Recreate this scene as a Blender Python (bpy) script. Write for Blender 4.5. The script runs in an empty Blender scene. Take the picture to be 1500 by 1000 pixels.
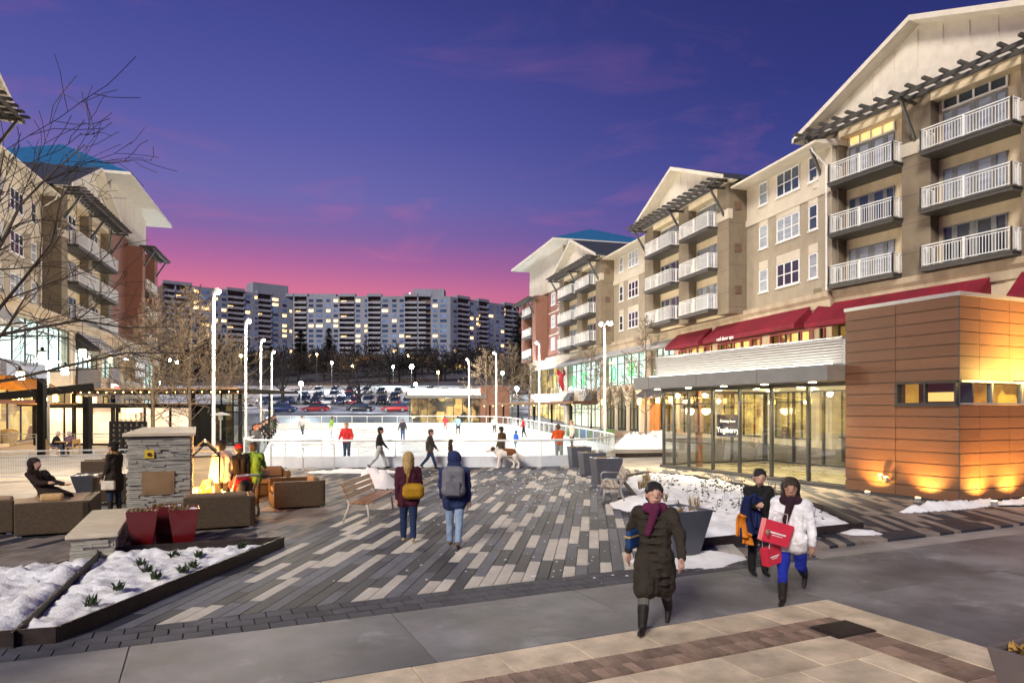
import bpy, bmesh, math, random
from math import sin, cos, pi, radians, atan2, sqrt, hypot
from mathutils import Vector, Matrix, Euler, noise

R = random.Random(7)
scn = bpy.context.scene
COL = scn.collection

# ------------------------------------------------------------------ camera
HC = 2.48                      # eye height above the plaza
cam_d = bpy.data.cameras.new("camera")
cam_d.lens = 24.0; cam_d.sensor_width = 36.0
cam_d.shift_y = 0.0667         # level camera, rising front (verticals stay upright)
cam_d.clip_start = 0.1; cam_d.clip_end = 3000
cam = bpy.data.objects.new("camera", cam_d); COL.objects.link(cam)
cam.location = (0, 0, HC); cam.rotation_euler = (radians(90), 0, 0)
scn.camera = cam

# ------------------------------------------------------------------ render settings
scn.render.engine = 'CYCLES'
scn.cycles.use_denoising = True
try: scn.cycles.denoiser = 'OPENIMAGEDENOISE'
except Exception: pass
scn.cycles.max_bounces = 8; scn.cycles.transparent_max_bounces = 12
scn.cycles.diffuse_bounces = 3; scn.cycles.glossy_bounces = 3; scn.cycles.transmission_bounces = 4
scn.cycles.sample_clamp_indirect = 6.0
scn.cycles.caustics_reflective = False; scn.cycles.caustics_refractive = False
vs = scn.view_settings
vs.view_transform = 'Standard'; vs.look = 'None'; vs.gamma = 1.0; vs.use_curve_mapping = False
vs.exposure = 0.18

def lin(c):
    c /= 255.0
    return c/12.92 if c <= 0.04045 else ((c+0.055)/1.055)**2.4
def C(r, g, b): return (lin(r), lin(g), lin(b), 1.0)

# ------------------------------------------------------------------ world: dusk sky
SUN_EL, SUN_ROT = radians(34), radians(205)
w = bpy.data.worlds.new("World"); scn.world = w; w.use_nodes = True
nt = w.node_tree; nt.nodes.clear()
def N(t, **kw):
    n = nt.nodes.new(t)
    for k, v in kw.items(): setattr(n, k, v)
    return n
L = nt.links.new
tc = N('ShaderNodeTexCoord'); sep = N('ShaderNodeSeparateXYZ'); L(tc.outputs['Generated'], sep.inputs[0])
def ramp(stops):
    n = N('ShaderNodeValToRGB'); e = n.color_ramp.elements
    while len(e) > 1: e.remove(e[-1])
    e[0].position = stops[0][0]; e[0].color = stops[0][1]
    for p, c in stops[1:]:
        x = e.new(p); x.color = c
    return n
# height in the sky -> colour, for the brighter western side and for the darker eastern one
rw = ramp([(0.0, C(150, 74, 106)), (0.12, C(210, 100, 124)), (0.165, C(202, 98, 136)), (0.20, C(168, 90, 148)), (0.24, C(124, 90, 156)), (0.29, C(98, 92, 164)), (0.37, C(74, 77, 156)), (0.45, C(60, 65, 145)), (0.52, C(48, 54, 130)), (0.75, C(46, 44, 108)), (1.0, C(36, 34, 92))])
re_ = ramp([(0.0, C(140, 68, 106)), (0.12, C(190, 88, 130)), (0.165, C(158, 80, 138)), (0.20, C(116, 74, 142)), (0.25, C(70, 65, 143)), (0.32, C(47, 55, 132)), (0.42, C(34, 42, 114)), (0.52, C(27, 36, 100)), (1.0, C(26, 30, 84))])
rbk = ramp([(0.0, C(60, 60, 104)), (0.12, C(84, 80, 140)), (0.25, C(86, 78, 150)), (0.45, C(54, 54, 124)), (1.0, C(28, 32, 88))])
L(sep.outputs['Z'], rbk.inputs[0])
L(sep.outputs['Z'], rw.inputs[0]); L(sep.outputs['Z'], re_.inputs[0])
mr = N('ShaderNodeMapRange'); mr.inputs['From Min'].default_value = -0.35; mr.inputs['From Max'].default_value = 0.5
mr.interpolation_type = 'SMOOTHSTEP'; L(sep.outputs['X'], mr.inputs['Value'])
mixs = N('ShaderNodeMix', data_type='RGBA'); L(mr.outputs[0], mixs.inputs[0]); L(rw.outputs[0], mixs.inputs[6]); L(re_.outputs[0], mixs.inputs[7])
mb_ = N('ShaderNodeMapRange'); mb_.inputs['From Min'].default_value = 0.35; mb_.inputs['From Max'].default_value = -0.45; mb_.interpolation_type = 'SMOOTHSTEP'; L(sep.outputs['Y'], mb_.inputs['Value'])
mixb = N('ShaderNodeMix', data_type='RGBA'); L(mb_.outputs[0], mixb.inputs[0]); L(mixs.outputs[2], mixb.inputs[6]); L(rbk.outputs[0], mixb.inputs[7])
# thin pink cloud streaks
mp = N('ShaderNodeMapping'); mp.inputs['Scale'].default_value = (1.5, 1.5, 5.5); mp.inputs['Rotation'].default_value = (0, radians(14), 0); mp.inputs['Location'].default_value = (0.35, 0.0, 0.2)
L(tc.outputs['Generated'], mp.inputs[0])
nz = N('ShaderNodeTexNoise'); nz.inputs['Scale'].default_value = 2.6; nz.inputs['Detail'].default_value = 7; nz.inputs['Roughness'].default_value = 0.56; nz.inputs['Distortion'].default_value = 0.7
L(mp.outputs[0], nz.inputs[0])
cr = ramp([(0.0, (0, 0, 0, 1)), (0.54, (0, 0, 0, 1)), (0.76, (.6, .6, .6, 1))]); L(nz.outputs[0], cr.inputs[0])
hi = ramp([(0.0, (0.9, 0.9, 0.9, 1)), (0.25, (0.75, 0.75, 0.75, 1)), (0.5, (0.42, 0.42, 0.42, 1)), (0.8, (0, 0, 0, 1))]); L(sep.outputs['Z'], hi.inputs[0])
mul = N('ShaderNodeMath', operation='MULTIPLY'); L(cr.outputs[0], mul.inputs[0]); L(hi.outputs[0], mul.inputs[1])
cl = ramp([(0.0, C(232, 108, 138)), (0.2, C(222, 104, 142)), (0.3, C(158, 92, 150)), (0.55, C(112, 76, 138)), (1.0, C(80, 60, 120))]); L(sep.outputs['Z'], cl.inputs[0])
mixc = N('ShaderNodeMix', data_type='RGBA'); L(mul.outputs[0], mixc.inputs[0]); L(mixb.outputs[2], mixc.inputs[6]); L(cl.outputs[0], mixc.inputs[7])
hsv = N('ShaderNodeHueSaturation'); hsv.inputs['Saturation'].default_value = 0.94; L(mixc.outputs[2], hsv.inputs['Color'])
bg1 = N('ShaderNodeBackground'); L(hsv.outputs[0], bg1.inputs[0]); bg1.inputs[1].default_value = 1.0
sky = N('ShaderNodeTexSky', sky_type='NISHITA'); sky.sun_disc = False
sky.sun_elevation = radians(-4); sky.sun_rotation = radians(-20)      # the real sun: just gone below the horizon ahead
bg2 = N('ShaderNodeBackground'); L(sky.outputs[0], bg2.inputs[0]); bg2.inputs[1].default_value = 0.05
ad = N('ShaderNodeAddShader'); L(bg1.outputs[0], ad.inputs[0]); L(bg2.outputs[0], ad.inputs[1])
wo = N('ShaderNodeOutputWorld'); L(ad.outputs[0], wo.inputs[0])

# soft directional fill from behind the camera, added to brighten ground and facades
sd = bpy.data.lights.new("fill_sun", 'SUN'); sd.energy = 3.3; sd.angle = radians(16); sd.color = (1.0, 0.92, 0.82)
fill_sun = bpy.data.objects.new("fill_sun", sd); COL.objects.link(fill_sun)
_dir = Vector((0.45, 0.90, -0.64)).normalized()     # travels away from the camera, to the right and down
fill_sun.rotation_euler = _dir.to_track_quat('-Z', 'Y').to_euler(); fill_sun.location = (-30, -40, 40)

# ------------------------------------------------------------------ helpers
class MB:
    def __init__(s): s.v = []; s.f = []
    def add(s, vs, fs):
        o = len(s.v); s.v += [tuple(v) for v in vs]; s.f += [tuple(i+o for i in f) for f in fs]; return s
    def box(s, x0, x1, y0, y1, z0, z1):
        return s.add([(x0,y0,z0),(x1,y0,z0),(x1,y1,z0),(x0,y1,z0),(x0,y0,z1),(x1,y0,z1),(x1,y1,z1),(x0,y1,z1)],
                     [(0,3,2,1),(4,5,6,7),(0,1,5,4),(1,2,6,5),(2,3,7,6),(3,0,4,7)])
    def prism(s, poly, z0, z1):
        n = len(poly); a = sum(poly[i][0]*poly[(i+1)%n][1]-poly[(i+1)%n][0]*poly[i][1] for i in range(n))
        if a < 0: poly = poly[::-1]
        vs = [(x,y,z0) for x,y in poly]+[(x,y,z1) for x,y in poly]
        return s.add(vs, [tuple(range(n-1,-1,-1)), tuple(range(n,2*n))]+[(i,(i+1)%n,n+(i+1)%n,n+i) for i in range(n)])
    def xprism(s, poly, x0, x1):
        "profile in (y,z), swept along x"
        n = len(poly); a = sum(poly[i][0]*poly[(i+1)%n][1]-poly[(i+1)%n][0]*poly[i][1] for i in range(n))
        if a < 0: poly = poly[::-1]
        vs = [(x0,y,z) for y,z in poly]+[(x1,y,z) for y,z in poly]
        return s.add(vs, [tuple(range(n-1,-1,-1)), tuple(range(n,2*n))]+[(i,(i+1)%n,n+(i+1)%n,n+i) for i in range(n)])
    def yprism(s, poly, y0, y1):
        "profile in (x,z), swept along y"
        n = len(poly); a = sum(poly[i][0]*poly[(i+1)%n][1]-poly[(i+1)%n][0]*poly[i][1] for i in range(n))
        if a > 0: poly = poly[::-1]
        vs = [(x,y0,z) for x,z in poly]+[(x,y1,z) for x,z in poly]
        return s.add(vs, [tuple(range(n-1,-1,-1)), tuple(range(n,2*n))]+[(i,(i+1)%n,n+(i+1)%n,n+i) for i in range(n)])
    def frustum(s, x0, x1, y0, y1, z0, X0, X1, Y0, Y1, z1):
        return s.add([(x0,y0,z0),(x1,y0,z0),(x1,y1,z0),(x0,y1,z0),(X0,Y0,z1),(X1,Y0,z1),(X1,Y1,z1),(X0,Y1,z1)],
                     [(0,3,2,1),(4,5,6,7),(0,1,5,4),(1,2,6,5),(2,3,7,6),(3,0,4,7)])
    def beam(s, a, b, w, h, up=(0,0,1)):
        a = Vector(a); b = Vector(b); d = (b-a).normalized(); u = Vector(up)
        if abs(d.dot(u)) > 0.98: u = Vector((0,1,0))
        x = d.cross(u).normalized(); y = x.cross(d).normalized()
        vs = [p+x*sx*w/2+y*sy*h/2 for p in (a,b) for sx,sy in ((-1,-1),(1,-1),(1,1),(-1,1))]
        return s.add(vs, [(0,1,2,3),(7,6,5,4),(0,4,5,1),(1,5,6,2),(2,6,7,3),(3,7,4,0)])
    def tube(s, pts, rad, n=6, caps=True):
        pts = [Vector(p) for p in pts]
        if not isinstance(rad, (list, tuple)): rad = [rad]*len(pts)
        o = len(s.v); m = len(pts); prev = None
        for i, p in enumerate(pts):
            d = (pts[min(i+1,m-1)]-pts[max(i-1,0)])
            d = d.normalized() if d.length > 1e-9 else Vector((0,0,1))
            if prev is None:
                x = d.orthogonal().normalized()
            else:
                x = prev-d*prev.dot(d); x = x.normalized() if x.length > 1e-6 else d.orthogonal().normalized()
            prev = x; y = d.cross(x)
            for k in range(n):
                t = 2*pi*k/n; s.v.append(tuple(p+(x*cos(t)+y*sin(t))*rad[i]))
        for i in range(m-1):
            for k in range(n):
                a = o+i*n+k; b = o+i*n+(k+1)%n; s.f.append((a,b,b+n,a+n))
        if caps:
            s.f.append(tuple(o+k for k in range(n-1,-1,-1))); s.f.append(tuple(o+(m-1)*n+k for k in range(n)))
        return s
    def cyl(s, c, r, z0, z1, n=12, r1=None):
        return s.tube([(c[0],c[1],z0),(c[0],c[1],z1)], [r, r if r1 is None else r1], n)
    def ell(s, c, r, M=None, nu=10, nv=7):
        c = Vector(c); o = len(s.v); rows = []
        for j in range(nv+1):
            ph = pi*j/nv; row = []
            for i in range(nu if 0 < j < nv else 1):
                t = 2*pi*i/nu
                p = Vector((r[0]*sin(ph)*cos(t), r[1]*sin(ph)*sin(t), r[2]*cos(ph)))
                if M is not None: p = M @ p
                row.append(len(s.v)); s.v.append(tuple(c+p))
            rows.append(row)
        for j in range(nv):
            a, b = rows[j], rows[j+1]
            for i in range(nu):
                k = (i+1) % nu
                if len(a) == 1: s.f.append((a[0], b[i], b[k]))
                elif len(b) == 1: s.f.append((a[i], b[0], a[k]))
                else: s.f.append((a[i], b[i], b[k], a[k]))
        return s
    def cap(s, a, b, ra, rb, n=9):
        a = Vector(a); b = Vector(b); d = b-a
        if d.length < 1e-5: return s.ell(a, (ra,ra,ra))
        d.normalize()
        pts = [a-d*ra*.98, a-d*ra*.8, a-d*ra*.45, a, b, b+d*rb*.45, b+d*rb*.8, b+d*rb*.98]
        return s.tube(pts, [ra*.15, ra*.6, ra*.89, ra, rb, rb*.89, rb*.6, rb*.15], n)
    def mesh(s, name, mat=None, smooth=False):
        me = bpy.data.meshes.new(name); me.from_pydata(s.v, [], s.f); me.validate(); 
        if mat: me.materials.append(mat)
        if smooth: me.polygons.foreach_set('use_smooth', [True]*len(me.polygons))
        me.update(); return me
    def build(s, name, mat=None, parent=None, loc=(0,0,0), rz=0.0, smooth=False, bevel=0):
        return place(s.mesh(name, mat, smooth), name, parent, loc, rz, bevel)

def place(me, name, parent=None, loc=(0,0,0), rz=0.0, bevel=0):
    o = bpy.data.objects.new(name, me); COL.objects.link(o)
    o.location = loc; o.rotation_euler = (0,0,rz)
    if parent is not None: o.parent = parent
    if bevel:
        b = o.modifiers.new('bevel', 'BEVEL'); b.width = bevel; b.segments = 2; b.limit_method = 'ANGLE'; b.angle_limit = radians(40)
    return o
def thing(name, label, cat, loc=(0,0,0), rz=0, group=None):
    o = bpy.data.objects.new(name, None); COL.objects.link(o); o.empty_display_size = .2
    o.location = loc; o.rotation_euler = (0,0,rz); return tag(o, label, cat, group)
def tag(o, label, cat, group=None, kind=None):
    o['label'] = label; o['category'] = cat
    if group: o['group'] = group
    if kind: o['kind'] = kind
    return o
def struct(o, label=None):
    o['kind'] = 'structure'
    if label: o['label'] = label
    return o
def stuff(o, label, cat):
    return tag(o, label, cat, None, 'stuff')
def copy_tree(o, parent=None):
    c = o.copy(); COL.objects.link(c); c.parent = parent
    for ch in list(o.children): copy_tree(ch, c)
    return c

class Frame:
    "local frame: x along, y outward (to the left of x), z up"
    def __init__(s, ox, oy, ang, oz=0.0): s.o = Vector((ox,oy,oz)); s.a = ang
    def w(s, x, y, z=0.0):
        return Vector((s.o.x+x*cos(s.a)-y*sin(s.a), s.o.y+x*sin(s.a)+y*cos(s.a), s.o.z+z))
def put(mb, name, mat, F, parent, off=(0,0,0), smooth=False, bevel=0):
    "builds mb (or places a shared mesh) in frame F as a child of parent (an unrotated Empty)"
    p = F.w(*off)
    if parent is not None: p = p-Vector(parent.location)
    me = mb.mesh(name, mat, smooth) if isinstance(mb, MB) else mb
    return place(me, name, parent, p, F.a, bevel)

def gz(y): return 0.009*max(0.0, y-22.0)
def Z_of(py, z=0.0): return (HC-z)*1000.0/(py-600.0)
def at(px, Y, py=None, z=None):
    X = (px-750.0)/1000.0*Y
    zz = z if z is not None else (HC-(py-600.0)/1000.0*Y if py is not None else gz(Y))
    return Vector((X, Y, zz))

# ------------------------------------------------------------------ materials
MATS = {}
def pmat(name, c, rough=.75, var=.12, scale=3.0, bump=.15, bscale=40.0, metal=0.0, rand=0.0, spec=.4, stretch=(1,1,1), c2=None, det=5.0, coat=0.0, dirt=0.0, salt=None):
    if name in MATS: return MATS[name]
    m = bpy.data.materials.new(name); m.use_nodes = True; t = m.node_tree; b = t.nodes['Principled BSDF']
    b.inputs['Roughness'].default_value = rough; b.inputs['Metallic'].default_value = metal
    b.inputs['Specular IOR Level'].default_value = spec
    if coat: b.inputs['Coat Weight'].default_value = coat; b.inputs['Coat Roughness'].default_value = .12
    if len(c) == 3: c = (*c, 1)
    co = t.nodes.new('ShaderNodeTexCoord'); mpn = t.nodes.new('ShaderNodeMapping'); mpn.inputs['Scale'].default_value = stretch
    oi = t.nodes.new('ShaderNodeObjectInfo')
    va = t.nodes.new('ShaderNodeVectorMath'); va.operation = 'ADD'
    sc_ = t.nodes.new('ShaderNodeVectorMath'); sc_.operation = 'SCALE'; sc_.inputs['Scale'].default_value = 1.0
    cx = t.nodes.new('ShaderNodeCombineXYZ')
    mm = t.nodes.new('ShaderNodeMath'); mm.operation = 'MULTIPLY'; mm.inputs[1].default_value = 37.0
    t.links.new(oi.outputs['Random'], mm.inputs[0])
    for k in range(3): t.links.new(mm.outputs[0], cx.inputs[k])
    t.links.new(co.outputs['Object'], mpn.inputs[0]); t.links.new(mpn.outputs[0], va.inputs[0]); t.links.new(cx.outputs[0], va.inputs[1])
    n1 = t.nodes.new('ShaderNodeTexNoise'); n1.inputs['Scale'].default_value = scale; n1.inputs['Detail'].default_value = det; n1.inputs['Roughness'].default_value = .6
    t.links.new(va.outputs[0], n1.inputs['Vector'])
    rp = t.nodes.new('ShaderNodeValToRGB'); e = rp.color_ramp.elements
    if c2 is None:
        a = tuple(max(0, x*(1-var*1.6)) for x in c[:3])+(1,); d = tuple(min(1, x*(1+var*1.6)) for x in c[:3])+(1,)
    else: a = c; d = c2 if len(c2) == 4 else (*c2, 1)
    e[0].position = .3; e[0].color = a; e[1].position = .7; e[1].color = d
    t.links.new(n1.outputs[0], rp.inputs[0]); last = rp.outputs[0]
    if rand:
        hs = t.nodes.new('ShaderNodeHueSaturation'); mr_ = t.nodes.new('ShaderNodeMapRange')
        mr_.inputs['To Min'].default_value = 1-rand; mr_.inputs['To Max'].default_value = 1+rand
        t.links.new(oi.outputs['Random'], mr_.inputs[0]); t.links.new(mr_.outputs[0], hs.inputs['Value']); t.links.new(last, hs.inputs['Color']); last = hs.outputs[0]
    if dirt:
        n3 = t.nodes.new('ShaderNodeTexNoise'); n3.inputs['Scale'].default_value = .55; n3.inputs['Detail'].default_value = 7; n3.inputs['Roughness'].default_value = .65
        mp3 = t.nodes.new('ShaderNodeMapping'); mp3.inputs['Scale'].default_value = (1.6,1.6,.35); t.links.new(co.outputs['Object'], mp3.inputs[0]); t.links.new(mp3.outputs[0], n3.inputs['Vector'])
        r3 = t.nodes.new('ShaderNodeValToRGB'); r3.color_ramp.elements[0].position = .42; r3.color_ramp.elements[0].color = (1,1,1,1)
        r3.color_ramp.elements[1].position = .75; r3.color_ramp.elements[1].color = (1-dirt,1-dirt*1.1,1-dirt*1.2,1)
        t.links.new(n3.outputs[0], r3.inputs[0])
        mx = t.nodes.new('ShaderNodeMix'); mx.data_type = 'RGBA'; mx.blend_type = 'MULTIPLY'; mx.inputs[0].default_value = 1
        t.links.new(last, mx.inputs[6]); t.links.new(r3.outputs[0], mx.inputs[7]); last = mx.outputs[2]
    if salt:
        n4 = t.nodes.new('ShaderNodeTexNoise'); n4.inputs['Scale'].default_value = salt[0]; n4.inputs['Detail'].default_value = 9; n4.inputs['Roughness'].default_value = .7; n4.inputs['Distortion'].default_value = .4
        ge_ = t.nodes.new('ShaderNodeNewGeometry'); t.links.new(ge_.outputs['Position'], n4.inputs['Vector'])
        r4 = t.nodes.new('ShaderNodeValToRGB'); r4.color_ramp.elements[0].position = salt[1]; r4.color_ramp.elements[0].color = (0,0,0,1); r4.color_ramp.elements[1].position = salt[1]+.14; r4.color_ramp.elements[1].color = (salt[2],salt[2],salt[2],1)
        t.links.new(n4.outputs[0], r4.inputs[0]); m4 = t.nodes.new('ShaderNodeMix'); m4.data_type = 'RGBA'; m4.inputs[7].default_value = (.42,.41,.42,1)
        t.links.new(r4.outputs[0], m4.inputs[0]); t.links.new(last, m4.inputs[6])
        # wet, darker patches
        n5 = t.nodes.new('ShaderNodeTexNoise'); n5.inputs['Scale'].default_value = salt[0]*.45; n5.inputs['Detail'].default_value = 6; t.links.new(ge_.outputs['Position'], n5.inputs['Vector'])
        r5 = t.nodes.new('ShaderNodeValToRGB'); r5.color_ramp.elements[0].position = .42; r5.color_ramp.elements[0].color = (.62,.62,.64,1); r5.color_ramp.elements[1].position = .58; r5.color_ramp.elements[1].color = (1,1,1,1); t.links.new(n5.outputs[0], r5.inputs[0])
        m5 = t.nodes.new('ShaderNodeMix'); m5.data_type = 'RGBA'; m5.blend_type = 'MULTIPLY'; m5.inputs[0].default_value = 1; t.links.new(m4.outputs[2], m5.inputs[6]); t.links.new(r5.outputs[0], m5.inputs[7]); last = m5.outputs[2]
    t.links.new(last, b.inputs['Base Color'])
    if bump:
        n2 = t.nodes.new('ShaderNodeTexNoise'); n2.inputs['Scale'].default_value = bscale; n2.inputs['Detail'].default_value = 4
        t.links.new(va.outputs[0], n2.inputs['Vector'])
        bp = t.nodes.new('ShaderNodeBump'); bp.inputs['Strength'].default_value = bump; bp.inputs['Distance'].default_value = .02
        t.links.new(n2.outputs[0], bp.inputs['Height']); t.links.new(bp.outputs[0], b.inputs['Normal'])
        rr = t.nodes.new('ShaderNodeMapRange'); rr.inputs['To Min'].default_value = max(.02, rough-.12); rr.inputs['To Max'].default_value = min(1, rough+.1)
        t.links.new(n1.outputs[0], rr.inputs[0]); t.links.new(rr.outputs[0], b.inputs['Roughness'])
    MATS[name] = m; return m
def em(name, c, s):
    if name in MATS: return MATS[name]
    m = bpy.data.materials.new(name); m.use_nodes = True; t = m.node_tree; b = t.nodes['Principled BSDF']
    if len(c) == 3: c = (*c, 1)
    b.inputs['Base Color'].default_value = c; b.inputs['Emission Color'].default_value = c; b.inputs['Emission Strength'].default_value = s
    MATS[name] = m; return m
def em_noise(name, c1, c2, s, scale=1.2, stretch=(1,1,1), lo=.35, hi=.65):
    "a lit interior: uneven emission"
    m = em(name, c1, s); t = m.node_tree; b = t.nodes['Principled BSDF']
    co = t.nodes.new('ShaderNodeTexCoord'); mpn = t.nodes.new('ShaderNodeMapping'); mpn.inputs['Scale'].default_value = stretch
    n = t.nodes.new('ShaderNodeTexVoronoi'); n.inputs['Scale'].default_value = scale; n.distance = 'CHEBYCHEV'
    n2 = t.nodes.new('ShaderNodeTexNoise'); n2.inputs['Scale'].default_value = scale*1.7; n2.inputs['Detail'].default_value = 4
    t.links.new(co.outputs['Object'], mpn.inputs[0]); t.links.new(mpn.outputs[0], n.inputs['Vector']); t.links.new(mpn.outputs[0], n2.inputs['Vector'])
    rp = t.nodes.new('ShaderNodeValToRGB'); e = rp.color_ramp.elements
    e[0].position = lo; e[0].color = (*c1[:3],1); e[1].position = hi; e[1].color = (*c2[:3],1)
    mx = t.nodes.new('ShaderNodeMix'); mx.data_type = 'RGBA'; mx.inputs[0].default_value = .45
    t.links.new(n.outputs['Color'], mx.inputs[6]); t.links.new(n2.outputs[0], mx.inputs[7]); t.links.new(mx.outputs[2], rp.inputs[0])
    t.links.new(rp.outputs[0], b.inputs['Emission Color']); t.links.new(rp.outputs[0], b.inputs['Base Color']); return m
def glass(name, tint=(.9,.95,.95), refl=.12, rough=.02):
    if name in MATS: return MATS[name]
    m = bpy.data.materials.new(name); m.use_nodes = True; t = m.node_tree; t.nodes.clear()
    g = t.nodes.new('ShaderNodeBsdfGlossy'); g.inputs['Roughness'].default_value = rough
    tr = t.nodes.new('ShaderNodeBsdfTransparent'); tr.inputs[0].default_value = (*tint,1)
    fr = t.nodes.new('ShaderNodeFresnel'); fr.inputs[0].default_value = 1.5
    ad_ = t.nodes.new('ShaderNodeMath'); ad_.operation = 'ADD'; ad_.use_clamp = True; ad_.inputs[1].default_value = refl
    t.links.new(fr.outputs[0], ad_.inputs[0])
    ge = t.nodes.new('ShaderNodeNewGeometry'); iv = t.nodes.new('ShaderNodeMath'); iv.operation = 'SUBTRACT'; iv.inputs[0].default_value = 1.0; t.links.new(ge.outputs['Backfacing'], iv.inputs[1])
    mu = t.nodes.new('ShaderNodeMath'); mu.operation = 'MULTIPLY'; t.links.new(ad_.outputs[0], mu.inputs[0]); t.links.new(iv.outputs[0], mu.inputs[1])
    mx = t.nodes.new('ShaderNodeMixShader'); t.links.new(mu.outputs[0], mx.inputs[0]); t.links.new(tr.outputs[0], mx.inputs[1]); t.links.new(g.outputs[0], mx.inputs[2])
    o = t.nodes.new('ShaderNodeOutputMaterial'); t.links.new(mx.outputs[0], o.inputs[0])
    MATS[name] = m; return m
def brickmat(name, c1, c2, mortar, bw=.22, bh=.075, rough=.8):
    if name in MATS: return MATS[name]
    m = pmat(name, c1, rough, bump=0); t = m.node_tree; b = t.nodes['Principled BSDF']
    co = t.nodes.new('ShaderNodeTexCoord'); sp = t.nodes.new('ShaderNodeSeparateXYZ'); cb = t.nodes.new('ShaderNodeCombineXYZ')
    a = t.nodes.new('ShaderNodeMath'); a.operation = 'ADD'
    t.links.new(co.outputs['Object'], sp.inputs[0]); t.links.new(sp.outputs[0], a.inputs[0]); t.links.new(sp.outputs[1], a.inputs[1])
    t.links.new(a.outputs[0], cb.inputs[0]); t.links.new(sp.outputs[2], cb.inputs[1])
    bt = t.nodes.new('ShaderNodeTexBrick'); bt.inputs['Scale'].default_value = 1; bt.inputs['Brick Width'].default_value = bw; bt.inputs['Row Height'].default_value = bh
    bt.inputs['Mortar Size'].default_value = .008; bt.inputs['Color1'].default_value = (*c1[:3],1); bt.inputs['Color2'].default_value = (*c2[:3],1); bt.inputs['Mortar'].default_value = (*mortar[:3],1)
    t.links.new(cb.outputs[0], bt.inputs[0]); t.links.new(bt.outputs[0], b.inputs['Base Color'])
    bp = t.nodes.new('ShaderNodeBump'); bp.inputs['Strength'].default_value = .4; bp.inputs['Distance'].default_value = .01; bp.invert = True
    t.links.new(bt.outputs['Fac'], bp.inputs['Height']); t.links.new(bp.outputs[0], b.inputs['Normal']); return m
def text(body, name, mat, parent, loc, rot, size, ext=.01, align='CENTER'):
    cu = bpy.data.curves.new(name, 'FONT'); cu.body = body; cu.size = size; cu.extrude = ext; cu.align_x = align; cu.align_y = 'CENTER'
    tmp = bpy.data.objects.new('tmp', cu); COL.objects.link(tmp)
    me = bpy.data.meshes.new_from_object(tmp.evaluated_get(bpy.context.evaluated_depsgraph_get()))
    bpy.data.objects.remove(tmp); bpy.data.curves.remove(cu)
    me.materials.clear(); me.materials.append(mat); me.name = name
    o = place(me, name, parent, loc); o.rotation_euler = rot
    return o
def lamp(name, parent, loc, energy, color, radius=.15, spot=None, direction=None, blend=.5):
    d = bpy.data.lights.new(name, 'SPOT' if spot else 'POINT'); d.energy = energy; d.color = color; d.shadow_soft_size = radius
    if spot: d.spot_size = spot; d.spot_blend = blend
    o = bpy.data.objects.new(name, d); COL.objects.link(o); o.location = loc
    if direction is not None: o.rotation_euler = Vector(direction).to_track_quat('-Z','Y').to_euler()
    if parent is not None: o.parent = parent
    return o
# ================================================================== ground and paving
snow_m = pmat('snow', (.72,.70,.67), .75, 0, 2.2, .5, 32, spec=.2, c2=(.88,.89,.90), det=8)
soil_m = pmat('dark_ground', (.035,.035,.04), .9, .3, .2, .3, 2)
def HT(y):
    if y < 85: return gz(y)-.07
    if y < 108: return .497+(y-85)*.0609
    if y < 205: return 1.9+(y-108)*.0804
    if y < 380: return 9.7+(y-205)*.116
    return 30+min((y-380)*.03, 8)
def HX(x, y):
    h = HT(y)
    if y > 205: h += 1.6*noise.noise(Vector((x*.02, y*.02, 0)))*min(1, (y-205)/40)
    return h
def sheet(name, xs, ys, dz, mat, f=HX):
    mb = MB(); n = len(xs)
    for y in ys:
        for x in xs: mb.v.append((x, y, f(x, y)+dz))
    for j in range(len(ys)-1):
        for i in range(n-1): mb.f.append((j*n+i, j*n+i+1, (j+1)*n+i+1, (j+1)*n+i))
    return struct(mb.build(name, mat, smooth=True))
def rng(a, b, n): return [a+(b-a)*i/n for i in range(n+1)]
sheet('ground', [-600,-350,-200]+rng(-150,150,30)+[200,350,600], [-40,0,22,40,60,85,96,108,130,160,190,205]+rng(215,395,18)+[450,600,900], -.12,
      pmat('hill_ground', (.022,.022,.026), .95, .3, .05, 0, c2=(.10,.10,.12)))
plaza_m = pmat('plaza_concrete', (.30,.275,.25), .7, .18, .6, .2, 25, dirt=.4)
sheet('plaza_pavement', rng(-60,60,12), [-12,4,22,30,40,55,70,85], .0, plaza_m, lambda x,y: gz(y)-.055)
street_m = pmat('street_asphalt', (.06,.06,.065), .7, .3, .3, .2, 8)
sheet('street', rng(-140,140,14), [85,90,96,102,108], .02, street_m)
def mix_snow(name, base, lo, hi, scale):
    return pmat(name, base, .8, 0, scale, .3, 3, c2=(.62,.64,.70)) if False else _ms(name, base, lo, hi, scale)
def _ms(name, base, lo, hi, scale):
    m = pmat(name, base, .8, 0, scale, .3, 3, c2=(.60,.62,.68)); r = [n for n in m.node_tree.nodes if n.type == 'VALTORGB'][0]
    r.color_ramp.elements[0].position = lo; r.color_ramp.elements[1].position = hi; return m
sheet('parking_lot', rng(-140,140,28), rng(108,205,24), .03, _ms('lot_snow', (.09,.09,.10), .40, .56, .16))

FU = Frame(0, 0, radians(24.7))        # plaza grid: x along the front walk, y across it
FPL = Frame(0, 0, atan2(1, .12))       # run of the plank pavers
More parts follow.
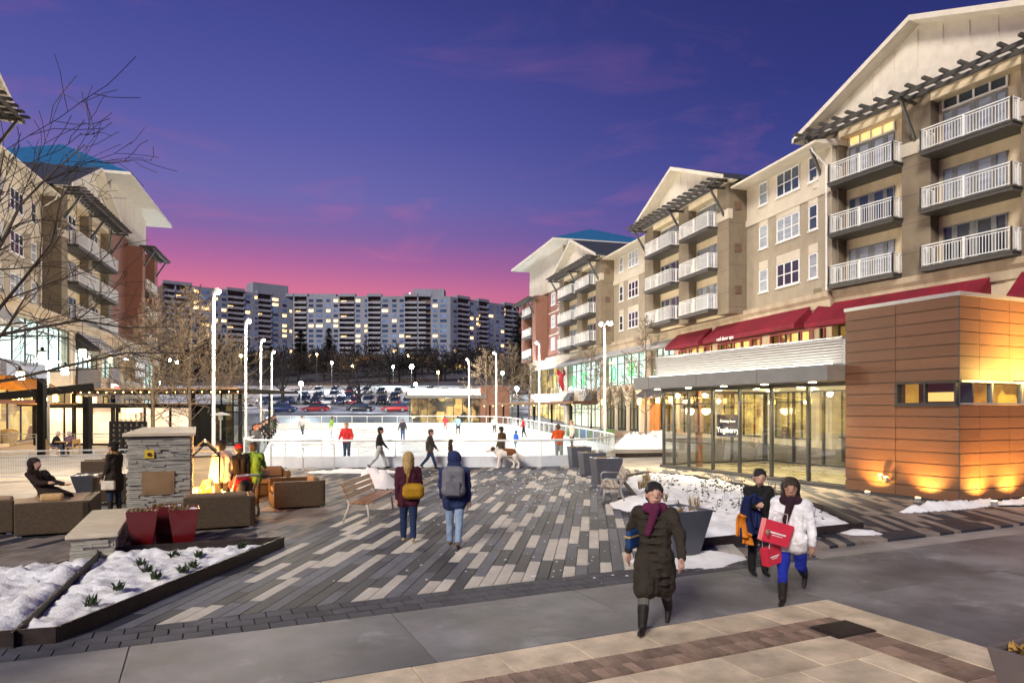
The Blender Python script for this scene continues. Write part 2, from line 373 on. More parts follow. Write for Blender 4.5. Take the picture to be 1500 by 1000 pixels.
# --- concrete walk slabs
walk = struct(thing('front_walk', 'grey concrete walk crossing the foreground', 'walk')); del walk['category']
conc_m = pmat('walk_concrete', (.19,.188,.195), .62, .22, .9, .3, 70, rand=.07, dirt=.45, salt=(1.1,.56,.55))
def slab(parent, name, mat, F, x0, x1, y0, y1, top, h=.05, ch=.006):
    mb = MB().frustum(x0,x1,y0,y1,top-h, x0,x1,y0,y1,top-ch)
    mb = MB(); cx, cy = (x0+x1)/2, (y0+y1)/2
    a = [(x0-cx,y0-cy),(x1-cx,y0-cy),(x1-cx,y1-cy),(x0-cx,y1-cy)]
    mb.v = [(*p, -h) for p in a]+[(*p, -ch) for p in a]+[(p[0]*(1-2*ch/(x1-x0)), p[1]*(1-2*ch/(y1-y0)), 0) for p in a]
    mb.f = [(0,1,5,4),(1,2,6,5),(2,3,7,6),(3,0,4,7),(4,5,9,8),(5,6,10,9),(6,7,11,10),(7,4,8,11),(8,9,10,11)]
    return put(mb, name, mat, F, parent, (cx, cy, top))
g = .008
xs = [-12,-8.4,-5.6,-3.3,-.65,2.15,4.7,7.5]
for a, b in zip(xs, xs[1:]): slab(walk, 'concrete_slab', conc_m, FU, a, b-g, 6.42, 8.2-g, 0)
xs2 = [7.5, 11.2, 15.2, 20, 27]; ys2 = [-6, -1.5, 1.2, 4.2, 6.42]
for a, b in zip(xs2, xs2[1:]):
    for c, d in zip(ys2, ys2[1:]): slab(walk, 'concrete_slab', conc_m, FU, a, b-g, c, d-g, 0)
    slab(walk, 'concrete_slab', conc_m, FU, a, b-g, 6.42, 8.2-g, 0)
# --- light border slabs, brick bands and light flagstones nearest the camera
near = struct(thing('terrace_paving', 'pale flagstones with brick bands in the near right corner', 'paving')); del near['category']
flag_m = pmat('flagstone', (.62,.51,.36), .8, .2, 2.2, .4, 55, rand=.14, dirt=.32)
brick_m = pmat('brick_paver', (.27,.185,.135), .75, .2, 5, .35, 70, rand=.3, dirt=.3)
x = -5.0
while x < 6.85:
    wd = .86; slab(near, 'border_slab', flag_m, FU, x, min(x+wd, 6.9)-g, 5.86, 6.42-g, -.003); x += wd
slab(near, 'border_slab', flag_m, FU, 6.9, 7.5-g, 5.86, 6.42-g, -.003)
y = 5.86
while y > -3:
    slab(near, 'border_slab', flag_m, FU, 6.9, 7.5-g, y-1.12, y-g, -.003); y -= 1.12
bm_ = MB(); bw, bl = .115, .236
bm_.frustum(-bw/2+.003,bw/2-.003,-bl/2+.003,bl/2-.003,-.05,-bw/2+.006,bw/2-.006,-bl/2+.006,bl/2-.006,0); bme = bm_.mesh('brick', brick_m)
k = 0
x = -2.6
while x < 6.86:
    for r_ in range(2):
        o = put(bme, 'brick', None, FU, near, (x+.058+(r_*.05), 5.395+.118+r_*.237, -.002-R.random()*.004)); k += 1
    x += .118
b2 = MB().frustum(-.122,.122,-.115,.115,-.05,-.119,.119,-.112,.112,0).mesh('brick', brick_m)
y = 5.36
while y > 0:
    for r_ in range(2):
        if not (4.75 < y < 5.4 and False): put(b2, 'brick', None, FU, near, (6.39+.125+r_*.252, y-.117, -.002-R.random()*.004))
    y -= .237
gx = [-6,-4.9,-3.8,-2.7,-1.7,-.6,.45,1.5,2.6,3.65,4.75,5.55,6.38]
yy = 5.385; row = 0
for dy in (.62,1.05,1.05,1.05,1.05,1.05):
    for a, b in zip(gx, gx[1:]):
        o_ = (.45 if row % 2 else 0)
        slab(near, 'flagstone', flag_m, FU, a+(o_ if a > -6 else 0) if b != 6.38 or True else a, min(b+o_, 6.38)-g, yy-dy, yy-g, -.004-R.random()*.003) if min(b+o_,6.38)-(a+(o_ if a > -6 else 0)) > .15 else None
    yy -= dy; row += 1
grate = thing('drain_grate', 'dark rusty metal drain grate set in the brick band corner', 'drain grate', FU.w(6.62,5.45,.008), FU.a)
gr_m = pmat('rusty_iron', (.045,.032,.028), .6, .3, 8, .3, 60, metal=.4)
MB().box(-.3,.3,-.2,.2,-.02,.0).build('backing', gr_m, grate)
gb = MB().box(-.28,.28,-.01,.01,0,.012).mesh('bar', gr_m)
for i in range(11): place(gb, 'bar', grate, (0,-.18+i*.036,0))
# --- dark soldier band
band = struct(thing('dark_paver_band', 'band of dark square pavers along the walk', 'paving')); del band['category']
dk_m = pmat('dark_paver', (.075,.075,.09), .85, .2, 3, .3, 60, rand=.22, dirt=.25, salt=(1.6,.6,.3))
db = MB().frustum(-.146,.146,-.111,.111,-.05,-.142,.142,-.107,.107,0).mesh('paver', dk_m)
for r_ in range(3):
    for i in range(58):
        u_ = -7.2+i*.3+(.15 if r_ == 1 else 0)
        if u_ < 9.5: put(db, 'paver', None, FU, band, (u_, 8.2+.117+r_*.23, -R.random()*.004))
# --- plank pavers
planks = struct(thing('plank_paving', 'striped paving of light, grey and dark plank pavers', 'paving')); del planks['category']
pl_m = [pmat('plank_grey', (.104,.107,.128), .72, .18, 2.5, .3, 60, rand=.18, dirt=.2, spec=.25), pmat('plank_dark', (.030,.032,.042), .68, .2, 2.5, .3, 60, rand=.22, dirt=.15, spec=.25),
        pmat('plank_light', (.54,.50,.43), .8, .10, 2.5, .3, 60, rand=.10, dirt=.2, spec=.2), pmat('plank_warmlit', (.19,.16,.135), .72, .2, 2.5, .3, 60, rand=.22, dirt=.35)]  # last tone: the same pavers with warm lamplight put into the colour
PW = .19; LENS = (.62, 1.24, 1.86)
pm_cache = {}
def plank_mesh(l, c):
    if (l, c) not in pm_cache:
        pm_cache[(l, c)] = MB().frustum(0,l-.006,-PW/2+.003,PW/2-.003,-.05,.003,l-.009,-PW/2+.006,PW/2-.006,0).mesh('plank', pl_m[c])
    return pm_cache[(l, c)]
def in_poly(p, poly):
    r = False; n = len(poly)
    for i in range(n):
        x1, y1 = poly[i]; x2, y2 = poly[(i+1) % n]
        if (y1 > p[1]) != (y2 > p[1]) and p[0] < (x2-x1)*(p[1]-y1)/(y2-y1)+x1: r = not r
    return r
BED_R = [(2.95,12.15),(7.25,14.1),(7.6,16.6),(7.35,21.2),(6.5,24.2),(5.0,25.6),(3.85,24.2),(3.35,18.0)]
cells = []
ca, sa = cos(FPL.a), sin(FPL.a); uc, us = cos(FU.a), sin(FU.a)
for j in range(-84, 64):
    yl = j*PW
    # plank axis start where the grid coordinate v = 8.9
    den = -us*ca+uc*sa
    def vstart(yy_): return (8.895-(-us*(-yy_*sa)+uc*(yy_*ca)))/den
    xa, xb = vstart(yl-PW/2+.003), vstart(yl+PW/2-.003)
    x = max(xa, xb); first = True; prev_light = False
    x0 = x
    while True:
        l = R.choice(LENS)
        if first: l = R.choice((.62, 1.24))
        P = FPL.w(x+l/2, yl)
        if P.y > 29.6 or P.x > 13.8: break
        xl = -4.6+.22*max(0, P.y-12)
        if P.x > xl and P.x < 4.1:
            q = R.random(); c = 2 if q < .25 and not prev_light else (1 if q < .56 else 0)
        else: c = 3 if R.random() < .62 else 1
        if P.x > 4.1: c = 1 if R.random() < .6 else 3
        if c == 2 and l < 1 and not first: l = R.choice((1.24,1.24,1.86))
        prev_light = c == 2
        cells.append((x, yl, l, c, first, min(xa,xb) if first else x, (xa, xb)))
        x += l; first = False
def keep(cel):
    P = FPL.w(cel[0]+cel[2]/2, cel[1])
    if P.x < -13.2 or (P.x > 3.3 and P.y > 28) or P.x > 12.6: return False
    return not in_poly((P.x, P.y), BED_R)
cells = [c for c in cells if keep(c)]
def pkey(c):
    P = FPL.w(c[0]+c[2]/2, c[1]); px = 750+1000*P.x/P.y
    return P.y+(100 if px < 60 or px > 1440 or c[3] == 3 and P.x > 4 else 0)+(9 if P.x < -5 else 0)
cells.sort(key=pkey)
rest = MB(); rmi = []
for i, (x, yl, l, c, first, xs_, ab) in enumerate(cells):
    P = FPL.w(x, yl); zt = gz(FPL.w(x+l/2, yl).y)-R.random()*.003
    if first:
        q = MB(); y0, y1 = -PW/2+.003, PW/2-.003; a0, b0 = ab[0]-x, ab[1]-x
        q.v = [(a0,y0,-.05),(l-.006,y0,-.05),(l-.006,y1,-.05),(b0,y1,-.05),(a0+.004,y0+.003,0),(l-.009,y0+.003,0),(l-.009,y1-.003,0),(b0+.004,y1-.003,0)]
        q.f = [(4,5,6,7),(0,1,5,4),(1,2,6,5),(2,3,7,6),(3,0,4,7)]
    if i < 300:
        me = q.mesh('plank', pl_m[c]) if first else plank_mesh(l, c)
        put(me, 'plank', None, FPL, planks, (x, yl, zt))
    else:
        if not first: q = MB().frustum(0,l-.006,-PW/2+.003,PW/2-.003,-.05,.003,l-.009,-PW/2+.006,PW/2-.006,0)
        z2 = zt+(R.random()-.5)*.002
        rest.add([FPL.w(x+vx, yl+vy, z2+vz) for vx, vy, vz in q.v], q.f); rmi += [c]*len(q.f)
me = rest.mesh('plank_field')
for m in pl_m: me.materials.append(m)
me.polygons.foreach_set('material_index', rmi[:len(me.polygons)])
o = place(me, 'planks', planks); o['kind'] = 'stuff'
# ================================================================== buildings
taupe = pmat('taupe_stucco', (.205,.165,.115), .85, .06, 1.5, .25, 60, dirt=.2)
beige = pmat('beige_stucco', (.34,.29,.22), .85, .06, 1.5, .25, 60, dirt=.18)
cream = pmat('cream_stucco', (.66,.55,.38), .85, .06, 1.2, .25, 60, dirt=.25)
cream2 = pmat('pale_stucco', (.58,.52,.42), .85, .05, 1.2, .2, 60, dirt=.12)
limest = pmat('podium_stone', (.44,.36,.26), .8, .1, 1.2, .25, 50, dirt=.32)
whitep = pmat('white_paint', (.70,.65,.55), .6, .05, 2, .1, 60, dirt=.06)
whitem = pmat('white_metal', (.80,.80,.78), .4, .04, 4, 0)
greym = pmat('grey_metal', (.07,.066,.06), .5, .1, 4, .1, 60)
darkm = pmat('dark_metal', (.03,.03,.032), .45, .15, 4, .1, 60)
frame_g = pmat('grey_door_frame', (.20,.21,.21), .5, .08, 4, 0)
bluer = pmat('blue_metal_roof', (.035,.20,.40), .4, .1, 2, .1, 20, metal=.3)
darkroof = pmat('dark_shingle', (.035,.04,.06), .85, .2, 3, .4, 20)
redbrick = brickmat('red_brick', (.26,.085,.05), (.20,.065,.04), (.30,.24,.19))
pane_m = pmat('window_glass', (.03,.045,.07), .06, .2, .6, 0, spec=.9, rand=.4)
pane_blind = pmat('blind_glass', (.33,.37,.42), .15, .2, .8, 0, spec=.8, rand=.25, stretch=(1,1,6))
pane_warm = em_noise('lit_room', C(255,196,120)[:3], C(255,226,160)[:3], .9, .7)
red_aw = pmat('red_awning', (.18,.006,.02), .8, .16, 1.4, .6, 3, stretch=(1,1,.5), dirt=.3)
grey_aw = pmat('grey_awning', (.40,.40,.41), .7, .08, 3, .15, 80)
shop_cool = em_noise('shop_light_cool', C(170,205,190)[:3], C(250,255,250)[:3], 1.25, .5, lo=.25, hi=.6)
shop_warm = em_noise('shop_light_warm', C(110,62,22)[:3], C(255,205,120)[:3], 1.5, .55, lo=.3, hi=.75)
shop_dim = em_noise('shop_light_dim', C(50,30,14)[:3], C(220,160,80)[:3], .8, .7, lo=.35, hi=.8)
gl_store = glass('store_glass', (.85,.92,.9), .08)
green_em = em('green_neon', C(60,230,120), 3.0)
white_em = em('white_light', (1,.97,.9), 6.0)
warm_em = em('warm_bulb', C(255,200,110), 14.0)

joint_m = pmat('joint_dark', (.10,.08,.06), .9, 0, 1, 0)  # even dark tone of the control joint strips
vent_m = pmat('wall_vent', (.14,.085,.06), .7, .1, 3, 0)
_bc = {}
def win_mesh(wd, h, n, kind):
    "frame mesh and pane mesh for an n-sash window"
    k = (wd, h, n)
    if k not in _bc:
        m = MB(); t = .07
        m.box(0,wd,-.02,.06,0,t).box(0,wd,-.02,.06,h-t,h).box(0,t,-.02,.06,t,h-t).box(wd-t,wd,-.02,.06,t,h-t)
        for i in range(1, n): m.box(wd*i/n-.04,wd*i/n+.04,-.02,.055,t,h-t)
        for i in range(n): m.box(wd*i/n+.04,wd*(i+1)/n-.04,-.02,.045,h*.5-.03,h*.5+.03)
        m.box(-.08,wd+.08,-.02,.11,-.09,0)
        p = MB()
        for i in range(n): p.box(wd*i/n+.03,wd*(i+1)/n-.03,-.03,.015,t-.02,h-t+.02)
        _bc[k] = (m.mesh('window', whitem), p.mesh('pane', pane_m), p.mesh('pane', pane_blind), p.mesh('pane', pane_warm))
    return _bc[k]
def window(F, par, s, d, z, wd, h, n, lit=0):
    a = win_mesh(wd, h, n, 0); o = put(a[0], 'window', None, F, par, (s, d, z)); place(a[1+lit], 'pane', o); return o
def door_mesh(wd, h, transom):
    k = ('d', wd, h, transom)
    if k not in _bc:
        m = MB(); p = MB(); t = .08; hh = h
        sl = wd*.17; xs = [0, sl, wd/2, wd-sl, wd]
        m.box(0,wd,-.02,.05,0,.12).box(0,wd,-.02,.05,hh-t,hh)
        for x_ in xs: m.box(max(0,x_-.06),min(wd,x_+.06),-.02,.06,.12,hh-t)
        for i in (1,2): m.box(xs[i]+.06,xs[i]+.2,-.02,.04,.12,hh-t); m.box(xs[i+1]-.2,xs[i+1]-.06,-.02,.04,.12,hh-t)
        p.box(.05,wd-.05,-.03,.012,.1,hh-.05)
        fr = m.mesh('balcony_door', frame_g); tr = None
        if transom:
            q = MB(); q.box(-.05,wd+.05,-.02,.07,hh+.06,hh+.16).box(-.05,wd+.05,-.02,.07,hh+.78,hh+.88)
            for i in range(5): x_ = wd*i/4; q.box(x_-.05,x_+.05,-.02,.07,hh+.16,hh+.78)
            q2 = MB().box(0,wd,-.03,.012,hh+.1,hh+.8)
            tr = (q.mesh('transom', whitem), q2.mesh('pane', pane_m), q2.mesh('pane', pane_warm))
        _bc[k] = (fr, p.mesh('pane', pane_m), p.mesh('pane', pane_blind), tr)
    return _bc[k]
def rail_mesh(wd, dp):
    k = ('r', wd, dp)
    if k not in _bc:
        m = MB(); h = 1.08
        def run(a, b):
            m.beam((*a,h),(*b,h),.06,.05); m.beam((*a,h-.13),(*b,h-.13),.035,.035); m.beam((*a,.08),(*b,.08),.04,.04)
            ln = hypot(b[0]-a[0], b[1]-a[1]); n = max(2, int(ln/.14))
            for i in range(n+1):
                t = i/n; x_, y_ = a[0]+(b[0]-a[0])*t, a[1]+(b[1]-a[1])*t; m.box(x_-.013,x_+.013,y_-.013,y_+.013,.08,h-.1)
            for i in range(3):
                t = i/2; x_, y_ = a[0]+(b[0]-a[0])*t, a[1]+(b[1]-a[1])*t; m.box(x_-.05,x_+.05,y_-.05,y_+.05,0,h+.02)
        run((0,0),(wd,0)); run((0,-dp),(0,0)); run((wd,-dp),(wd,0))
        _bc[k] = m.mesh('railing', whitem)
    return _bc[k]
def balcony(F, par, s, d, z, wd, dp=1.0):
    k = ('s', wd, dp)
    if k not in _bc: _bc[k] = MB().box(-.05,wd+.05,-dp-1.0,.06,-.26,0).box(-.1,wd+.1,-dp-.9,.1,-.1,-.02).mesh('balcony', greym)
    o = put(_bc[k], 'balcony', None, F, par, (s, d, z)); place(rail_mesh(wd, dp), 'railing', o, (0,0,0)); return o

FL = [9.95, 12.98, 16.02]
def tower(F, par, s0, bays, wall, d0=1.5, eave=19.2, peak=22.6, lits=(), back=9.0, fl=FL, base=9.45, cx=None):
    "gabled bay: piers, two balcony stacks, pergola and white pediment; bays=[(x0,x1),(x0,x1)], W total"
    W = bays[-1]; bs = bays[:-1]
    edges = [0]+[v for b in bs for v in b]+[W]
    rec = d0-.75
    put(MB().box(0,W,rec-back,rec-.0,base,eave), 'wall', wall, F, par, (s0,0,0))
    for i in range(0, len(edges), 2):
        a, b = edges[i], edges[i+1]
        put(MB().box(a,b,rec,d0,base,eave), 'pier', wall, F, par, (s0,0,0), bevel=.02)
        put(MB().box(a-.06,b+.06,d0-.3,d0+.07,fl[2]+.25,fl[2]+.95), 'pier_band', cream2, F, par, (s0,0,0))
        for zz in (fl[0]+1.0, fl[1]-.4, fl[1]+1.1, fl[2]-.4):
            put(MB().box(a-.004,b+.004,d0-.02,d0+.004,zz,zz+.03), 'control_joint', joint_m, F, par, (s0,0,0))
    for zz in fl:
        put(MB().box(-.05,.02,rec-.3,rec+.25,zz+.9,zz+1.5).box(-.04,.02,rec-.9,rec-.75,zz+1.6,zz+1.75), 'vent', vent_m, F, par, (s0,0,0))
        put(MB().box(-.004,.02,rec-1.5,d0-.01,zz-.05,zz-.02), 'control_joint', joint_m, F, par, (s0,0,0))
    for bi, (a, b) in enumerate(bs):
        wd = b-a
        put(MB().box(a,b,rec,rec+.03,base,eave-.02), 'bay_wall', cream, F, par, (s0,0,0))
        put(MB().box(a,b,rec+.03,d0-.01,eave-.5,eave-.03), 'bay_soffit', cream, F, par, (s0,0,0))
        for fi, z in enumerate(fl):
            balcony(F, par, s0+a-.02, d0+.75, z, wd+.04, 1.0)
            dm = door_mesh(round(wd*.72,2), 2.15, fi == 2)
            o = put(dm[0], 'balcony_door', None, F, par, (s0+a+wd*.14+wd*.08, rec+.05, z+.02))
            place(dm[1 if R.random() < .35 else 2], 'pane', o)
            if dm[3]:
                o2 = put(dm[3][0], 'transom', None, F, par, (s0+a+wd*.22, rec+.05, z+.02)); place(dm[3][2 if bi in lits else 1], 'pane', o2)
    # pediment
    ov = .85; cx = cx or W/2; k = (peak-eave)/(cx+ov); k2 = (peak-eave)/(W-cx+ov)
    put(MB().yprism([(-ov+.1,eave-.06),(W+ov-.1,eave-.06),(cx,peak-.05)], d0-.35, d0+.1), 'pediment', whitep, F, par, (s0,0,0))
    bt = MB()
    for i in range(1, 12):
        x_ = W*i/12; zt = min(eave+k*(x_+ov), eave+k2*(W+ov-x_))-.2
        if zt > eave+.1: put(MB().box(x_-.03,x_+.03,d0+.1,d0+.135,eave,zt), 'batten', whitep, F, par, (s0,0,0))
    for sg in (-1, 1):
        x0_, x1_ = (-ov, cx) if sg < 0 else (W+ov, cx)
        poly = [(x0_,eave-.05),(x1_,peak),(x1_,peak+.18),(x0_,eave+.13)]
        put(MB().yprism(poly, rec-back, d0+.95), 'roof', darkroof, F, par, (s0,0,0))
        poly = [(x0_-.0,eave-.12),(x1_,peak-.07),(x1_,peak+.22),(x0_,eave+.17)]
        put(MB().yprism(poly, d0+.95, d0+1.03), 'bargeboard', whitep, F, par, (s0,0,0))
        poly = [(x0_+.02*sg*-1,eave-.1),(x1_,peak-.05),(x1_,peak-.02),(x0_+.02*sg*-1,eave-.07)]
        put(MB().yprism(poly, d0+.1, d0+.95), 'soffit', whitep, F, par, (s0,0,0))
    # pergola under the gable
    zb = eave-.25
    put(MB().box(-.4,W+.4,d0+1.25,d0+1.37,zb-.02,zb+.2), 'pergola_beam', greym, F, par, (s0,0,0))
    put(MB().box(-.2,W+.2,d0+.55,d0+.65,zb-.05,zb+.15), 'pergola_beam', greym, F, par, (s0,0,0))
    if 'raf' not in _bc: _bc['raf'] = MB().xprism([(.12,.2),(1.8,.2),(1.8,.3),(1.66,.4),(.12,.4)], -.05, .05).mesh('rafter', greym)
    n = int(W/.85)
    for i in range(n+1): put(_bc['raf'], 'rafter', None, F, par, (s0+W*i/n, d0, zb))
    for x_ in (edges[0]+.5, (edges[1+1]+edges[3])/2, W-.5):
        put(MB().beam((x_,d0+.02,zb-2.1),(x_,d0+1.3,zb-.05),.12,.16).beam((x_,d0,zb-.1),(x_,d0+1.5,zb-.1),.12,.16), 'bracket', greym, F, par, (s0,0,0))
def recess(F, par, s0, s1, wins, d=0.0, eave=18.4, back=8, wall=None, fl=FL, base=9.45):
    wall = wall or beige
    put(MB().box(0,s1-s0,d-back,d,base,fl[2]-.35), 'wall', wall, F, par, (s0,0,0))
    put(MB().box(0,s1-s0,d-back,d,fl[2]-.35,eave), 'upper_wall', cream2, F, par, (s0,0,0))
    put(MB().box(0,s1-s0,d,d+.1,fl[2]-.35,fl[2]+.12), 'string_course', cream2, F, par, (s0,0,0))
    put(MB().xprism([(d+1.35,eave),(d+1.35,eave+.14),(d-back,eave+1.6),(d-back,eave)], -.2, s1-s0+.2), 'eave_roof', whitep, F, par, (s0,0,0))
    for x_ in (.35,):
        put(MB().tube([(x_,d+1.2,eave),(x_,d+1.1,eave-.3),(x_,d+.12,eave-1.1),(x_,d+.1,base+.3)], .055, 6), 'downpipe', whitem, F, par, (s0,0,0))
    for fi, z in enumerate(fl):
        for (a, wd, n) in wins:
            window(F, par, s0+a, d+.01, z+.75, wd, 1.55, n, 1 if R.random() < .4 else 0)
            if fi < 2: put(MB().box(-.03,wd+.03,0,.05,0,.55), 'lintel', cream2, F, par, (s0+a, d, z+2.34))
def podium_bay(F, par, s0, s1, base, up=None, low=None, mat=None, z1=9.45, dep=2.2):
    """one storefront bay: piers at both ends, spandrel, lit shop behind glass.
       up/low = (z0,z1,interior material,mullions,inset)"""
    mat = mat or limest; W = s1-s0; pw = .55
    put(MB().box(0,pw,-dep,0,base-.3,z1).box(W-pw,W,-dep,0,base-.3,z1), 'pier', mat, F, par, (s0,0,0))
    zs = base-.3; ops = [o for o in (low, up) if o]
    segs = []; z = zs
    for o in ops: segs.append((z, o[0])); z = o[1]
    segs.append((z, z1))
    m = MB()
    for a, b in segs:
        if b > a+.01: m.box(pw,W-pw,-dep,-.04,a,b)
    put(m, 'spandrel', mat, F, par, (s0,0,0))
    for (a, b, im, nm, ins) in ops:
        put(MB().box(pw,W-pw,-ins-.6,-ins-.5,a,b), 'shop_interior', im, F, par, (s0,0,0))
        fm = MB(); iw = W-2*pw
        fm.box(pw,W-pw,-ins-.06,-ins+.04,a,a+.1).box(pw,W-pw,-ins-.06,-ins+.04,b-.1,b)
        for i in range(nm+1): x_ = pw+iw*i/nm; fm.box(max(pw,x_-.045),min(W-pw,x_+.045),-ins-.06,-ins+.04,a+.1,b-.1)
        if b-a > 2.6: fm.box(pw,W-pw,-ins-.055,-ins+.035,b-.95,b-.88)
        o = put(fm, 'storefront', darkm, F, par, (s0,0,0))
        MB().box(pw,W-pw,-ins-.012,-ins,a+.05,b-.05).build('glazing', gl_store, o)
def awning(F, par, s0, s1, z, drop, out, mat, val=.3, name='awning'):
    W = s1-s0
    return put(MB().xprism([(0,z),(.04,z+.03),(out,z-drop),(out,z-drop-val),(out-.02,z-drop-val),(0,z-drop-val+.1)], 0, W), name, mat, F, par, (s0,0,0))
def cornice(F, par, s0, s1, z=9.45, d=0.0, mat=None):
    put(MB().xprism([(d-1.4,z-.75),(d+.12,z-.75),(d+.12,z-.3),(d+.3,z-.1),(d+.34,z+.2),(d-1.4,z+.26)], 0, s1-s0), 'cornice', mat or limest, F, par, (s0,0,0))

# ------------------------------------------------------------------ right building
FA = Frame(27.03, 26.0, atan2(1, -.49))     # near wing
FB = Frame(18.9, 42.6, atan2(1, -.266))     # long wing
RB = thing('apartment_building', 'long beige balcony apartment block with gables, red awnings and shops on the right', 'building', (18.9,42.6,gz(42.6)))
TB = [(1.5,5.7),(7.3,11.9),13.6]
tower(FA, RB, 2.5, [(4.4,8.7),(10.3,14.3),16.0], taupe, d0=0.0, lits=(1,), eave=19.3, peak=23.1, cx=9.2)
recess(FA, RB, -6, 2.5, [(2,2.2,3),(5.5,2.2,3)], d=-1.5)
recess(FB, RB, -1.5, 7.2, [(1.2,.8,1),(2.9,2.3,3),(6.2,.95,1)], d=0)
tower(FB, RB, 7.2, TB, taupe, lits=(1,), eave=18.9, peak=22.0)
recess(FB, RB, 20.8, 31.2, [(1.2,.95,1),(4.4,2.3,3),(8,.95,1)], d=0)
tower(FB, RB, 31.2, TB, taupe, eave=18.7, peak=21.9)
# end pavilion in brick with white top and hipped blue roof
def end_pavilion(F, par, s0, s1, flip=1, eave=23.6, ridge=27.6, d0=1.2, back=12, ovh=2.2, balc=(9.5,14.0), tz=18.6, pz=17.7):
    W = s1-s0
    put(MB().box(0,W,-back,d0-1.2,9.3,tz), 'wall', redbrick, F, par, (s0,0,0))
    put(MB().box(.4,W-.4,-back,d0-.9,tz,eave), 'top_storey', cream2, F, par, (s0,0,0))
    put(MB().box(balc[0]-1.6,balc[0],d0-1.2,d0+.5,9.4,pz+.7).box(balc[1],balc[1]+1.2,d0-1.2,d0+.5,9.4,pz+.3), 'brick_pier', redbrick, F, par, (s0,0,0))
    put(MB().box(balc[0],balc[1],d0-1.2,d0-1.15,9.4,tz), 'bay_wall', beige, F, par, (s0,0,0))
    for z in FL:
        balcony(F, par, s0+balc[0], d0+.7, z, balc[1]-balc[0], 1.0)
        dm = door_mesh(2.4, 2.15, False); o = put(dm[0], 'balcony_door', None, F, par, (s0+balc[0]+.8, d0-1.13, z+.02)); place(dm[2], 'pane', o)
        for a in (1.2, 4.4): window(F, par, s0+a, d0-1.19, z+.7, 1.5, 1.6, 2, 1)
        put(MB().beam((.7,0,z-.2),(3.6,0,z+.5),.05,.1).beam((.7,0,z+.5),(3.6,0,z-.2),.05,.1).box(.6,7,-.02,.06,z-.42,z-.25), 'cross_bracing', cream2, F, par, (s0, d0-1.16, 0))
    put(MB().box(balc[0]-2.2,balc[1]+1.6,d0+1.5,d0+1.62,pz,pz+.25).box(balc[0]-2.2,balc[1]+1.6,d0+.7,d0+.8,pz,pz+.2), 'pergola_beam', greym, F, par, (s0,0,0))
    for i in range(11): put(_bc['raf'], 'rafter', None, F, par, (s0+balc[0]-2+i*(balc[1]-balc[0]+3.4)/10, d0+.1, pz))
    for x_ in (balc[0]-.8, balc[1]+.6): put(MB().beam((x_,d0+.5,pz-1.8),(x_,d0+1.55,pz),.12,.16), 'bracket', greym, F, par, (s0,0,0))
    # roof
    x0, x1, y0, y1 = -ovh, W+ovh, -back-ovh, d0-.9+ovh
    hw = (y1-y0)/2; ym = (y0+y1)/2
    put(MB().box(x0,x1,y0,y1,eave,eave+.28), 'eaves', whitep, F, par, (s0,0,0))
    put(MB().frustum(x0+.1,x1-.1,y0+.1,y1-.1,eave+.28,x0+hw,max(x0+hw+.5,x1-hw),ym-.05,ym+.05,ridge), 'hip_roof', bluer, F, par, (s0,0,0))
    sm = MB(); n = 26
    for i in range(n+1):
        x_ = x0+.1+(x1-x0-.2)*i/n; t = min(1, (x_-x0)/hw, (x1-x_)/hw)
        sm.beam((x_,y1-.1,eave+.32),(x_,y1-.1-(hw-.1)*t,eave+.32+(ridge-eave-.28)*t),.06,.08)
    put(sm, 'roof_seam', bluer, F, par, (s0,0,0))
end_pavilion(FB, RB, 46.5, 62.5)
window(FB, RB, 45.5, .02, 10.7, .9, 1.5, 1)
put(MB().box(0,1.8,-8,0,9.4,18.6), 'wall', redbrick, FB, RB, (44.8,0,0))
# podium
bB = gz(60)
podium_bay(FB, RB, -1.5, 5.0, bB, (5.6,7.6,shop_warm,4,.2), (bB+.2,3.9,shop_warm,4,.4), cream)
podium_bay(FB, RB, 5.0, 11.4, bB, (5.6,7.6,shop_warm,4,.2), (bB+.2,3.9,shop_warm,4,.4), cream)
podium_bay(FB, RB, 11.4, 17.6, bB, (5.6,7.8,shop_warm,4,.2), (bB+.2,3.9,shop_dim,3,.4), cream)
podium_bay(FB, RB, 17.6, 23.2, bB, (5.0,8.3,shop_cool,4,.15), (bB+.2,3.8,shop_dim,3,.4))
podium_bay(FB, RB, 23.2, 34.6, bB, (5.0,8.2,shop_cool,6,.15), None)
podium_bay(FB, RB, 34.6, 46.8, bB, (4.9,8.1,shop_cool,7,.15), (bB+.1,3.5,em('loft_light', C(255,244,214), 1.3),5,.3), cream2)
podium_bay(FB, RB, 46.8, 63.0, bB, (4.6,8.2,shop_dim,6,.15), (bB+.1,3.6,shop_warm,6,.3))
cornice(FB, RB, -1.5, 63.2)
for a, b in ((23.8,34.2),(35.2,46.4)): awning(FB, RB, a, b, 8.75, .75, 1.6, grey_aw, .06)
awning(FB, RB, 18.0, 22.9, 8.75, .75, 1.5, grey_aw, .06)
RA = [(FB, 11.7, 17.2), (FB, 0.2, 11.0)]
for F_, a, b in RA: awning(F_, RB, a, b, 9.0, 1.15, 1.35, red_aw, .28)
redframe = pmat('red_window_frame', (.35,.02,.025), .5, .08, 4, 0)
for F_, a, b in ((FB,11.9,17.1),(FB,5.5,10.9),(FB,-.9,4.4)):
    m = MB(); n = 5
    for i in range(n+1): x_ = a+(b-a)*i/n; m.box(x_-.06,x_+.06,.0,.08,5.6,7.6)
    m.box(a,b,.0,.07,5.6,5.72).box(a,b,.0,.07,7.5,7.6)
    for i in (0, n-1): m.box(a+(b-a)*i/n,a+(b-a)*(i+1)/n,.0,.06,6.6,6.68)
    put(m, 'window_trim', redframe, F_, RB)
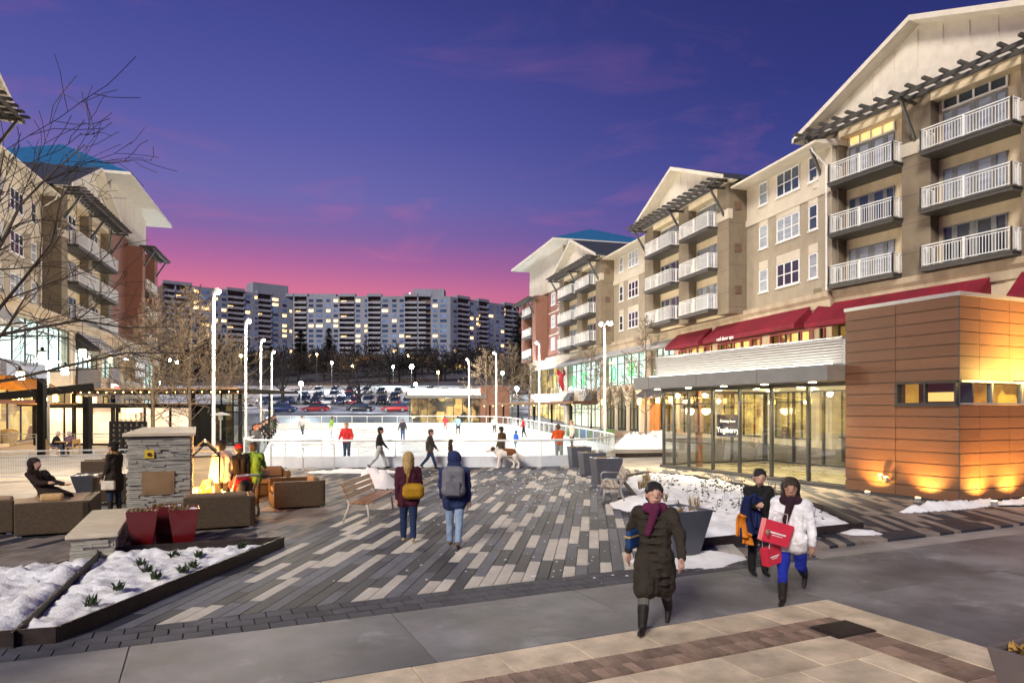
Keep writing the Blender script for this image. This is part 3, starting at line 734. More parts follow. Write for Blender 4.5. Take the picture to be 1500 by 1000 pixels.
# near wing podium
bA = 0.1
for a, b in ((-6,0.5),(.5,7.0),(7.0,12.5),(12.5,18.7)):
    podium_bay(FA, RB, a, b, bA, (5.4,7.6,shop_warm,4,.2), (bA+.2,4.0,shop_warm,4,.4), cream)
cornice(FA, RB, -6, 18.7)
awning(FA, RB, 8.2, 18.1, 9.0, 1.25, 1.4, red_aw, .28); awning(FA, RB, -4, 6.8, 9.0, 1.25, 1.4, red_aw, .28)
put(MB().box(0,13.9,-.05,.12,9.7,10.0), 'base_band', taupe, FA, RB, (4.6,0,0))
# gothic arches beside the fashion shop
def arches(F, par, s0, n, wd, pier, base, spring, top):
    m = MB(); st = wd+pier; W = n*st+pier
    for i in range(n):
        x0 = pier+i*st; x1 = x0+wd; cx = (x0+x1)/2; pts = []
        rr = wd*.95
        for k in range(9):      # left half of a pointed arch, then mirrored
            t = k/8; x_ = x0+t*wd/2; pts.append((x_, spring+sqrt(max(0, rr*rr-(x0+rr-x_)**2))))
        pts += [(2*cx-x_, z_) for x_, z_ in pts[-2::-1]]
        for (xa, za), (xb, zb) in zip(pts, pts[1:]):
            m.add([(xa,0,za),(xb,0,zb),(xb,0,top),(xa,0,top),(xa,-.5,za),(xb,-.5,zb)], [(0,1,2,3),(1,0,4,5)])
            m.beam((xa,.03,za),(xb,.03,zb),.14,.12)
    for i in range(n+1): m.box(i*st,i*st+pier,-.5,0,base-.3,top)
    put(m, 'arcade', cream2, F, par, (s0,.32,0)); 
    for i in range(n):
        x0 = pier+i*st; fm = MB()
        for k in range(4): x_ = x0+wd*k/3; fm.box(x_-.05,x_+.05,-.3,-.2,base,spring+1.5)
        fm.box(x0,x0+wd,-.3,-.2,base+2.2,base+2.32).box(x0,x0+wd,-.3,-.2,base,base+.25)
        o = put(fm, 'arch_door', darkm, F, par, (s0,.32,0)); MB().box(x0,x0+wd,-.27,-.25,base,top-.3).build('glazing', gl_store, o)
    put(MB().box(0,W,-.5,-.46,base,top), 'shop_interior', shop_dim, F, par, (s0,.32,0))
arches(FB, RB, 24.1, 3, 2.5, .4, bB, 2.9, 5.0)
put(MB().cyl((0,0),.32,0,.06,14), 'medallion', limest, FB, RB, (0,0,0)).hide_render = False
for x_ in (27.2, 30.1):
    o = put(MB().tube([(0,0,0),(0,.1,0)], .3, 14), 'medallion', pmat('terracotta',(.32,.17,.09),.8), FB, RB, (x_,.33,4.65))
bpy.data.objects.remove([o for o in RB.children if o.name == 'medallion'][0])
tx_dark = pmat('sign_dark', (.05,.045,.04), .5, 0, 1, 0)
def sign(body, F, s, d, z, size, mat, par, name='sign_lettering', ext=.02):
    p = F.w(s, d, z)-Vector(par.location)
    return text(body, name, mat, par, p, (radians(90), 0, F.a+pi), size, ext)
sign('LOFT', FB, 39.2, .06, 4.35, 1.25, tx_dark, RB)
tx_w = pmat('sign_white', (.85,.82,.8), .5, 0, 1, 0)
sign('red door spa', FB, 7.9, 1.37, 7.7, .42, tx_w, RB)
# black shop awnings and neon shapes
bl_aw = pmat('black_awning', (.018,.017,.018), .7, .1, 3, .1, 60)
for a, b in ((43.6,45.9),(36.0,38.3)):
    awning(FB, RB, a, b, 4.6, 1.5, 1.1, bl_aw, .1)
for i, (s_, z_) in enumerate(((28.2,6.6),(32.6,6.4),(41.5,6.2),(45.2,6.0))):
    put(MB().tube([(.5*cos(t*pi/6), 0, .75*sin(t*pi/6)) for t in range(13)], .09, 5), 'neon_ring', green_em, FB, RB, (s_,-.6,z_))
for s_, wd in ((24.6,2.2),(30,1.7),(39.2,1.9),(19.2,2.2)):
    put(MB().box(0,wd,-.04,.04,0,1.0), 'light_panel', white_em, FB, RB, (s_,-.9,6.0))
# orange timber door and round planters by the arcade
put(MB().box(0,1.9,0,.14,bB,3.1).box(.9,1.0,.14,.18,bB,3.1).box(0,1.9,.14,.17,2.2,2.3), 'timber_door', pmat('orange_timber',(.42,.17,.035),.6,.2,3,.2,30,stretch=(4,1,.4)), FB, RB, (20.6,.02,0))
put(MB().xprism([(0,4.7),(1.2,3.8),(1.2,3.55),(0,3.6)], 0, 5.4), 'bistro_awning', pmat('blue_grey_awning',(.06,.065,.09),.7), FB, RB, (18.0,0.02,0))
# sconces lighting the arcade wall
for i, s_ in enumerate((33.1, 24.0, 20.1, 17.7)):
    o = put(MB().box(-.14,.14,.35,.6,3.05,3.6), 'sconce', warm_em, FB, RB, (s_,.05,0))
    lamp('sconce_light', RB, FB.w(s_,1.3,3.4)-Vector(RB.location), 160, (1,.62,.28), .2)
# chimney and rooftop unit
put(MB().box(0,2.6,-9.6,-7,18,22.2).box(-.3,2.9,-9.9,-6.7,22.2,22.6).cyl((1.3,-8.3),.6,22.6,23.4,10), 'rooftop_unit', pmat('blue_grey_metal',(.07,.10,.15),.5), FB, RB, (9.6,0,0))
# lobster-red blade sign and bright script sign on the far restaurant
o = put(MB().tube([(0,0,-1.3),(.05,.15,-.6),(0,.35,0),(-.05,.3,.7),(0,.55,1.25)], [.12,.28,.36,.3,.06], 8).tube([(0,.3,.5),(0,.75,.9),(0,.8,1.5)], [.1,.2,.05], 6).tube([(0,.2,.4),(0,-.2,.9),(0,-.05,1.5)], [.1,.2,.05], 6), 'blade_sign', pmat('red_sign',(.45,.02,.03),.4,.2,4,0), FB, RB, (46.2,.5,6.2), smooth=True)
scr = MB()
for r_ in range(2):
    pts = [(x_*.16, .35, .2*sin(x_*1.9+r_)+.12*sin(x_*3.1)+r_*-.75) for x_ in range(50-12*r_)]
    scr.tube(pts, .07, 5)
put(scr, 'script_sign', em('script_white',(1,.95,.88),5), FB, RB, (52.0,.3,4.4))

# ------------------------------------------------------------------ left building
FC = Frame(-44.4, 86.0, atan2(-1, .29))
LB = thing('apartment_building', 'beige and brick balcony apartment block with blue roof and bright shops on the left', 'building', (-36,56,gz(56)))
end_pavilion(FC, LB, 2.6, 18.2, eave=25.4, ridge=30.6, d0=0., back=13, ovh=2.4, balc=(2.6,7.4), tz=21.4, pz=20.2)
tower(FC, LB, 18.6, [(1.2,6.4),(7.4,12.8),14.2], taupe, d0=-.6, eave=20.2, peak=24.0)
recess(FC, LB, 32.8, 44.4, [(1.2,.95,1),(3.6,2.3,3),(7.3,1.5,2)], d=-2.0, eave=19.4)
tower(FC, LB, 44.2, [(1.4,5.8),(7.2,11.8),13.4], taupe, d0=-.6, eave=21.2, peak=24.6)
bC = gz(50)
cool_w = em_noise('window_white_blue', C(190,228,232)[:3], C(255,255,255)[:3], 1.8, .45, lo=.2, hi=.6)
podium_bay(FC, LB, 0.0, 9.0, bC, (4.6,8.0,shop_cool,4,.15), (bC+.2,3.7,shop_cool,4,.3))
podium_bay(FC, LB, 9.0, 17.5, bC, (5.4,8.0,shop_dim,4,.15), (bC+.2,3.7,shop_dim,4,.3))
podium_bay(FC, LB, 17.5, 24.8, bC, (5.4,8.2,shop_cool,4,.15), (bC+.2,3.8,shop_warm,4,.3))
podium_bay(FC, LB, 24.8, 32.2, bC, (5.2,8.2,cool_w,5,.15), (bC+.2,3.9,shop_warm,4,.3))
podium_bay(FC, LB, 32.2, 46.0, bC, (5.4,9.0,cool_w,6,.15), (bC+.1,4.0,shop_warm,6,.4), cream2, z1=9.8)
podium_bay(FC, LB, 46.0, 60.0, bC, (5.4,9.0,cool_w,6,.15), (bC+.1,4.0,shop_warm,6,.4), cream2, z1=9.8)
cornice(FC, LB, -.2, 60.0)
strip = pmat('striped_awning', (.75,.74,.72), .7, 0, 1, 0); t_ = strip.node_tree
wv = t_.nodes.new('ShaderNodeTexWave'); wv.inputs['Scale'].default_value = 1.7; co_ = t_.nodes.new('ShaderNodeTexCoord'); t_.links.new(co_.outputs['Object'], wv.inputs['Vector'])
rp_ = t_.nodes.new('ShaderNodeValToRGB'); rp_.color_ramp.interpolation = 'CONSTANT'; rp_.color_ramp.elements[0].color = (.02,.02,.025,1); rp_.color_ramp.elements[1].position = .5; rp_.color_ramp.elements[1].color = (.75,.74,.72,1)
t_.links.new(wv.outputs[0], rp_.inputs[0]); t_.links.new(rp_.outputs[0], t_.nodes['Principled BSDF'].inputs['Base Color'])
awning(FC, LB, 24.6, 31.6, 8.9, 1.5, 1.9, strip, .15); awning(FC, LB, 46.6, 54, 9.2, 1.6, 1.9, strip, .15)
orange_aw = pmat('orange_awning', (.55,.20,.02), .7)
awning(FC, LB, 38.5, 45.5, 4.6, .8, 1.4, orange_aw, .15)
put(MB().box(0,7.0,.02,.35,5.0,6.0), 'shop_canopy', pmat('zinc_blue',(.16,.17,.24),.5), FC, LB, (38.5,0,-.35))
put(MB().box(0,6.2,.01,.2,4.0,6.3), 'dark_fascia', pmat('slate_fascia',(.055,.045,.045),.7), FC, LB, (25.4,0,-.3))
sign('ZEN', FC, 42.0, .5, 5.75, 1.15, tx_dark, LB)
nn = MB()
for k in range(9): nn.tube([(-k*.2, 0, -.14), (-k*.2-.05, 0, .16), (-k*.2-.14, 0, .05)], .035, 5)
put(nn, 'neon_script', em('neon_red', C(255,70,60), 6), FC, LB, (21.7,.3,4.6))
put(MB().box(-2.1,.3,.16,.2,-.35,.4), 'neon_backing', em('sign_redwhite', C(255,235,225), 2), FC, LB, (21.7,.0,4.6))
sb = MB()
for r_ in range(2):
    for k in range(9): sb.box(-k*.46,-k*.46+.3,.05,.1,r_*-.85,r_*-.85+(.65 if k % 3 else .5)); 
put(MB().box(-4.3,.5,0,.06,-1.1,1.1), 'sign_board', tx_dark, FC, LB, (12.6,.1,7.0)); put(sb, 'sign_lettering', tx_w, FC, LB, (12.4,.1,7.05))
put(MB().box(0,3.2,.01,.14,2.9,6.6), 'stone_panel', brickmat('grey_stone_tiles',(.22,.22,.24),(.14,.14,.16),(.1,.1,.1),.5,.3), FC, LB, (19.0,0,0))
for i, s_ in enumerate((44.6, 40.3, 37.0, 31.9, 27.5, 22.8)):
    zz = 3.1 if i < 5 else 6.9
    put(MB().box(-.13,.13,.12,.34,zz,zz+.5), 'sconce', warm_em, FC, LB, (s_,.05,0))
    lamp('sconce_light', LB, FC.w(s_,1.2,zz+.2)-Vector(LB.location), 140, (1,.62,.3), .2)
# ================================================================== far apartment tower on the hill
apc = pmat('tower_concrete', (.25,.265,.32), .85, .08, .1, 0, dirt=.15)
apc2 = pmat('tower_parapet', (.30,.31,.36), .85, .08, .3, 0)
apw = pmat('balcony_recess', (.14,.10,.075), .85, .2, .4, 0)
ap_dark = pmat('tower_glass', (.03,.06,.12), .08, .3, .5, 0, rand=.5, spec=.8)
ap_blue = pmat('tower_glass_pale', (.14,.23,.40), .15, .3, .5, 0, rand=.4)
ap_lit = em_noise('tower_window_lit', C(255,170,70)[:3], C(255,240,190)[:3], 2.2, .9)
AP = thing('apartment_tower', 'wide pale twelve-storey apartment slab with lit windows on the hill behind', 'building', (-80,390,30))
PAT = [('g',2.2),('w',3.6),('g',1.6),('w',2.6),('g',1.2),('b',7.0),('g',.7),('b',7.0),('g',.6),('w',2.4),('g',1.8),('w',2.4),('g',2.4),('w',3.4),('g',.7),('b',7.2),('g',.5),('w',1.4),('g',2.6),('w',2.4),('g',.8),('b',8.6),('g',.8),('w',2.4),('g',2.0),('w',2.2)]
FLH = 2.86; NF = 12
_w = {}
def ap_win(wd):
    if wd not in _w:
        a = MB().box(0,wd,-.1,.06,0,1.5).box(wd/2-.05,wd/2+.05,.06,.1,0,1.5)
        _w[wd] = [a.mesh('window', m) for m in (ap_dark, ap_blue, ap_lit)]
    return _w[wd]
def wing(F, Lw, z0, zr, shift=0, cut=0):
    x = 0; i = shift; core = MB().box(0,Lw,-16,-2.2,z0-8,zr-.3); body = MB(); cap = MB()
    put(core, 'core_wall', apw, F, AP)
    while x < Lw:
        t, wd = PAT[i % len(PAT)]; wd = min(wd, Lw-x); i += 1
        if t in 'gw': body.box(x,x+wd,-2.25,0,z0-8,zr)
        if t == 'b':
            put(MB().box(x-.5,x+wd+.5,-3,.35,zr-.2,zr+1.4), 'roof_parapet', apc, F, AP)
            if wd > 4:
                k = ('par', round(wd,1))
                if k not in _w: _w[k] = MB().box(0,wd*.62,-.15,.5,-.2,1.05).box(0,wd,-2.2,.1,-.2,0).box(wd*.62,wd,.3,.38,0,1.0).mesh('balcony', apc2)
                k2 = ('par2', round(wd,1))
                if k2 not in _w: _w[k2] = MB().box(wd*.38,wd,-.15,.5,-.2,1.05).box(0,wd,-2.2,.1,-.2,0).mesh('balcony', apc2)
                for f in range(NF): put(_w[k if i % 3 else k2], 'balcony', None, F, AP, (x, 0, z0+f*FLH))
                gl = ap_win(round(wd*.36,2))
                for f in range(NF):
                    if R.random() < .5:
                        q = R.random(); put(gl[2] if q < .22 else gl[0], 'balcony_door', None, F, AP, (x+(wd*.6 if i % 3 else .1), -2.15, z0+f*FLH+.3))
        if t == 'w' and wd > 1:
            for f in range(NF):
                q = R.random(); me = ap_win(round(wd,2))[2 if q < .15 else (1 if q < .6 else 0)]
                put(me, 'window', None, F, AP, (x, 0, z0+f*FLH+.75))
        x += wd
    put(body, 'wall', apc, F, AP)
FD1 = Frame(-35, 388, pi); FD2 = Frame(-125, 391, atan2(-44, -52)); FD3 = Frame(6.0, 428, atan2(-40, -41))
ZA = 31.5; ZR = ZA+NF*FLH+1.2
wing(FD1, 93, ZA, ZR, 0); wing(FD2, 68, ZA, ZR, 9); wing(FD3, 57.3, ZA, ZR-.2, 5)
put(MB().box(4,22,-14,-4,ZR,ZR+4.8).box(66,84,-14,-4,ZR,ZR+2.0), 'lift_house', apc, FD1, AP)
put(MB().box(2,22,-14,-3,ZR,ZR+6.4), 'lift_house', apc, FD2, AP)
put(MB().ell((24,-6,ZR+2.6),(.35,.35,.35)), 'beacon', em('beacon_red', C(255,120,110), 30), FD1, AP)
# ------------------------------------------------------------------ lit parking deck below it
deck_lit = em_noise('deck_light', C(130,80,20)[:3], C(255,225,140)[:3], 1.3, .25, (1,1,.4), lo=.4, hi=.7)
PG = thing('parking_garage', 'low two-level parking deck with glowing yellow openings below the apartment slab', 'garage', (-48,300,20))
for k, (x0, x1, z0, z1, Y) in enumerate(((-80,-56,24.0,25.6,300),(-78,-68,20.6,21.8,296),(-30,-20,19.0,22.2,292),(-46,-34,24.4,25.2,299),(-104,-92,21.4,22.1,300))):
    MB().box(x0,x1,Y,Y+.3,z0,z1).build('lit_opening', deck_lit, PG, (48,-300,-20))
    col = MB()
    for i in range(int((x1-x0)/3.5)+1): col.box(x0+i*3.5-.3,x0+i*3.5+.3,Y-1,Y+.3,z0-.4,z1+.4)
    col.box(x0,x1,Y-1.2,Y+12,z1,z1+1.1).box(x0,x1,Y-1.2,Y+12,z0-1.3,z0-.05)
    col.build('deck', pmat('deck_concrete',(.16,.12,.10),.85,.1,.4,0), PG, (48,-300,-20))
# ------------------------------------------------------------------ cars
tyre = pmat('tyre', (.015,.015,.016), .8, 0, 1, 0); rim = pmat('wheel_rim', (.45,.45,.47), .3, 0, 1, 0, metal=.8)
cglass = pmat('car_glass', (.02,.03,.05), .05, .1, 1, 0, spec=.9); hl_m = pmat('headlight', (.7,.72,.75), .1, 0, 1, 0)
CC = {'dark blue': (.02,.035,.10), 'black': (.012,.012,.014), 'silver': (.38,.39,.41), 'grey': (.12,.125,.13), 'white': (.72,.72,.72), 'red': (.30,.02,.02), 'slate blue': (.10,.14,.22), 'tan': (.35,.29,.20)}
cm = {k: pmat('car_paint_'+k.replace(' ','_'), v, .25, .05, 1, 0, coat=.6, spec=.5) for k, v in CC.items()}
def loft(secs):
    "secs: list of (x, halfwidth_bottom, halfwidth_top, z0, z1)"
    m = MB()
    for x_, a, b, z0, z1 in secs: m.v += [(x_,-a,z0),(x_,a,z0),(x_,a*1.0,(z0+z1)*.55),(x_,b,z1),(x_,-b,z1),(x_,-a*1.0,(z0+z1)*.55)]
    n = 6
    for i in range(len(secs)-1):
        for k in range(n): m.f.append((i*n+k, i*n+(k+1) % n, (i+1)*n+(k+1) % n, (i+1)*n+k))
    m.f.append(tuple(range(n-1,-1,-1))); m.f.append(tuple((len(secs)-1)*n+k for k in range(n))); return m
def car_meshes(suv):
    hh = 1.0 if suv else .86; rt = 1.72 if suv else 1.43
    body = loft([(-2.25,.72,.6,.35,.78),(-2.1,.86,.76,.25,hh-.06),(-1.2,.9,.82,.22,hh),(0,.9,.84,.22,hh),(1.05,.9,.82,.22,hh-.02),(1.9,.87,.76,.25,hh-.14),(2.22,.7,.58,.34,.66)])
    cab = loft([(-1.95 if suv else -1.7,.74,.70,hh-.05,hh+.02),(-1.7 if suv else -1.0,.74,.58,hh-.05,rt-.05),(-.2,.75,.6,hh-.05,rt),(.25,.75,.58,hh-.05,rt-.04),(1.1,.74,.68,hh-.05,hh)])
    roof = loft([(-1.66 if suv else -.95,.50,.46,rt-.05,rt-.02),(-.2,.56,.5,rt-.05,rt+.03),(.22,.52,.46,rt-.06,rt-.01)])
    wh = MB().tube([(0,-.1,0),(0,.1,0)], .33, 12); ri = MB().tube([(0,-.11,0),(0,.11,0)], .2, 10)
    hl = MB().ell((0,0,0),(.08,.17,.09))
    return body, cab, roof, wh, ri, hl
CARM = {s_: car_meshes(s_) for s_ in (0, 1)}; _cc = {}
def car(color, label, x, y, rz, suv=0, parts=True):
    if (color, suv) not in _cc:
        b, c_, r_, wh, ri, hl = CARM[suv]
        _cc[(color, suv)] = (b.mesh('body', cm[color], True), c_.mesh('glasshouse', cglass), r_.mesh('roof', cm[color], True), wh.mesh('wheel', tyre), ri.mesh('rim', rim), hl.mesh('headlight', hl_m, True))
    ms = _cc[(color, suv)]; z = HT(y)+.03; dzdy = (HT(y+.5)-HT(y-.5))
    t = thing('parked_car', label, 'car', (x, y, z), rz, 'cars parked beyond the rink')
    t.rotation_euler = (Matrix.Rotation(math.atan(dzdy), 4, 'X') @ Matrix.Rotation(rz, 4, 'Z')).to_euler()
    place(ms[0], 'body', t); place(ms[1], 'glasshouse', t); place(ms[2], 'roof', t)
    for sx in (-1.35, 1.38):
        for sy in (-.82, .82):
            w_ = place(ms[3], 'wheel', t, (sx, sy, .33)); place(ms[4], 'rim', w_)
    for sy in (-.6, .6): place(ms[5], 'headlight', t, (2.12, sy, .64))
    return t
ORD = ['first','second','third','fourth','fifth','sixth','seventh','eighth','ninth','tenth','eleventh','twelfth','thirteenth','fourteenth','fifteenth','sixteenth','seventeenth','eighteenth','nineteenth','twentieth']
def row(Y, x0, x1, n, nm, cols):
    k = 0
    for i in range(n):
        if R.random() < .06 and n > 8: continue
        x = x0+(x1-x0)*i/(n-1); c_ = cols[i % len(cols)]; s_ = 1 if R.random() < .4 else 0
        car(c_, '%s %s, %s from left in the %s' % (c_, 'tall wagon' if s_ else 'sedan', ORD[k], nm), x+R.uniform(-.2,.2), Y+R.uniform(-.4,.4), -pi/2+R.uniform(-.03,.03), s_); k += 1
kc = ['slate blue','silver','dark blue','grey','black','white','dark blue','red','silver','black','grey','slate blue']
row(127.5, -46.5, -17, 13, 'second parking row behind the rink', kc)
row(144, -44, 14, 19, 'third parking row behind the rink', kc[3:]+kc[:3])
row(163, -46, 18, 18, 'fourth parking row behind the rink', kc[5:]+kc[:5])
for i, (px, c_) in enumerate(((415,'dark blue'),(462,'red'),(528,'black'),(578,'red'),(612,'grey'))):
    p = at(px, 111); car(c_, '%s sedan seen side-on, %s from the left just beyond the far rink rail' % (c_, ORD[i]), p.x, 111+.2*i, pi if i % 2 else 0, 0)
# ------------------------------------------------------------------ parking and street lamps
def street_lamp(px, py, Y, col, label, e=0, r=.22, twin=False):
    p = at(px, Y, py); z0 = HT(Y) if Y > 85 else gz(Y)
    t = thing('street_lamp', label, 'street lamp', (p.x, Y, z0), 0, 'lamps beyond the rink')
    h = p.z-z0
    MB().tube([(0,0,0),(0,0,.4),(0,0,h-.3)], [.11,.07,.05], 8).build('pole', greym, t)
    MB().box(-.06,.06,-.06,.06,h-.32,h-.2).cyl((0,0),.16,h-.24,h-.2,10).build('collar', greym, t)
    m = em('lamp_%d_%d_%d' % tuple(int(c*99) for c in col), col, 90)
    r *= .62; MB().ell((0,0,h),(r,r,r*1.1)).build('globe', m, t, smooth=True)
    if e: lamp('globe_light', t, (0,-.5,h), e, col, .3)
WH = (.86,.93,1.0); OR = (1.0,.55,.16); GR = (.75,1.0,.85)
street_lamp(441, 562, 100, WH, 'bright white globe lamp left of centre in front of the car park', 9000, .5)
street_lamp(609, 563, 104, WH, 'white globe lamp between the glass kiosk and the car rows', 6000, .42)
street_lamp(757, 569, 96, WH, 'bright white globe lamp left of the right building', 6000, .5)
street_lamp(486, 531, 172, WH, 'white lot lamp above the parked cars, centre left', 9000, .5)
street_lamp(576, 537, 200, GR, 'greenish white lot lamp right of the spreading bare tree', 6000, .6)
street_lamp(603, 537, 186, (1,.95,.85), 'brightest white twin lot lamp above the parked cars', 12000, .9)
street_lamp(353, 521, 176, OR, 'orange road lamp seen between the left pair of rink poles', 4000, .55)
street_lamp(464, 519, 210, OR, 'orange road lamp left of the glowing parking deck', 3000, .45)
street_lamp(597, 521, 232, OR, 'orange road lamp in front of the apartment slab centre', 3000, .7)
street_lamp(516, 536, 215, OR, 'low orange road lamp among dark trees by the parking deck', 0, .6)
street_lamp(642, 545, 172, OR, 'orange lamp on a pale pole above the glass kiosk', 3000, .5)
street_lamp(249, 527, 190, GR, 'pale lamp far left behind the bare trees', 0, .6)
street_lamp(259, 530, 180, GR, 'second pale lamp far left behind the bare trees', 3000, .7)
street_lamp(736, 546, 150, GR, 'greenish white lamp behind the right-hand bare trees', 4000, .6)
street_lamp(232, 560, 98, WH, 'white lamp above the dark kiosk roof on the left', 5000, .5)
# ================================================================== timber pavilion with the glass shop
FW = Frame(11.6, 17.7, radians(114.7))
wood_m = pmat('wood_panel', (.135,.066,.036), .45, .12, 5, .08, 60, rand=.12, stretch=(1.2,1.2,14), spec=.4)
darktrim = pmat('dark_trim', (.05,.05,.055), .5, .1, 3, .1)
alu = pmat('aluminium_edge', (.42,.43,.44), .35, .05, 3, 0, metal=.6)
conc_grey = pmat('fascia_grey', (.16,.165,.165), .55, .08, 2, .1)
WP = thing('timber_pavilion', 'low pavilion clad in orange-brown timber panels with a glass shop and grey canopy', 'pavilion', (11.6,17.7,0))
PH = .318; PB = .07
put(MB().box(.03,3.42,-8,-.04,0,PB+8*PH-.01).box(.03,3.42,-8,-.04,PB+10*PH+.01,5.42), 'core_wall', darktrim, FW, WP)
put(MB().box(1.8,3.42,-8,-.04,PB+8*PH-.01,PB+10*PH+.01), 'core_wall', darktrim, FW, WP)
put(MB().box(-.03,3.47,-8.1,.02,5.455,5.56), 'roof_edge', alu, FW, WP)
put(MB().box(.005,3.45,-.03,.012,0,PB-.01).box(-.012,.03,-8,.012,0,PB-.01), 'plinth', darktrim, FW, WP)
_pp = {}
def panel(x0, x1, z0, z1):
    k = (round(x1-x0,3), round(z1-z0,3))
    if k not in _pp: _pp[k] = MB().box(0,k[0],-.03,0,0,k[1]).mesh('wood_panel', wood_m)
    return put(_pp[k], 'wood_panel', None, FW, WP, (x0, 0, z0), bevel=0)
def panel_r(y0, y1, z0, z1):
    k = ('r', round(y1-y0,3), round(z1-z0,3))
    if k not in _pp: _pp[k] = MB().box(0,.03,-k[1],0,0,k[2]).mesh('wood_panel', wood_m)
    return put(_pp[k], 'wood_panel', None, FW, WP, (0, y1, z0))
cols = [(.012,1.77),(1.79,3.43)]; rcol = [(-.84,-.012),(-2.13,-.853),(-3.42,-2.143),(-4.71,-3.433),(-6.0,-4.723),(-7.3,-6.013)]
for r_ in range(17):
    z0 = PB+r_*PH+.011; z1 = PB+(r_+1)*PH-.011
    for ci, (a, b) in enumerate(cols):
        if not (ci == 0 and r_ in (8,9)): panel(a, b, z0, z1)
    for a, b in rcol:
        if r_ not in (8,9): panel_r(a, b, z0, z1)
put(MB().box(-.012,.012,-.012,.012,0,5.45), 'corner_trim', darktrim, FW, WP)
zw0, zw1 = PB+8*PH, PB+10*PH
wf = MB().box(.05,1.77,-.1,.05,zw0,zw0+.06).box(.05,1.77,-.1,.05,zw1-.06,zw1).box(.05,.11,-.1,.05,zw0+.06,zw1-.06).box(1.69,1.77,-.1,.06,zw0+.06,zw1-.06).box(.9,.95,-.1,.03,zw0+.06,zw1-.06).box(.0,1.78,0,.07,zw0-.04,zw0)
o = put(wf, 'window_frame', darkm, FW, WP); MB().box(.1,1.7,-.04,-.03,zw0+.05,zw1-.05).build('pane', gl_store, o)
wf = MB().box(-.04,.1,-7.3,-.05,zw0,zw0+.05).box(-.04,.1,-7.3,-.05,zw1-.05,zw1)
for y_ in (-1.35,-2.7,-4.1,-5.5): wf.box(-.03,.1,y_-.03,y_+.03,zw0+.05,zw1-.05)
o = put(wf, 'window_frame', alu, FW, WP); MB().box(.02,.03,-7.3,-.06,zw0+.03,zw1-.03).build('pane', gl_store, o)
put(MB().box(1.6,1.7,-7.5,-.3,zw0-.2,zw1+.2), 'lit_interior', em_noise('pavilion_inside', C(120,66,14)[:3], C(255,190,80)[:3], 1.1, .9, lo=.3, hi=.8), FW, WP)
put(MB().box(.1,1.58,-.75,-.7,zw0-.2,zw1+.2), 'dark_screen', darktrim, FW, WP)  # dark sheet added to block the interior glow behind the side window
put(MB().box(.5,1.3,-.69,-.68,zw0+.1,zw0+.35), 'shelf_light', em('shelf_glow', C(255,190,110), 1.6), FW, WP)
# uplights
ul = pmat('fixture_grey', (.25,.25,.25), .4)
ufix = MB().tube([(0,0,0),(0,.1,.02)], .03, 8).tube([(0,.1,-.03),(0,.13,.12)], [.05,.07], 10).mesh('uplight', ul, True)
ubulb = MB().ell((0,.13,.125),(.055,.055,.02)).mesh('bulb', em('uplight_bulb', C(255,190,90), 30))
UC = (1,.50,.10)
for x_, z_, e in ((2.15,.5,55),(1.98,.45,0)):
    o = put(ufix, 'uplight', None, FW, WP, (x_, .02, z_)); place(ubulb, 'bulb', o)
for x_, d_, e in ((2.35,.42,260),(.85,.4,300)):
    p = FW.w(x_, d_, .16)-Vector(WP.location); lamp('uplight_beam', WP, p, e*1.6, UC, .05, radians(125), FW.w(0,-.42,1)-FW.w(0,0,0), .9)
    o = put(MB().cyl((0,0),.08,0,.13,10), 'ground_uplight', ul, FW, WP, (x_, d_, .0)); put(MB().cyl((0,0),.06,.13,.14,10), 'lens', em('uplight_bulb', C(255,190,90), 30), FW, WP, (x_, d_, 0))
for y_ in (-.75,-2.1,-3.6,-5.2):
    p = FW.w(-.42, y_, .16)-Vector(WP.location); lamp('uplight_beam', WP, p, 760, UC, .05, radians(130), FW.w(.42,0,1)-FW.w(0,0,0), .9)
    put(MB().cyl((0,0),.08,0,.13,10), 'ground_uplight', ul, FW, WP, (-.42, y_, 0)); put(MB().cyl((0,0),.06,.13,.14,10), 'lens', em('uplight_bulb', C(255,190,90), 30), FW, WP, (-.42, y_, 0))
# ledge lights washing the upper panels of the front
for y_ in (-2.3,-3.9,-5.6):
    put(MB().box(-1.36,-.02,y_-.025,y_+.025,zw1-.02,zw1+.03).box(-1.36,-1.2,y_-.1,y_+.1,zw1-.03,zw1+.07), 'ledge_light', ul, FW, WP)
    lamp('ledge_wash', WP, FW.w(-1.1, y_, zw1+.1)-Vector(WP.location), 1150, (1,.60,.14), .1, radians(165), FW.w(.75,0,.7)-FW.w(0,0,0), 1.0)
# --- glass shop
GX0, GX1, GY, GD = 3.45, 12.9, -.35, -6.2
gl_shop = glass('shop_glass', (.95,.96,.92), .16, .01)
put(MB().box(GX0,GX1,GD,GY,-.02,.06), 'floor', pmat('shop_floor',(.34,.30,.20),.25,.15,1,.05,20), FW, WP)
put(MB().box(GX0,GX1+.05,GY-.05,GY+.12,-.05,.12), 'kerb', darktrim, FW, WP)
put(MB().box(GX0,GX1+.6,GD-.3,.75,3.36,3.86), 'canopy', conc_grey, FW, WP, bevel=.01)
for x_ in (6.3, 9.4, 12.4): put(MB().box(x_-.008,x_+.008,.745,.757,3.37,3.85), 'canopy_joint', darktrim, FW, WP)
lou = pmat('white_louvre', (.78,.77,.74), .5, .04, 3, 0)
sl = MB().xprism([(0,0),(.03,0),(.15,.05),(.13,.07)], 0, 9.35).mesh('louvre', lou)
put(MB().box(GX0+.1,GX1,GD,-.12,3.86,4.68), 'louvre_backing', lou, FW, WP)
for i in range(9): put(sl, 'louvre', None, FW, WP, (GX0+.1, -.11, 3.88+i*.088))
put(MB().box(GX0+.1,GX1+.03,GD,.02,4.68,4.74), 'roof_edge', alu, FW, WP)
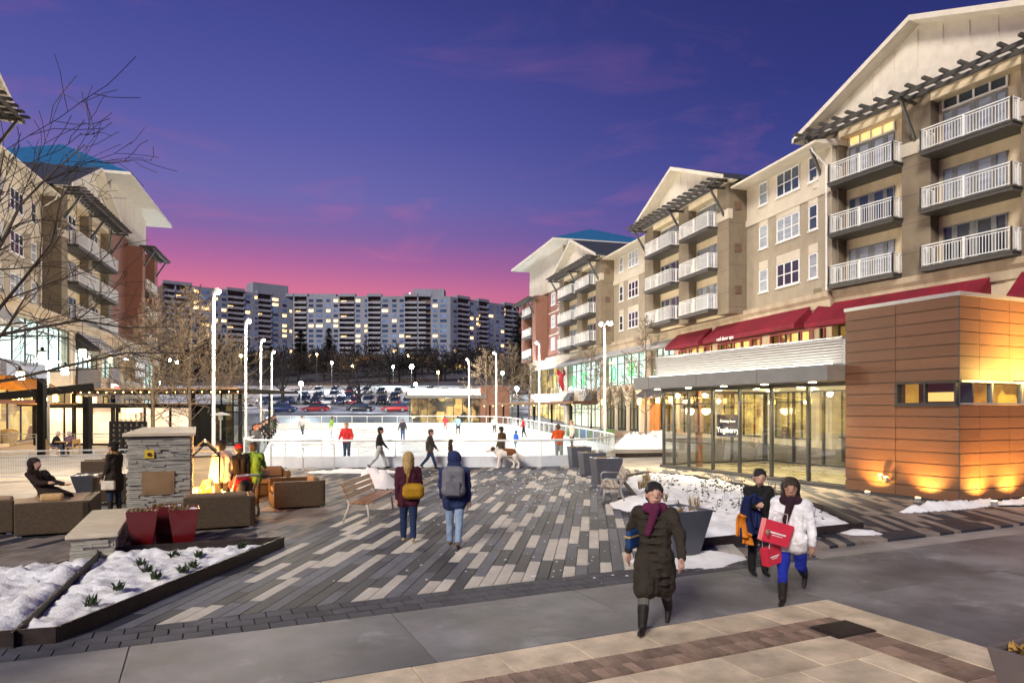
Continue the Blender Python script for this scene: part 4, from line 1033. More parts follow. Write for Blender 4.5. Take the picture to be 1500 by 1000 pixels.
put(MB().box(GX0+.2,GX1,.3,.36,3.862,3.90), 'light_strip', em('strip_white', (1,.95,.82), 14), FW, WP)
def glazed(xs, y, z0, z1, name='glazing'):
    m = MB()
    for x_ in xs: m.box(x_-.045,x_+.045,y-.09,y+.03,z0,z1)
    m.box(xs[0],xs[-1],y-.08,y+.02,z1-.12,z1).box(xs[0],xs[-1],y-.08,y+.02,z0,z0+.07)
    o = put(m, 'mullions', darkm, FW, WP)
    for a, b in zip(xs, xs[1:]): MB().box(a+.04,b-.04,y-.03,y-.015,z0+.05,z1-.1).build('glass_pane', gl_shop, o)
glazed([3.52,5.15,6.75,8.3,9.75,11.2,12.15,12.85], GY, .08, 3.36)
put(MB().box(9.75,12.85,GY-.07,GY+.0,1.12,1.18).box(9.75,12.85,GY-.07,GY,2.7,2.75), 'transom_bar', darkm, FW, WP)
glazed([3.52,5.6,7.2,8.4,9.6,11.2,12.85], GD, .08, 3.36)
put(MB().box(7.2,7.3,GD-.1,GD+.06,.1,2.5).box(8.3,8.4,GD-.1,GD+.06,.1,2.5).box(7.2,8.4,GD-.1,GD+.06,2.4,2.5), 'door_frame', darkm, FW, WP)
m = MB().box(12.86,12.9,GD,GY,.08,.16).box(12.82,12.92,GD,GY,3.2,3.36)
for y_ in (GY-.05,-2.2,-4.2,GD+.05): m.box(12.82,12.92,y_-.045,y_+.045,.08,3.36)
o = put(m, 'mullions', darkm, FW, WP)
for a, b in ((-2.2,GY),(-4.2,-2.2),(GD,-4.2)): MB().box(12.86,12.875,a+.05,b-.05,.1,3.3).build('glass_pane', gl_shop, o)
put(MB().box(11.7,11.9,-1.5,-1.3,.06,3.36), 'column', pmat('brown_column',(.12,.05,.025),.6), FW, WP)
# ceiling lights inside and under the canopy
put(MB().box(GX0,GX1,GD,GY-.1,3.30,3.35), 'ceiling', pmat('shop_ceiling',(.5,.46,.38),.8), FW, WP)
dl = MB().cyl((0,0),.11,0,.02,12).mesh('downlight', em('downlight_warm', (1,.82,.5), 30))
for x_ in (4.5,6.6,8.7,10.8):
    for y_ in (-1.6,-4.4):
        put(dl, 'downlight', None, FW, WP, (x_, y_, 3.272)); lamp('downlight_beam', WP, FW.w(x_,y_,3.2)-Vector(WP.location), 190, (1,.84,.52), .12)
for x_ in (4.4,6.4,8.4,10.4,12.4):
    put(dl, 'downlight', None, FW, WP, (x_, .3, 3.335)); lamp('downlight_beam', WP, FW.w(x_,.3,3.28)-Vector(WP.location), 800, (1,.82,.52), .1, radians(120), (0,0,-1), .8)
navy = pmat('navy_sign', (.012,.012,.04), .6, 0, 1, 0)
sp = MB().box(8.45,9.65,GY-.16,GY-.13,1.45,2.3); o = put(sp, 'sign_panel', navy, FW, WP)
for body, z_, sz in (('Yogiberry', 1.70, .30), ('Coming Soon', 2.05, .15)):
    text(body, 'sign_lettering', em('sign_letter_white',(1,1,1),.9), WP, FW.w(9.05, GY-.125, z_)-Vector(WP.location), (radians(90),0,FW.a+pi), sz, .004)
# coffee bar seen through the glass
CB = thing('coffee_counter', 'dark counter with warm lamps seen through the glass shop', 'counter', FW.w(8.6,-9.3,.1), FW.a)
MB().box(-2.4,2.4,-.4,.3,0,1.1).box(-2.5,2.5,-.5,.38,1.1,1.16).build('counter', pmat('dark_wood',(.05,.03,.02),.5,.2,3,.1), CB)
MB().box(-2.4,2.4,-1.2,-1.1,1.2,3.0).build('back_shelf', em_noise('shelf_light', C(70,36,12)[:3], C(255,200,110)[:3], 3.0, 1.6, lo=.35, hi=.75), CB)
for i in range(5): MB().cyl((-2+i,0),.09,2.1,2.3,10,.03).tube([(-2+i,0,2.3),(-2+i,0,3.2)],.008,4).build('pendant', em('pendant_warm', C(255,190,100), 8), CB)

# ================================================================== far glass kiosk beyond the rink
FK = Frame(-.5, 84.0, radians(186))
KO = thing('glass_kiosk', 'small glass kiosk with white lit roof band and brick end beyond the rink', 'kiosk', (-6,84,gz(84)))
bz = gz(84)
put(MB().box(-.2,3.4,-6,.2,bz-.3,5.4), 'brick_end', redbrick, FK, KO)
put(MB().box(2.6,12.5,-5,.5,3.9,4.35), 'canopy', conc_grey, FK, KO)
put(MB().box(3.4,12.2,-4.6,.1,4.35,5.1), 'roof_band', lou, FK, KO); put(MB().box(3.4,12.2,.3,.36,4.36,4.42), 'light_strip', em('strip_white', (1,.95,.82), 14), FK, KO)
m = MB()
for i in range(9): m.box(3.4+i*1.07,3.5+i*1.07,-.1,0,bz,3.9)
o = put(m, 'mullions', darkm, FK, KO); MB().box(3.4,12.0,-.06,-.04,bz,3.9).build('glass_pane', gl_shop, o)
put(MB().box(3.4,12,-4.0,-3.9,bz,3.9), 'lit_interior', em_noise('kiosk_inside', C(40,36,26)[:3], C(230,190,120)[:3], .8, .8, lo=.35, hi=.75), FK, KO)
lamp('kiosk_light', KO, FK.w(7.5,-2,3.3)-Vector(KO.location), 250, (1,.85,.6), .3)

# ================================================================== ice rink
def chaikin(p, n=2):
    for _ in range(n):
        q = []
        for i in range(len(p)):
            a, b = Vector(p[i]), Vector(p[(i+1) % len(p)]); q += [a*.75+b*.25, a*.25+b*.75]
        p = q
    return p
RK = chaikin([(-10.4,28.8),(-5,28.9),(2.6,28.9),(5.3,33.0),(5.1,38.5),(2.4,52),(-.6,68),(-3.5,70.5),(-20,70.5),(-25.2,69.5),(-19.2,54),(-12.3,33.5),(-12.0,29.8)], 3)
ice = MB(); ice.v = [(p[0],p[1],gz(p[1])+.10) for p in RK]; ice.f = [tuple(range(len(RK)))]
ice_m = pmat('ice', (.80,.83,.86), .3, .05, .8, .05, 6, spec=.4)
struct(ice.build('ice_rink', ice_m), 'white skating ice in the middle of the plaza')
pts = []; per = 0
cl = RK+[RK[0]]
lens = [(cl[i+1]-cl[i]).length for i in range(len(RK))]; per = sum(lens); NP = int(per/1.55); stp = per/NP
def along(d):
    d %= per
    for i, l in enumerate(lens):
        if d <= l: return cl[i].lerp(cl[i+1], d/l)
        d -= l
    return cl[0]
PT = [along(k*stp) for k in range(NP)]
def railz(y): return gz(y)+1.12+max(0, y-38)*.0085
RNK = thing('rink_barrier', 'white dasher boards with clear panels and pale rail all round the ice', 'barrier', (-5,29,.06))
off = Vector((5,-29,-.06)); dash_m = pmat('dasher_white', (.66,.70,.74), .45, .06, 2, .05, 20, dirt=.15); pale = pmat('rail_pale', (.72,.74,.74), .35, .04, 4, 0)
gl_rink = glass('rink_panel', (.93,.97,.97), .03, .03)
for k in range(NP):
    a, b = PT[k], PT[(k+1) % NP]; za, zb = gz(a.y), gz(b.y); ra, rb = railz(a.y), railz(b.y)
    da, db_ = za+.46+max(0,a.y-38)*.008, zb+.46+max(0,b.y-38)*.008
    n = Vector((-(b-a).y, (b-a).x)).normalized()*.05
    m = MB(); m.add([(a.x-n.x,a.y-n.y,za-.05),(b.x-n.x,b.y-n.y,zb-.05),(b.x+n.x,b.y+n.y,zb-.05),(a.x+n.x,a.y+n.y,za-.05),(a.x-n.x,a.y-n.y,da),(b.x-n.x,b.y-n.y,db_),(b.x+n.x,b.y+n.y,db_),(a.x+n.x,a.y+n.y,da)],
                   [(0,1,5,4),(1,2,6,5),(2,3,7,6),(3,0,4,7),(4,5,6,7)])
    m.build('dasher_board', dash_m, RNK, off)
    m = MB(); n *= .12; e = (b-a)*.03
    A, B = a+e, b-e
    m.add([(A.x-n.x,A.y-n.y,da),(B.x-n.x,B.y-n.y,db_),(B.x-n.x,B.y-n.y,rb-.03),(A.x-n.x,A.y-n.y,ra-.03),(A.x+n.x,A.y+n.y,da),(B.x+n.x,B.y+n.y,db_),(B.x+n.x,B.y+n.y,rb-.03),(A.x+n.x,A.y+n.y,ra-.03)],
          [(0,1,2,3),(7,6,5,4),(2,6,7,3)]); m.build('clear_panel', gl_rink, RNK, off)
    MB().box(a.x-.025,a.x+.025,a.y-.025,a.y+.025,da-.1,ra).build('post', pale, RNK, off)
MB().tube([(p.x,p.y,railz(p.y)) for p in PT+[PT[0]]], .045, 6).build('top_rail', pale, RNK, off, smooth=True)
# ------------------------------------------------------------------ rink light poles
polem = pmat('pole_white', (.34,.34,.335), .4, .05, 3, 0)
def rink_pole(px, Y, label, top=7.7, e=2700):
    p = at(px, Y); t = thing('rink_light_pole', label, 'light pole', (p.x, Y, gz(Y)), 0, 'tall light poles round the rink')
    h = top-gz(Y)
    MB().tube([(0,0,0),(0,0,.25),(0,0,.25),(0,0,h)], [.15,.15,.085,.065], 10).build('pole', polem, t, smooth=True)
    sx = 1 if px < 600 else -1
    for k, (dx, dy) in enumerate(((.16*sx,.05),(-.22*sx,-.2)) if px > 800 else ((.14*sx,.0),)):
        f = MB().beam((0,0,h-.05),(dx,dy,h+.02),.05,.05).tube([(dx*.7,dy*.7,h+.1),(dx*1.4,dy*1.4,h-.02)], [.13,.17], 10).build('floodlight', polem, t)
        MB().ell((dx*1.45,dy*1.45,h-.04),(.10,.10,.08)).build('lens', em('flood_lens', (1,.93,.78), 260), f)
    lamp('flood_light', t, (.75*sx,-.1,h-.35), e, (1,.87,.66), .22)
for px, Y, lb in ((313,30.2,'tallest-looking white light pole at the left edge of the rink'),(360,40.2,'second white light pole along the left rink side'),(382,51,'third white light pole along the left rink side'),(398,61.5,'smallest white light pole along the left rink side'),
                  (886,41.5,'nearest white light pole on the right of the rink beside the slatted chairs'),(790,53,'second white light pole along the right rink side'),(727,62.5,'white light pole in front of the far brick kiosk end'),(687,70.8,'farthest white light pole in front of the glass kiosk')):
    rink_pole(px, Y, lb)
# ================================================================== trees
bark = pmat('bark', (.085,.068,.052), .9, .25, 6, .5, 40)
bark_d = pmat('bark_dark', (.028,.024,.024), .95, .2, 6, 0)
MINR = .012
bark_y = pmat('bark_young', (.13,.10,.072), .9, .25, 6, .3, 40)
def rot_about(v, ax, a): return Matrix.Rotation(a, 3, ax) @ v
def grow(mb, rnd, p, d, ln, r, lev, maxl, trop, nseg=4, gn=.22, kids=(5,8), ratio=.55, ang=(.6,1.0), n=4, sides0=None):
    pts = [p.copy()]; rad = [r]; dirs = [d.copy()]; q = p.copy(); dd = d.copy()
    for i in range(nseg):
        dd = (dd+Vector((rnd.gauss(0,gn),rnd.gauss(0,gn),rnd.gauss(0,gn)))+Vector((0,0,trop))).normalized()
        q = q+dd*ln/nseg; pts.append(q.copy()); rad.append(max(MINR, r*(1-.8*(i+1)/nseg))); dirs.append(dd.copy())
    mb.tube(pts, rad, n if lev < 2 else 3, caps=False)
    if lev >= maxl: return
    nk = rnd.randint(*kids); 
    if lev >= 2: nk = max(2, nk-2)
    az = rnd.random()*6.28
    for k in range(nk):
        t = .2+.8*(k+rnd.random())/nk; i = min(nseg-1, int(t*nseg)); f = t*nseg-i
        bp = pts[i].lerp(pts[i+1], f); bd = dirs[min(i+1,nseg)]
        ax = bd.orthogonal().normalized(); az += 2.4+rnd.uniform(-.4,.4); ax = rot_about(ax, bd, az)
        nd = rot_about(bd, ax, rnd.uniform(*ang)).normalized()
        rr = rad[i]*(1-f)+rad[i+1]*f
        grow(mb, rnd, bp, nd, ln*ratio*(1.15-.5*t)*rnd.uniform(.75,1.2), max(MINR, rr*.6), lev+1, maxl, trop, max(2,nseg-1), gn, kids, ratio, ang, n)
def young_tree(label, loc, h, seed, r=.09, spread=.3, n1=26, mat=None, group='young bare plaza trees', clear=.22, minr=.006, sub=2):
    "straight leader with rising side branches"
    rnd = random.Random(seed); t = thing('bare_tree', label, 'tree', loc, 0, group)
    tr = MB(); cr_ = MB(); pts = []; rad = []
    for i in range(11):
        f = i/10; pts.append(Vector((rnd.gauss(0,.035)*h*.14*f, rnd.gauss(0,.035)*h*.14*f, h*f))); rad.append(r*(1-.92*f)+.008)
    tr.tube(pts, rad, 8); tr.build('trunk', mat or bark_y, t, smooth=True)
    az = rnd.random()*6
    for k in range(n1):
        f = clear+(1-clear)*(k+rnd.random()*.6)/n1; i = min(9, int(f*10)); p = pts[i].lerp(pts[i+1], f*10-i); az += 2.4+rnd.uniform(-.3,.3)
        ln = h*spread*(1.12-f)*1.25*rnd.uniform(.8,1.2); el = .35+.65*f
        d = Vector((cos(az)*cos(el), sin(az)*cos(el), sin(el)))
        rr = max(.009, (r*(1-.92*f))*.42)
        grow(cr_, rnd, p, d, ln, rr, 3-sub, 3, .05, 4, .13, (6,9), .5, (.45,.85), 3)
    cr_.build('crown', mat or bark_y, t); return t
def broad_tree(label, loc, h, seed, r=.2, mat=None, group='bare trees', levels=3, crown=.8, first=.2, kids=(5,7), lean=(0,0), trop=.03, rz=0, minr=0, n1=9):
    "short trunk dividing into spreading limbs"
    rnd = random.Random(seed); t = thing('bare_tree', label, 'tree', loc, rz, group)
    tr = MB(); cr_ = MB(); th = h*first
    top = Vector((lean[0]*.3, lean[1]*.3, th)); tr.tube([(0,0,-.1),(0,0,.1),top*.5,top,top+Vector((lean[0]*.2,lean[1]*.2,h*.22))], [r*1.4,r*1.1,r,r*.9,r*.45], 8).build('trunk', mat or bark, t, smooth=True)
    az = rnd.random()*6
    for k in range(n1):
        f = k/n1; az += 2.4; el = rnd.uniform(.25,.6)+.75*f; p = top+Vector((lean[0]*.2,lean[1]*.2,h*.22))*(f*.9)
        d = Vector((cos(az)*cos(el)+lean[0]*.15, sin(az)*cos(el)+lean[1]*.15, sin(el))).normalized()
        grow(cr_, rnd, p, d, h*.62*crown*rnd.uniform(.85,1.15), r*.42, 1, levels, trop, 5, .17, kids, .52, (.4,.85), 4)
    cr_.build('crown', mat or bark, t); return t
def gpt(px, Y): return at(px, Y)
young_tree('bare young tree with the thicker trunk left of the stone fireplace', gpt(224, 33), 8.0, 11, .085, .34, 30)
young_tree('bare young tree between fireplace wall and nearest tall light pole', gpt(278, 34), 8.2, 12, .085, .40, 34)
young_tree('small bare tree behind the left rink poles near the dark kiosk end', gpt(337, 56), 7.8, 13, .08, .36, 24)
young_tree('bare young tree rising from the snow heap beside the glass shop', gpt(946, 46), 8.4, 14, .085, .28, 26)
young_tree('bare young tree in front of the shop arches left of the snow heap', gpt(866, 60), 7.6, 15, .08, .30, 22)
young_tree('bare tree lit brown in front of the far brick kiosk end', gpt(712, 74), 8.2, 16, .09, .42, 26)
young_tree('bare tree left of the script-sign restaurant', gpt(750, 76), 9.2, 17, .09, .40, 26)
young_tree('bare tree before the far end of the right building', gpt(775, 72), 7.5, 18, .08, .33, 22)
young_tree('slim bare tree beside the nearest right light pole', gpt(880, 66), 7.0, 19, .07, .28, 20)
MINR = .007
broad_tree('big bare tree overhanging the plaza from the left edge', (-12.3, 14.6, 0), 9.0, 31, .12, bark, 'bare trees', 3, .92, .30, (7,10), (.6,.1), -.012, n1=16)
MINR = .028
broad_tree('wide spreading dark bare tree in the middle of the car park', (at(526,120).x,120,HT(120)), 9.6, 41, .42, bark_d, 'bare trees', 4, .86, .16, (4,6), trop=.02)
broad_tree('dark bare tree behind the left rink poles in the car park', (at(414,122).x,122,HT(122)), 10.5, 42, .36, bark_d, 'bare trees', 4, .8, .22, (4,6))
MINR = .085
ORD2 = ORD+['twenty-first','twenty-second','twenty-third','twenty-fourth','twenty-fifth','twenty-sixth','twenty-seventh','twenty-eighth']
k = 0
PLACE = ['far left','left','second from left','left of the conifers','behind the conifers','left of the lot lamps','by the parking deck','before the parking deck','right of the parking deck','centre','centre right','by the brightest lot lamp','right of centre','behind the glass kiosk','behind the kiosk brick end','far right']
for px in (235,262,290,322,352,380,408,436,470,500,548,585,618,652,690,735)+tuple(range(228,740,19)):
    Y = 212+((k*37) % 66); p = at(px, Y)
    broad_tree(('dark bare tree on the hillside below the slab, '+PLACE[k] if k < 16 else ORD2[k-16]+' dark bare tree from the left in the rear belt'), (p.x, Y, HT(Y)-.3), 9.5+(k*7 % 5)+(k % 3), 60+k, .34, bark_d, 'bare hillside trees', 3, .85, .12, (5,7), n1=12); k += 1
needle = pmat('conifer_needles', (.018,.032,.022), .9, .3, 2, 0)
def conifer_mesh(seed, h=16, rb=4.8):
    rnd = random.Random(seed); m = MB()
    z = 1.5
    while z < h:
        f = z/h; rr = rb*(1-f)**.8*rnd.uniform(.8,1.1)+.15; nb = 7 if f < .7 else 5; a0 = rnd.random()*6
        for b in range(nb):
            if rnd.random() < .12: continue
            a = a0+6.283*b/nb+rnd.uniform(-.25,.25); L_ = rr*rnd.uniform(.7,1.15); ns = max(3, int(L_/.32))
            for s_ in range(ns):
                for side in (-1, 0, 1):
                    t = (s_+rnd.random())/ns*L_; c = Vector((cos(a)*t, sin(a)*t, z-.12*t+rnd.uniform(-.15,.15)))
                    aa = a+side*.9+rnd.uniform(-.3,.3); l2 = rnd.uniform(.6,1.2); e = Vector((cos(aa)*l2, sin(aa)*l2, rnd.uniform(-.3,.15))); wv_ = Vector((-sin(aa)*.24, cos(aa)*.24, rnd.uniform(-.05,.05)))
                    m.add([c-wv_, c+wv_, c+e+wv_*.3, c+e-wv_*.3], [(0,1,2,3)])
        z += .42
    return m.mesh('crown', needle)
CON = [conifer_mesh(5), conifer_mesh(6, 14, 4.2)]
ctr = MB().tube([(0,0,-.5),(0,0,3),(0,0,15)], [.28,.22,.03], 6).mesh('trunk', bark_d)
for i, (px, top, Y, lb) in enumerate(((297,462,252,'tallest dark conifer at the left below the slab'),(322,480,246,'dark conifer beside the tallest one on the left'),(268,492,240,'dark conifer behind the bare plaza trees'),(440,474,262,'dark conifer left of the parking deck glow'),(482,480,268,'dark conifer touching the parking deck glow'),(398,500,240,'short dark conifer between the left rink poles'),(352,505,236,'short dark conifer behind the second left pole'),
                                   (763,440,205,'dark tree filling the gap beside the right building'),(772,470,190,'dark tree close to the brick end of the right building'),(718,512,240,'short dark conifer right of the slab'))):
    p = at(px, Y); h = HC-(top-600)/1000*Y-HT(Y)
    t = thing('conifer', lb, 'tree', (p.x, Y, HT(Y)), i*1.3, 'dark conifers below the slab'); t.scale = (h/16*.85+.2, h/16*.85+.2, h/16)
    place(ctr, 'trunk', t); place(CON[i % 2], 'crown', t)
# ================================================================== planting beds, snow, furniture
def snow_mesh(poly, h, seed, z0=0.0, res=.11, edge=.35, lump=.10, sharp=1.0, holes=0.0):
    "mounded snow filling a polygon"
    xs = [p[0] for p in poly]; ys = [p[1] for p in poly]; mb = MB(); idx = {}
    nx = int((max(xs)-min(xs))/res)+2; ny = int((max(ys)-min(ys))/res)+2
    def dist(p):
        d = 1e9
        for i in range(len(poly)):
            a = Vector(poly[i]); b = Vector(poly[(i+1) % len(poly)]); ab = b-a; t = max(0, min(1, (p-a).dot(ab)/max(1e-9, ab.length_squared))); d = min(d, (p-a-ab*t).length)
        return d
    for j in range(ny):
        for i in range(nx):
            x_ = min(xs)+i*res; y_ = min(ys)+j*res
            if in_poly((x_, y_), poly):
                d = dist(Vector((x_, y_))); f = min(1, d/edge); f = f*f*(3-2*f)
                n = noise.noise(Vector((x_*17, y_*17, seed+8)))*.24+noise.noise(Vector((x_*1.3, y_*1.3, seed)))*.55+noise.noise(Vector((x_*3.7, y_*3.7, seed+3)))*.35+noise.noise(Vector((x_*9, y_*9, seed+5)))*.32
                n2 = abs(noise.noise(Vector((x_*5.5, y_*5.5, seed+9))))
                idx[(i, j)] = len(mb.v); mb.v.append((x_+noise.noise(Vector((x_*8,y_*8,2)))*res*.4, y_+noise.noise(Vector((x_*8,y_*8,7)))*res*.4, z0+h*f*(.75+.5*n)+lump*(n+.3*n2)*f-.01))
    for (i, j), a in idx.items():
        if (i+1,j) in idx and (i+1,j+1) in idx and (i,j+1) in idx: mb.f.append((a, idx[(i+1,j)], idx[(i+1,j+1)], idx[(i,j+1)]))
    return mb
def snow_pile(label, c, rx, ry, h, seed, rz=0, cat='snow heap', name='snow_pile', res=.11):
    poly = []
    for k in range(22):
        a = k/22*6.283; rr = 1+.22*noise.noise(Vector((cos(a)*1.5, sin(a)*1.5, seed)))
        x_, y_ = cos(a)*rx*rr, sin(a)*ry*rr; poly.append((c[0]+x_*cos(rz)-y_*sin(rz), c[1]+x_*sin(rz)+y_*cos(rz)))
    o = snow_mesh(poly, h, seed, gz(c[1]), res, min(rx, ry)*.95, h*.28).build(name, snow_m, smooth=True)
    return tag(o, label, cat, 'snow left on the plaza')
edge_m = pmat('rusty_steel_edge', (.035,.025,.022), .6, .3, 5, .2, 40, metal=.3)
def edging(poly, h=.16, t=.02, close=True):
    m = MB(); n = len(poly)
    for i in range(n if close else n-1):
        a, b = poly[i], poly[(i+1) % n]; m.beam((*a, h/2-.02), (*b, h/2-.02), t, h+.04)
    return m
tuft_m = pmat('evergreen_tuft', (.035,.06,.02), .8, .3, 8, 0); dry_m = pmat('dry_grass', (.25,.18,.08), .9, .3, 8, 0)
leafd = pmat('dark_leaf', (.025,.03,.016), .7, .3, 8, 0)
def tuft(mb, c, n, h, s, rnd, w=.012):
    for k in range(n):
        a = rnd.random()*6.283; l_ = rnd.uniform(.3,1)*s; b = Vector((c[0]+rnd.uniform(-.05,.05), c[1]+rnd.uniform(-.05,.05), c[2])); e = b+Vector((cos(a)*l_, sin(a)*l_, rnd.uniform(.4,1)*h)); wv_ = Vector((-sin(a)*w, cos(a)*w, 0)); md = b.lerp(e,.5)+Vector((0,0,h*.2))
        mb.add([b-wv_, b+wv_, md+wv_, md-wv_], [(0,1,2,3)]); mb.add([md-wv_, md+wv_, e], [(0,1,2)])
# left beds
BL = [(-4.86,7.32),(-4.2,12.42),(-6.82,11.42),(-5.35,7.15)]
BL2 = [(-5.2,7.2),(-6.6,11.4),(-6.9,11.3),(-7.2,10.6),(-9.2,9.4),(-8.2,6.6),(-5.9,6.6)]
PB1 = thing('planting_bed', 'long snow-covered wedge bed with black steel edging in the left foreground', 'planting bed', (-5.2,9.5,0))
edging([(-5.9,7.0),(-4.86,7.28),(-4.17,12.48),(-6.87,11.5)], .17, .025, False).build('edging', edge_m, PB1, (5.2,-9.5,0))
edging([(-6.87,11.5),(-5.2,7.1)], .17, .025, False).build('divider', edge_m, PB1, (5.2,-9.5,0))
tag(snow_mesh(BL, .12, 3, .03, .055, .25, .12).build('snow_bed', snow_m, smooth=True), 'lumpy snow filling the wedge bed in the left foreground', 'snow', 'snow left on the plaza')
tag(snow_mesh(BL2, .17, 8, .0, .06, .35, .13).build('snow_bed', snow_m, smooth=True), 'trampled snow left of the black bed divider at the left edge', 'snow', 'snow left on the plaza')
rnd = random.Random(4); tm = MB()
for c in ((-5.05,8.2),(-5.15,8.9),(-4.95,9.5),(-5.3,9.9),(-4.75,9.9),(-4.75,10.2),(-5.4,10.9),(-4.6,11.6),(-5.6,10.3),(-5.0,10.9)):
    tuft(tm, (*c, .13), 26, .13, .17, rnd)
stuff(tm.build('evergreen_tufts', tuft_m), 'green grass tufts poking through the left bed snow', 'tufts')
# right bed
PB2 = thing('planting_bed', 'large snowy bed with dry shrubs and steel edging in front of the glass shop', 'planting bed', (5.2,18,0))
edging(BED_R, .16, .025).build('edging', edge_m, PB2, (-5.2,-18,0))
ins = [(5.3+(x_-5.3)*.985, 18+(y_-18)*.99) for x_, y_ in BED_R]
tag(snow_mesh(ins, .19, 12, .05, .09, .5, .08).build('snow_bed', snow_m, smooth=True), 'smooth snow covering the large bed in front of the glass shop', 'snow', 'snow left on the plaza')
rnd = random.Random(9); tm = MB()
for k in range(44):
    u_ = rnd.random(); x_, y_ = 5.2+rnd.uniform(-.9,2.0), 13.6+u_*8
    if not in_poly((x_-.3, y_), BED_R) or not in_poly((x_+.3, y_), BED_R): continue
    for q in range(9):
        a = rnd.random()*6.28; p = Vector((x_+rnd.gauss(0,.10), y_+rnd.gauss(0,.13), .27+rnd.random()*.18)); s_ = rnd.uniform(.025,.06); A = Vector((cos(a)*s_, sin(a)*s_, rnd.uniform(-.02,.03))); B = Vector((-sin(a)*s_*.6, cos(a)*s_*.6, rnd.uniform(-.02,.03))); tm.add([p-A, p-B, p+A, p+B], [(0,1,2,3)])
    tm.tube([(x_,y_,.25),(x_+.03,y_,.5)], .006, 3, False)
stuff(tm.build('low_shrubs', leafd), 'low dark leafy shrubs scattered over the snowy bed', 'shrubs')
tm = MB()
for k in range(15): tuft(tm, (3.75+rnd.uniform(-.15,.6), 15+rnd.random()*7.5, .24), 22, .3, .16, rnd, .008)
stuff(tm.build('dry_grasses', dry_m), 'straw-coloured dry grass clumps along the left of the snowy bed', 'grass')
snow_pile('big snow heap round the young tree beside the glass shop', (8.1,41.5), 2.3, 1.5, 1.0, 1, .2)
snow_pile('low second snow heap behind the young tree near the arcade', (12.0,54), 2.4, 1.6, .6, 2)
snow_pile('white block of cleared snow behind the wooden bench', (-4.35,21.9), .9, .7, .75, 3)
snow_pile('small snow heap at the back of the right slatted bench', (3.25,17.6), .8, 1.3, .3, 4)
snow_pile('snow ridge along the foot of the timber wall front', (11.2,17.35), 2.3, .35, .22, 5, radians(24.7), res=.07)
snow_pile('snow ridge farther right along the timber wall front', (13.9,18.4), 1.5, .3, .16, 6, radians(24.7), res=.07)
snow_pile('snow scraps round the foot of the front grey planter', (2.95,11.35), 1.1, .75, .12, 7, .4, res=.07)
snow_pile('snow crumbs at the sharp tip of the right bed', (7.0,13.75), .5, .3, .1, 8, res=.06)
snow_pile('thin snow strip against the rink boards on the left', (-6.2,26.6), 2.1, .5, .16, 9)
snow_pile('snow bank beside the wicker chaise at the left edge', (-11.6,13.6), 1.3, .9, .3, 10)
sc_m = MB(); rnd = random.Random(21)
for k in range(520):
    x_, y_ = rnd.uniform(-3.5,3.2), 9.7+rnd.random()**.8*17; a = rnd.random()*6.28; s_ = rnd.uniform(.008,.035)*(1+(y_>20)*.8)
    if rnd.random() < .6: x_ = 1.0+rnd.gauss(0,1.4)
    if in_poly((x_,y_), BED_R): continue
    p = [Vector((x_+cos(a+t)*s_*rnd.uniform(.5,1.2), y_+sin(a+t)*s_*rnd.uniform(.5,1.2), gz(y_)+.003)) for t in (0,1.3,2.6,3.9,5.1)]
    sc_m.add(p+[Vector((x_,y_,gz(y_)+.003+s_*.45))], [(i,(i+1)%5,5) for i in range(5)])
stuff(sc_m.build('snow_crumbs', snow_m, smooth=True), 'crumbs of snow and salt scattered over the plank paving', 'snow')
# ------------------------------------------------------------------ planters
def planter(label, c, rz, wb, wt, h, mat, fill=None, group=None, sn=True):
    t = thing('planter', label, 'planter', (c[0], c[1], gz(c[1])), rz, group); b_, w_ = wb/2, wt/2; i_ = w_-.035
    m = MB(); m.v = [(-b_,-b_,0),(b_,-b_,0),(b_,b_,0),(-b_,b_,0),(-w_,-w_,h),(w_,-w_,h),(w_,w_,h),(-w_,w_,h),(-i_,-i_,h),(i_,-i_,h),(i_,i_,h),(-i_,i_,h),(-i_,-i_,h-.1),(i_,-i_,h-.1),(i_,i_,h-.1),(-i_,i_,h-.1)]
    m.f = [(0,3,2,1),(0,1,5,4),(1,2,6,5),(2,3,7,6),(3,0,4,7)]+[(4+k,4+(k+1)%4,8+(k+1)%4,8+k) for k in range(4)]+[(8+k,8+(k+1)%4,12+(k+1)%4,12+k) for k in range(4)]+[(12,13,14,15)]
    m.build('pot', mat, t, bevel=.008)
    f = MB(); rn = random.Random(int(abs(c[0])*100)); n = 9
    for j in range(n):
        for i in range(n): f.v.append((-i_+2*i_*i/(n-1), -i_+2*i_*j/(n-1), h-.075+rn.uniform(0,.06)))
    for j in range(n-1):
        for i in range(n-1): f.f.append((j*n+i, j*n+i+1, (j+1)*n+i+1, (j+1)*n+i))
    f.build('snow_fill' if sn else 'soil', snow_m if sn else pmat('soil',(.05,.035,.02),.95,.3,10,.5,30), t, smooth=True)
    g_ = MB()
    for k in range(7): tuft(g_, (rn.uniform(-i_*.8,i_*.8), rn.uniform(-i_*.8,i_*.8), h-.06), 14, .1, .12, rn)
    g_.build('dead_plants', fill or dry_m, t); return t
gpl = pmat('planter_grey', (.075,.08,.10), .45, .1, 2, .1, 40, dirt=.15); rpl = pmat('planter_red', (.125,.007,.009), .25, .08, 1.5, .03, 10, coat=.3)
A_ = radians(24.7)
planter('slate grey planter nearest the rink, farthest of the row of three', (2.85,29.0), radians(8), .72, .88, .86, gpl, group='grey planters')
planter('slate grey planter in the middle of the row of three by the rink', (3.0,25.7), radians(8), .72, .9, .86, gpl, group='grey planters')
planter('slate grey planter nearest the right slatted bench, front of the row of three', (3.15,22.9), radians(8), .72, .92, .88, gpl, group='grey planters')
planter('tapered grey planter with snow at the front corner of the large bed', (2.78,11.55), A_, .52, .86, .82, gpl, group='grey planters')
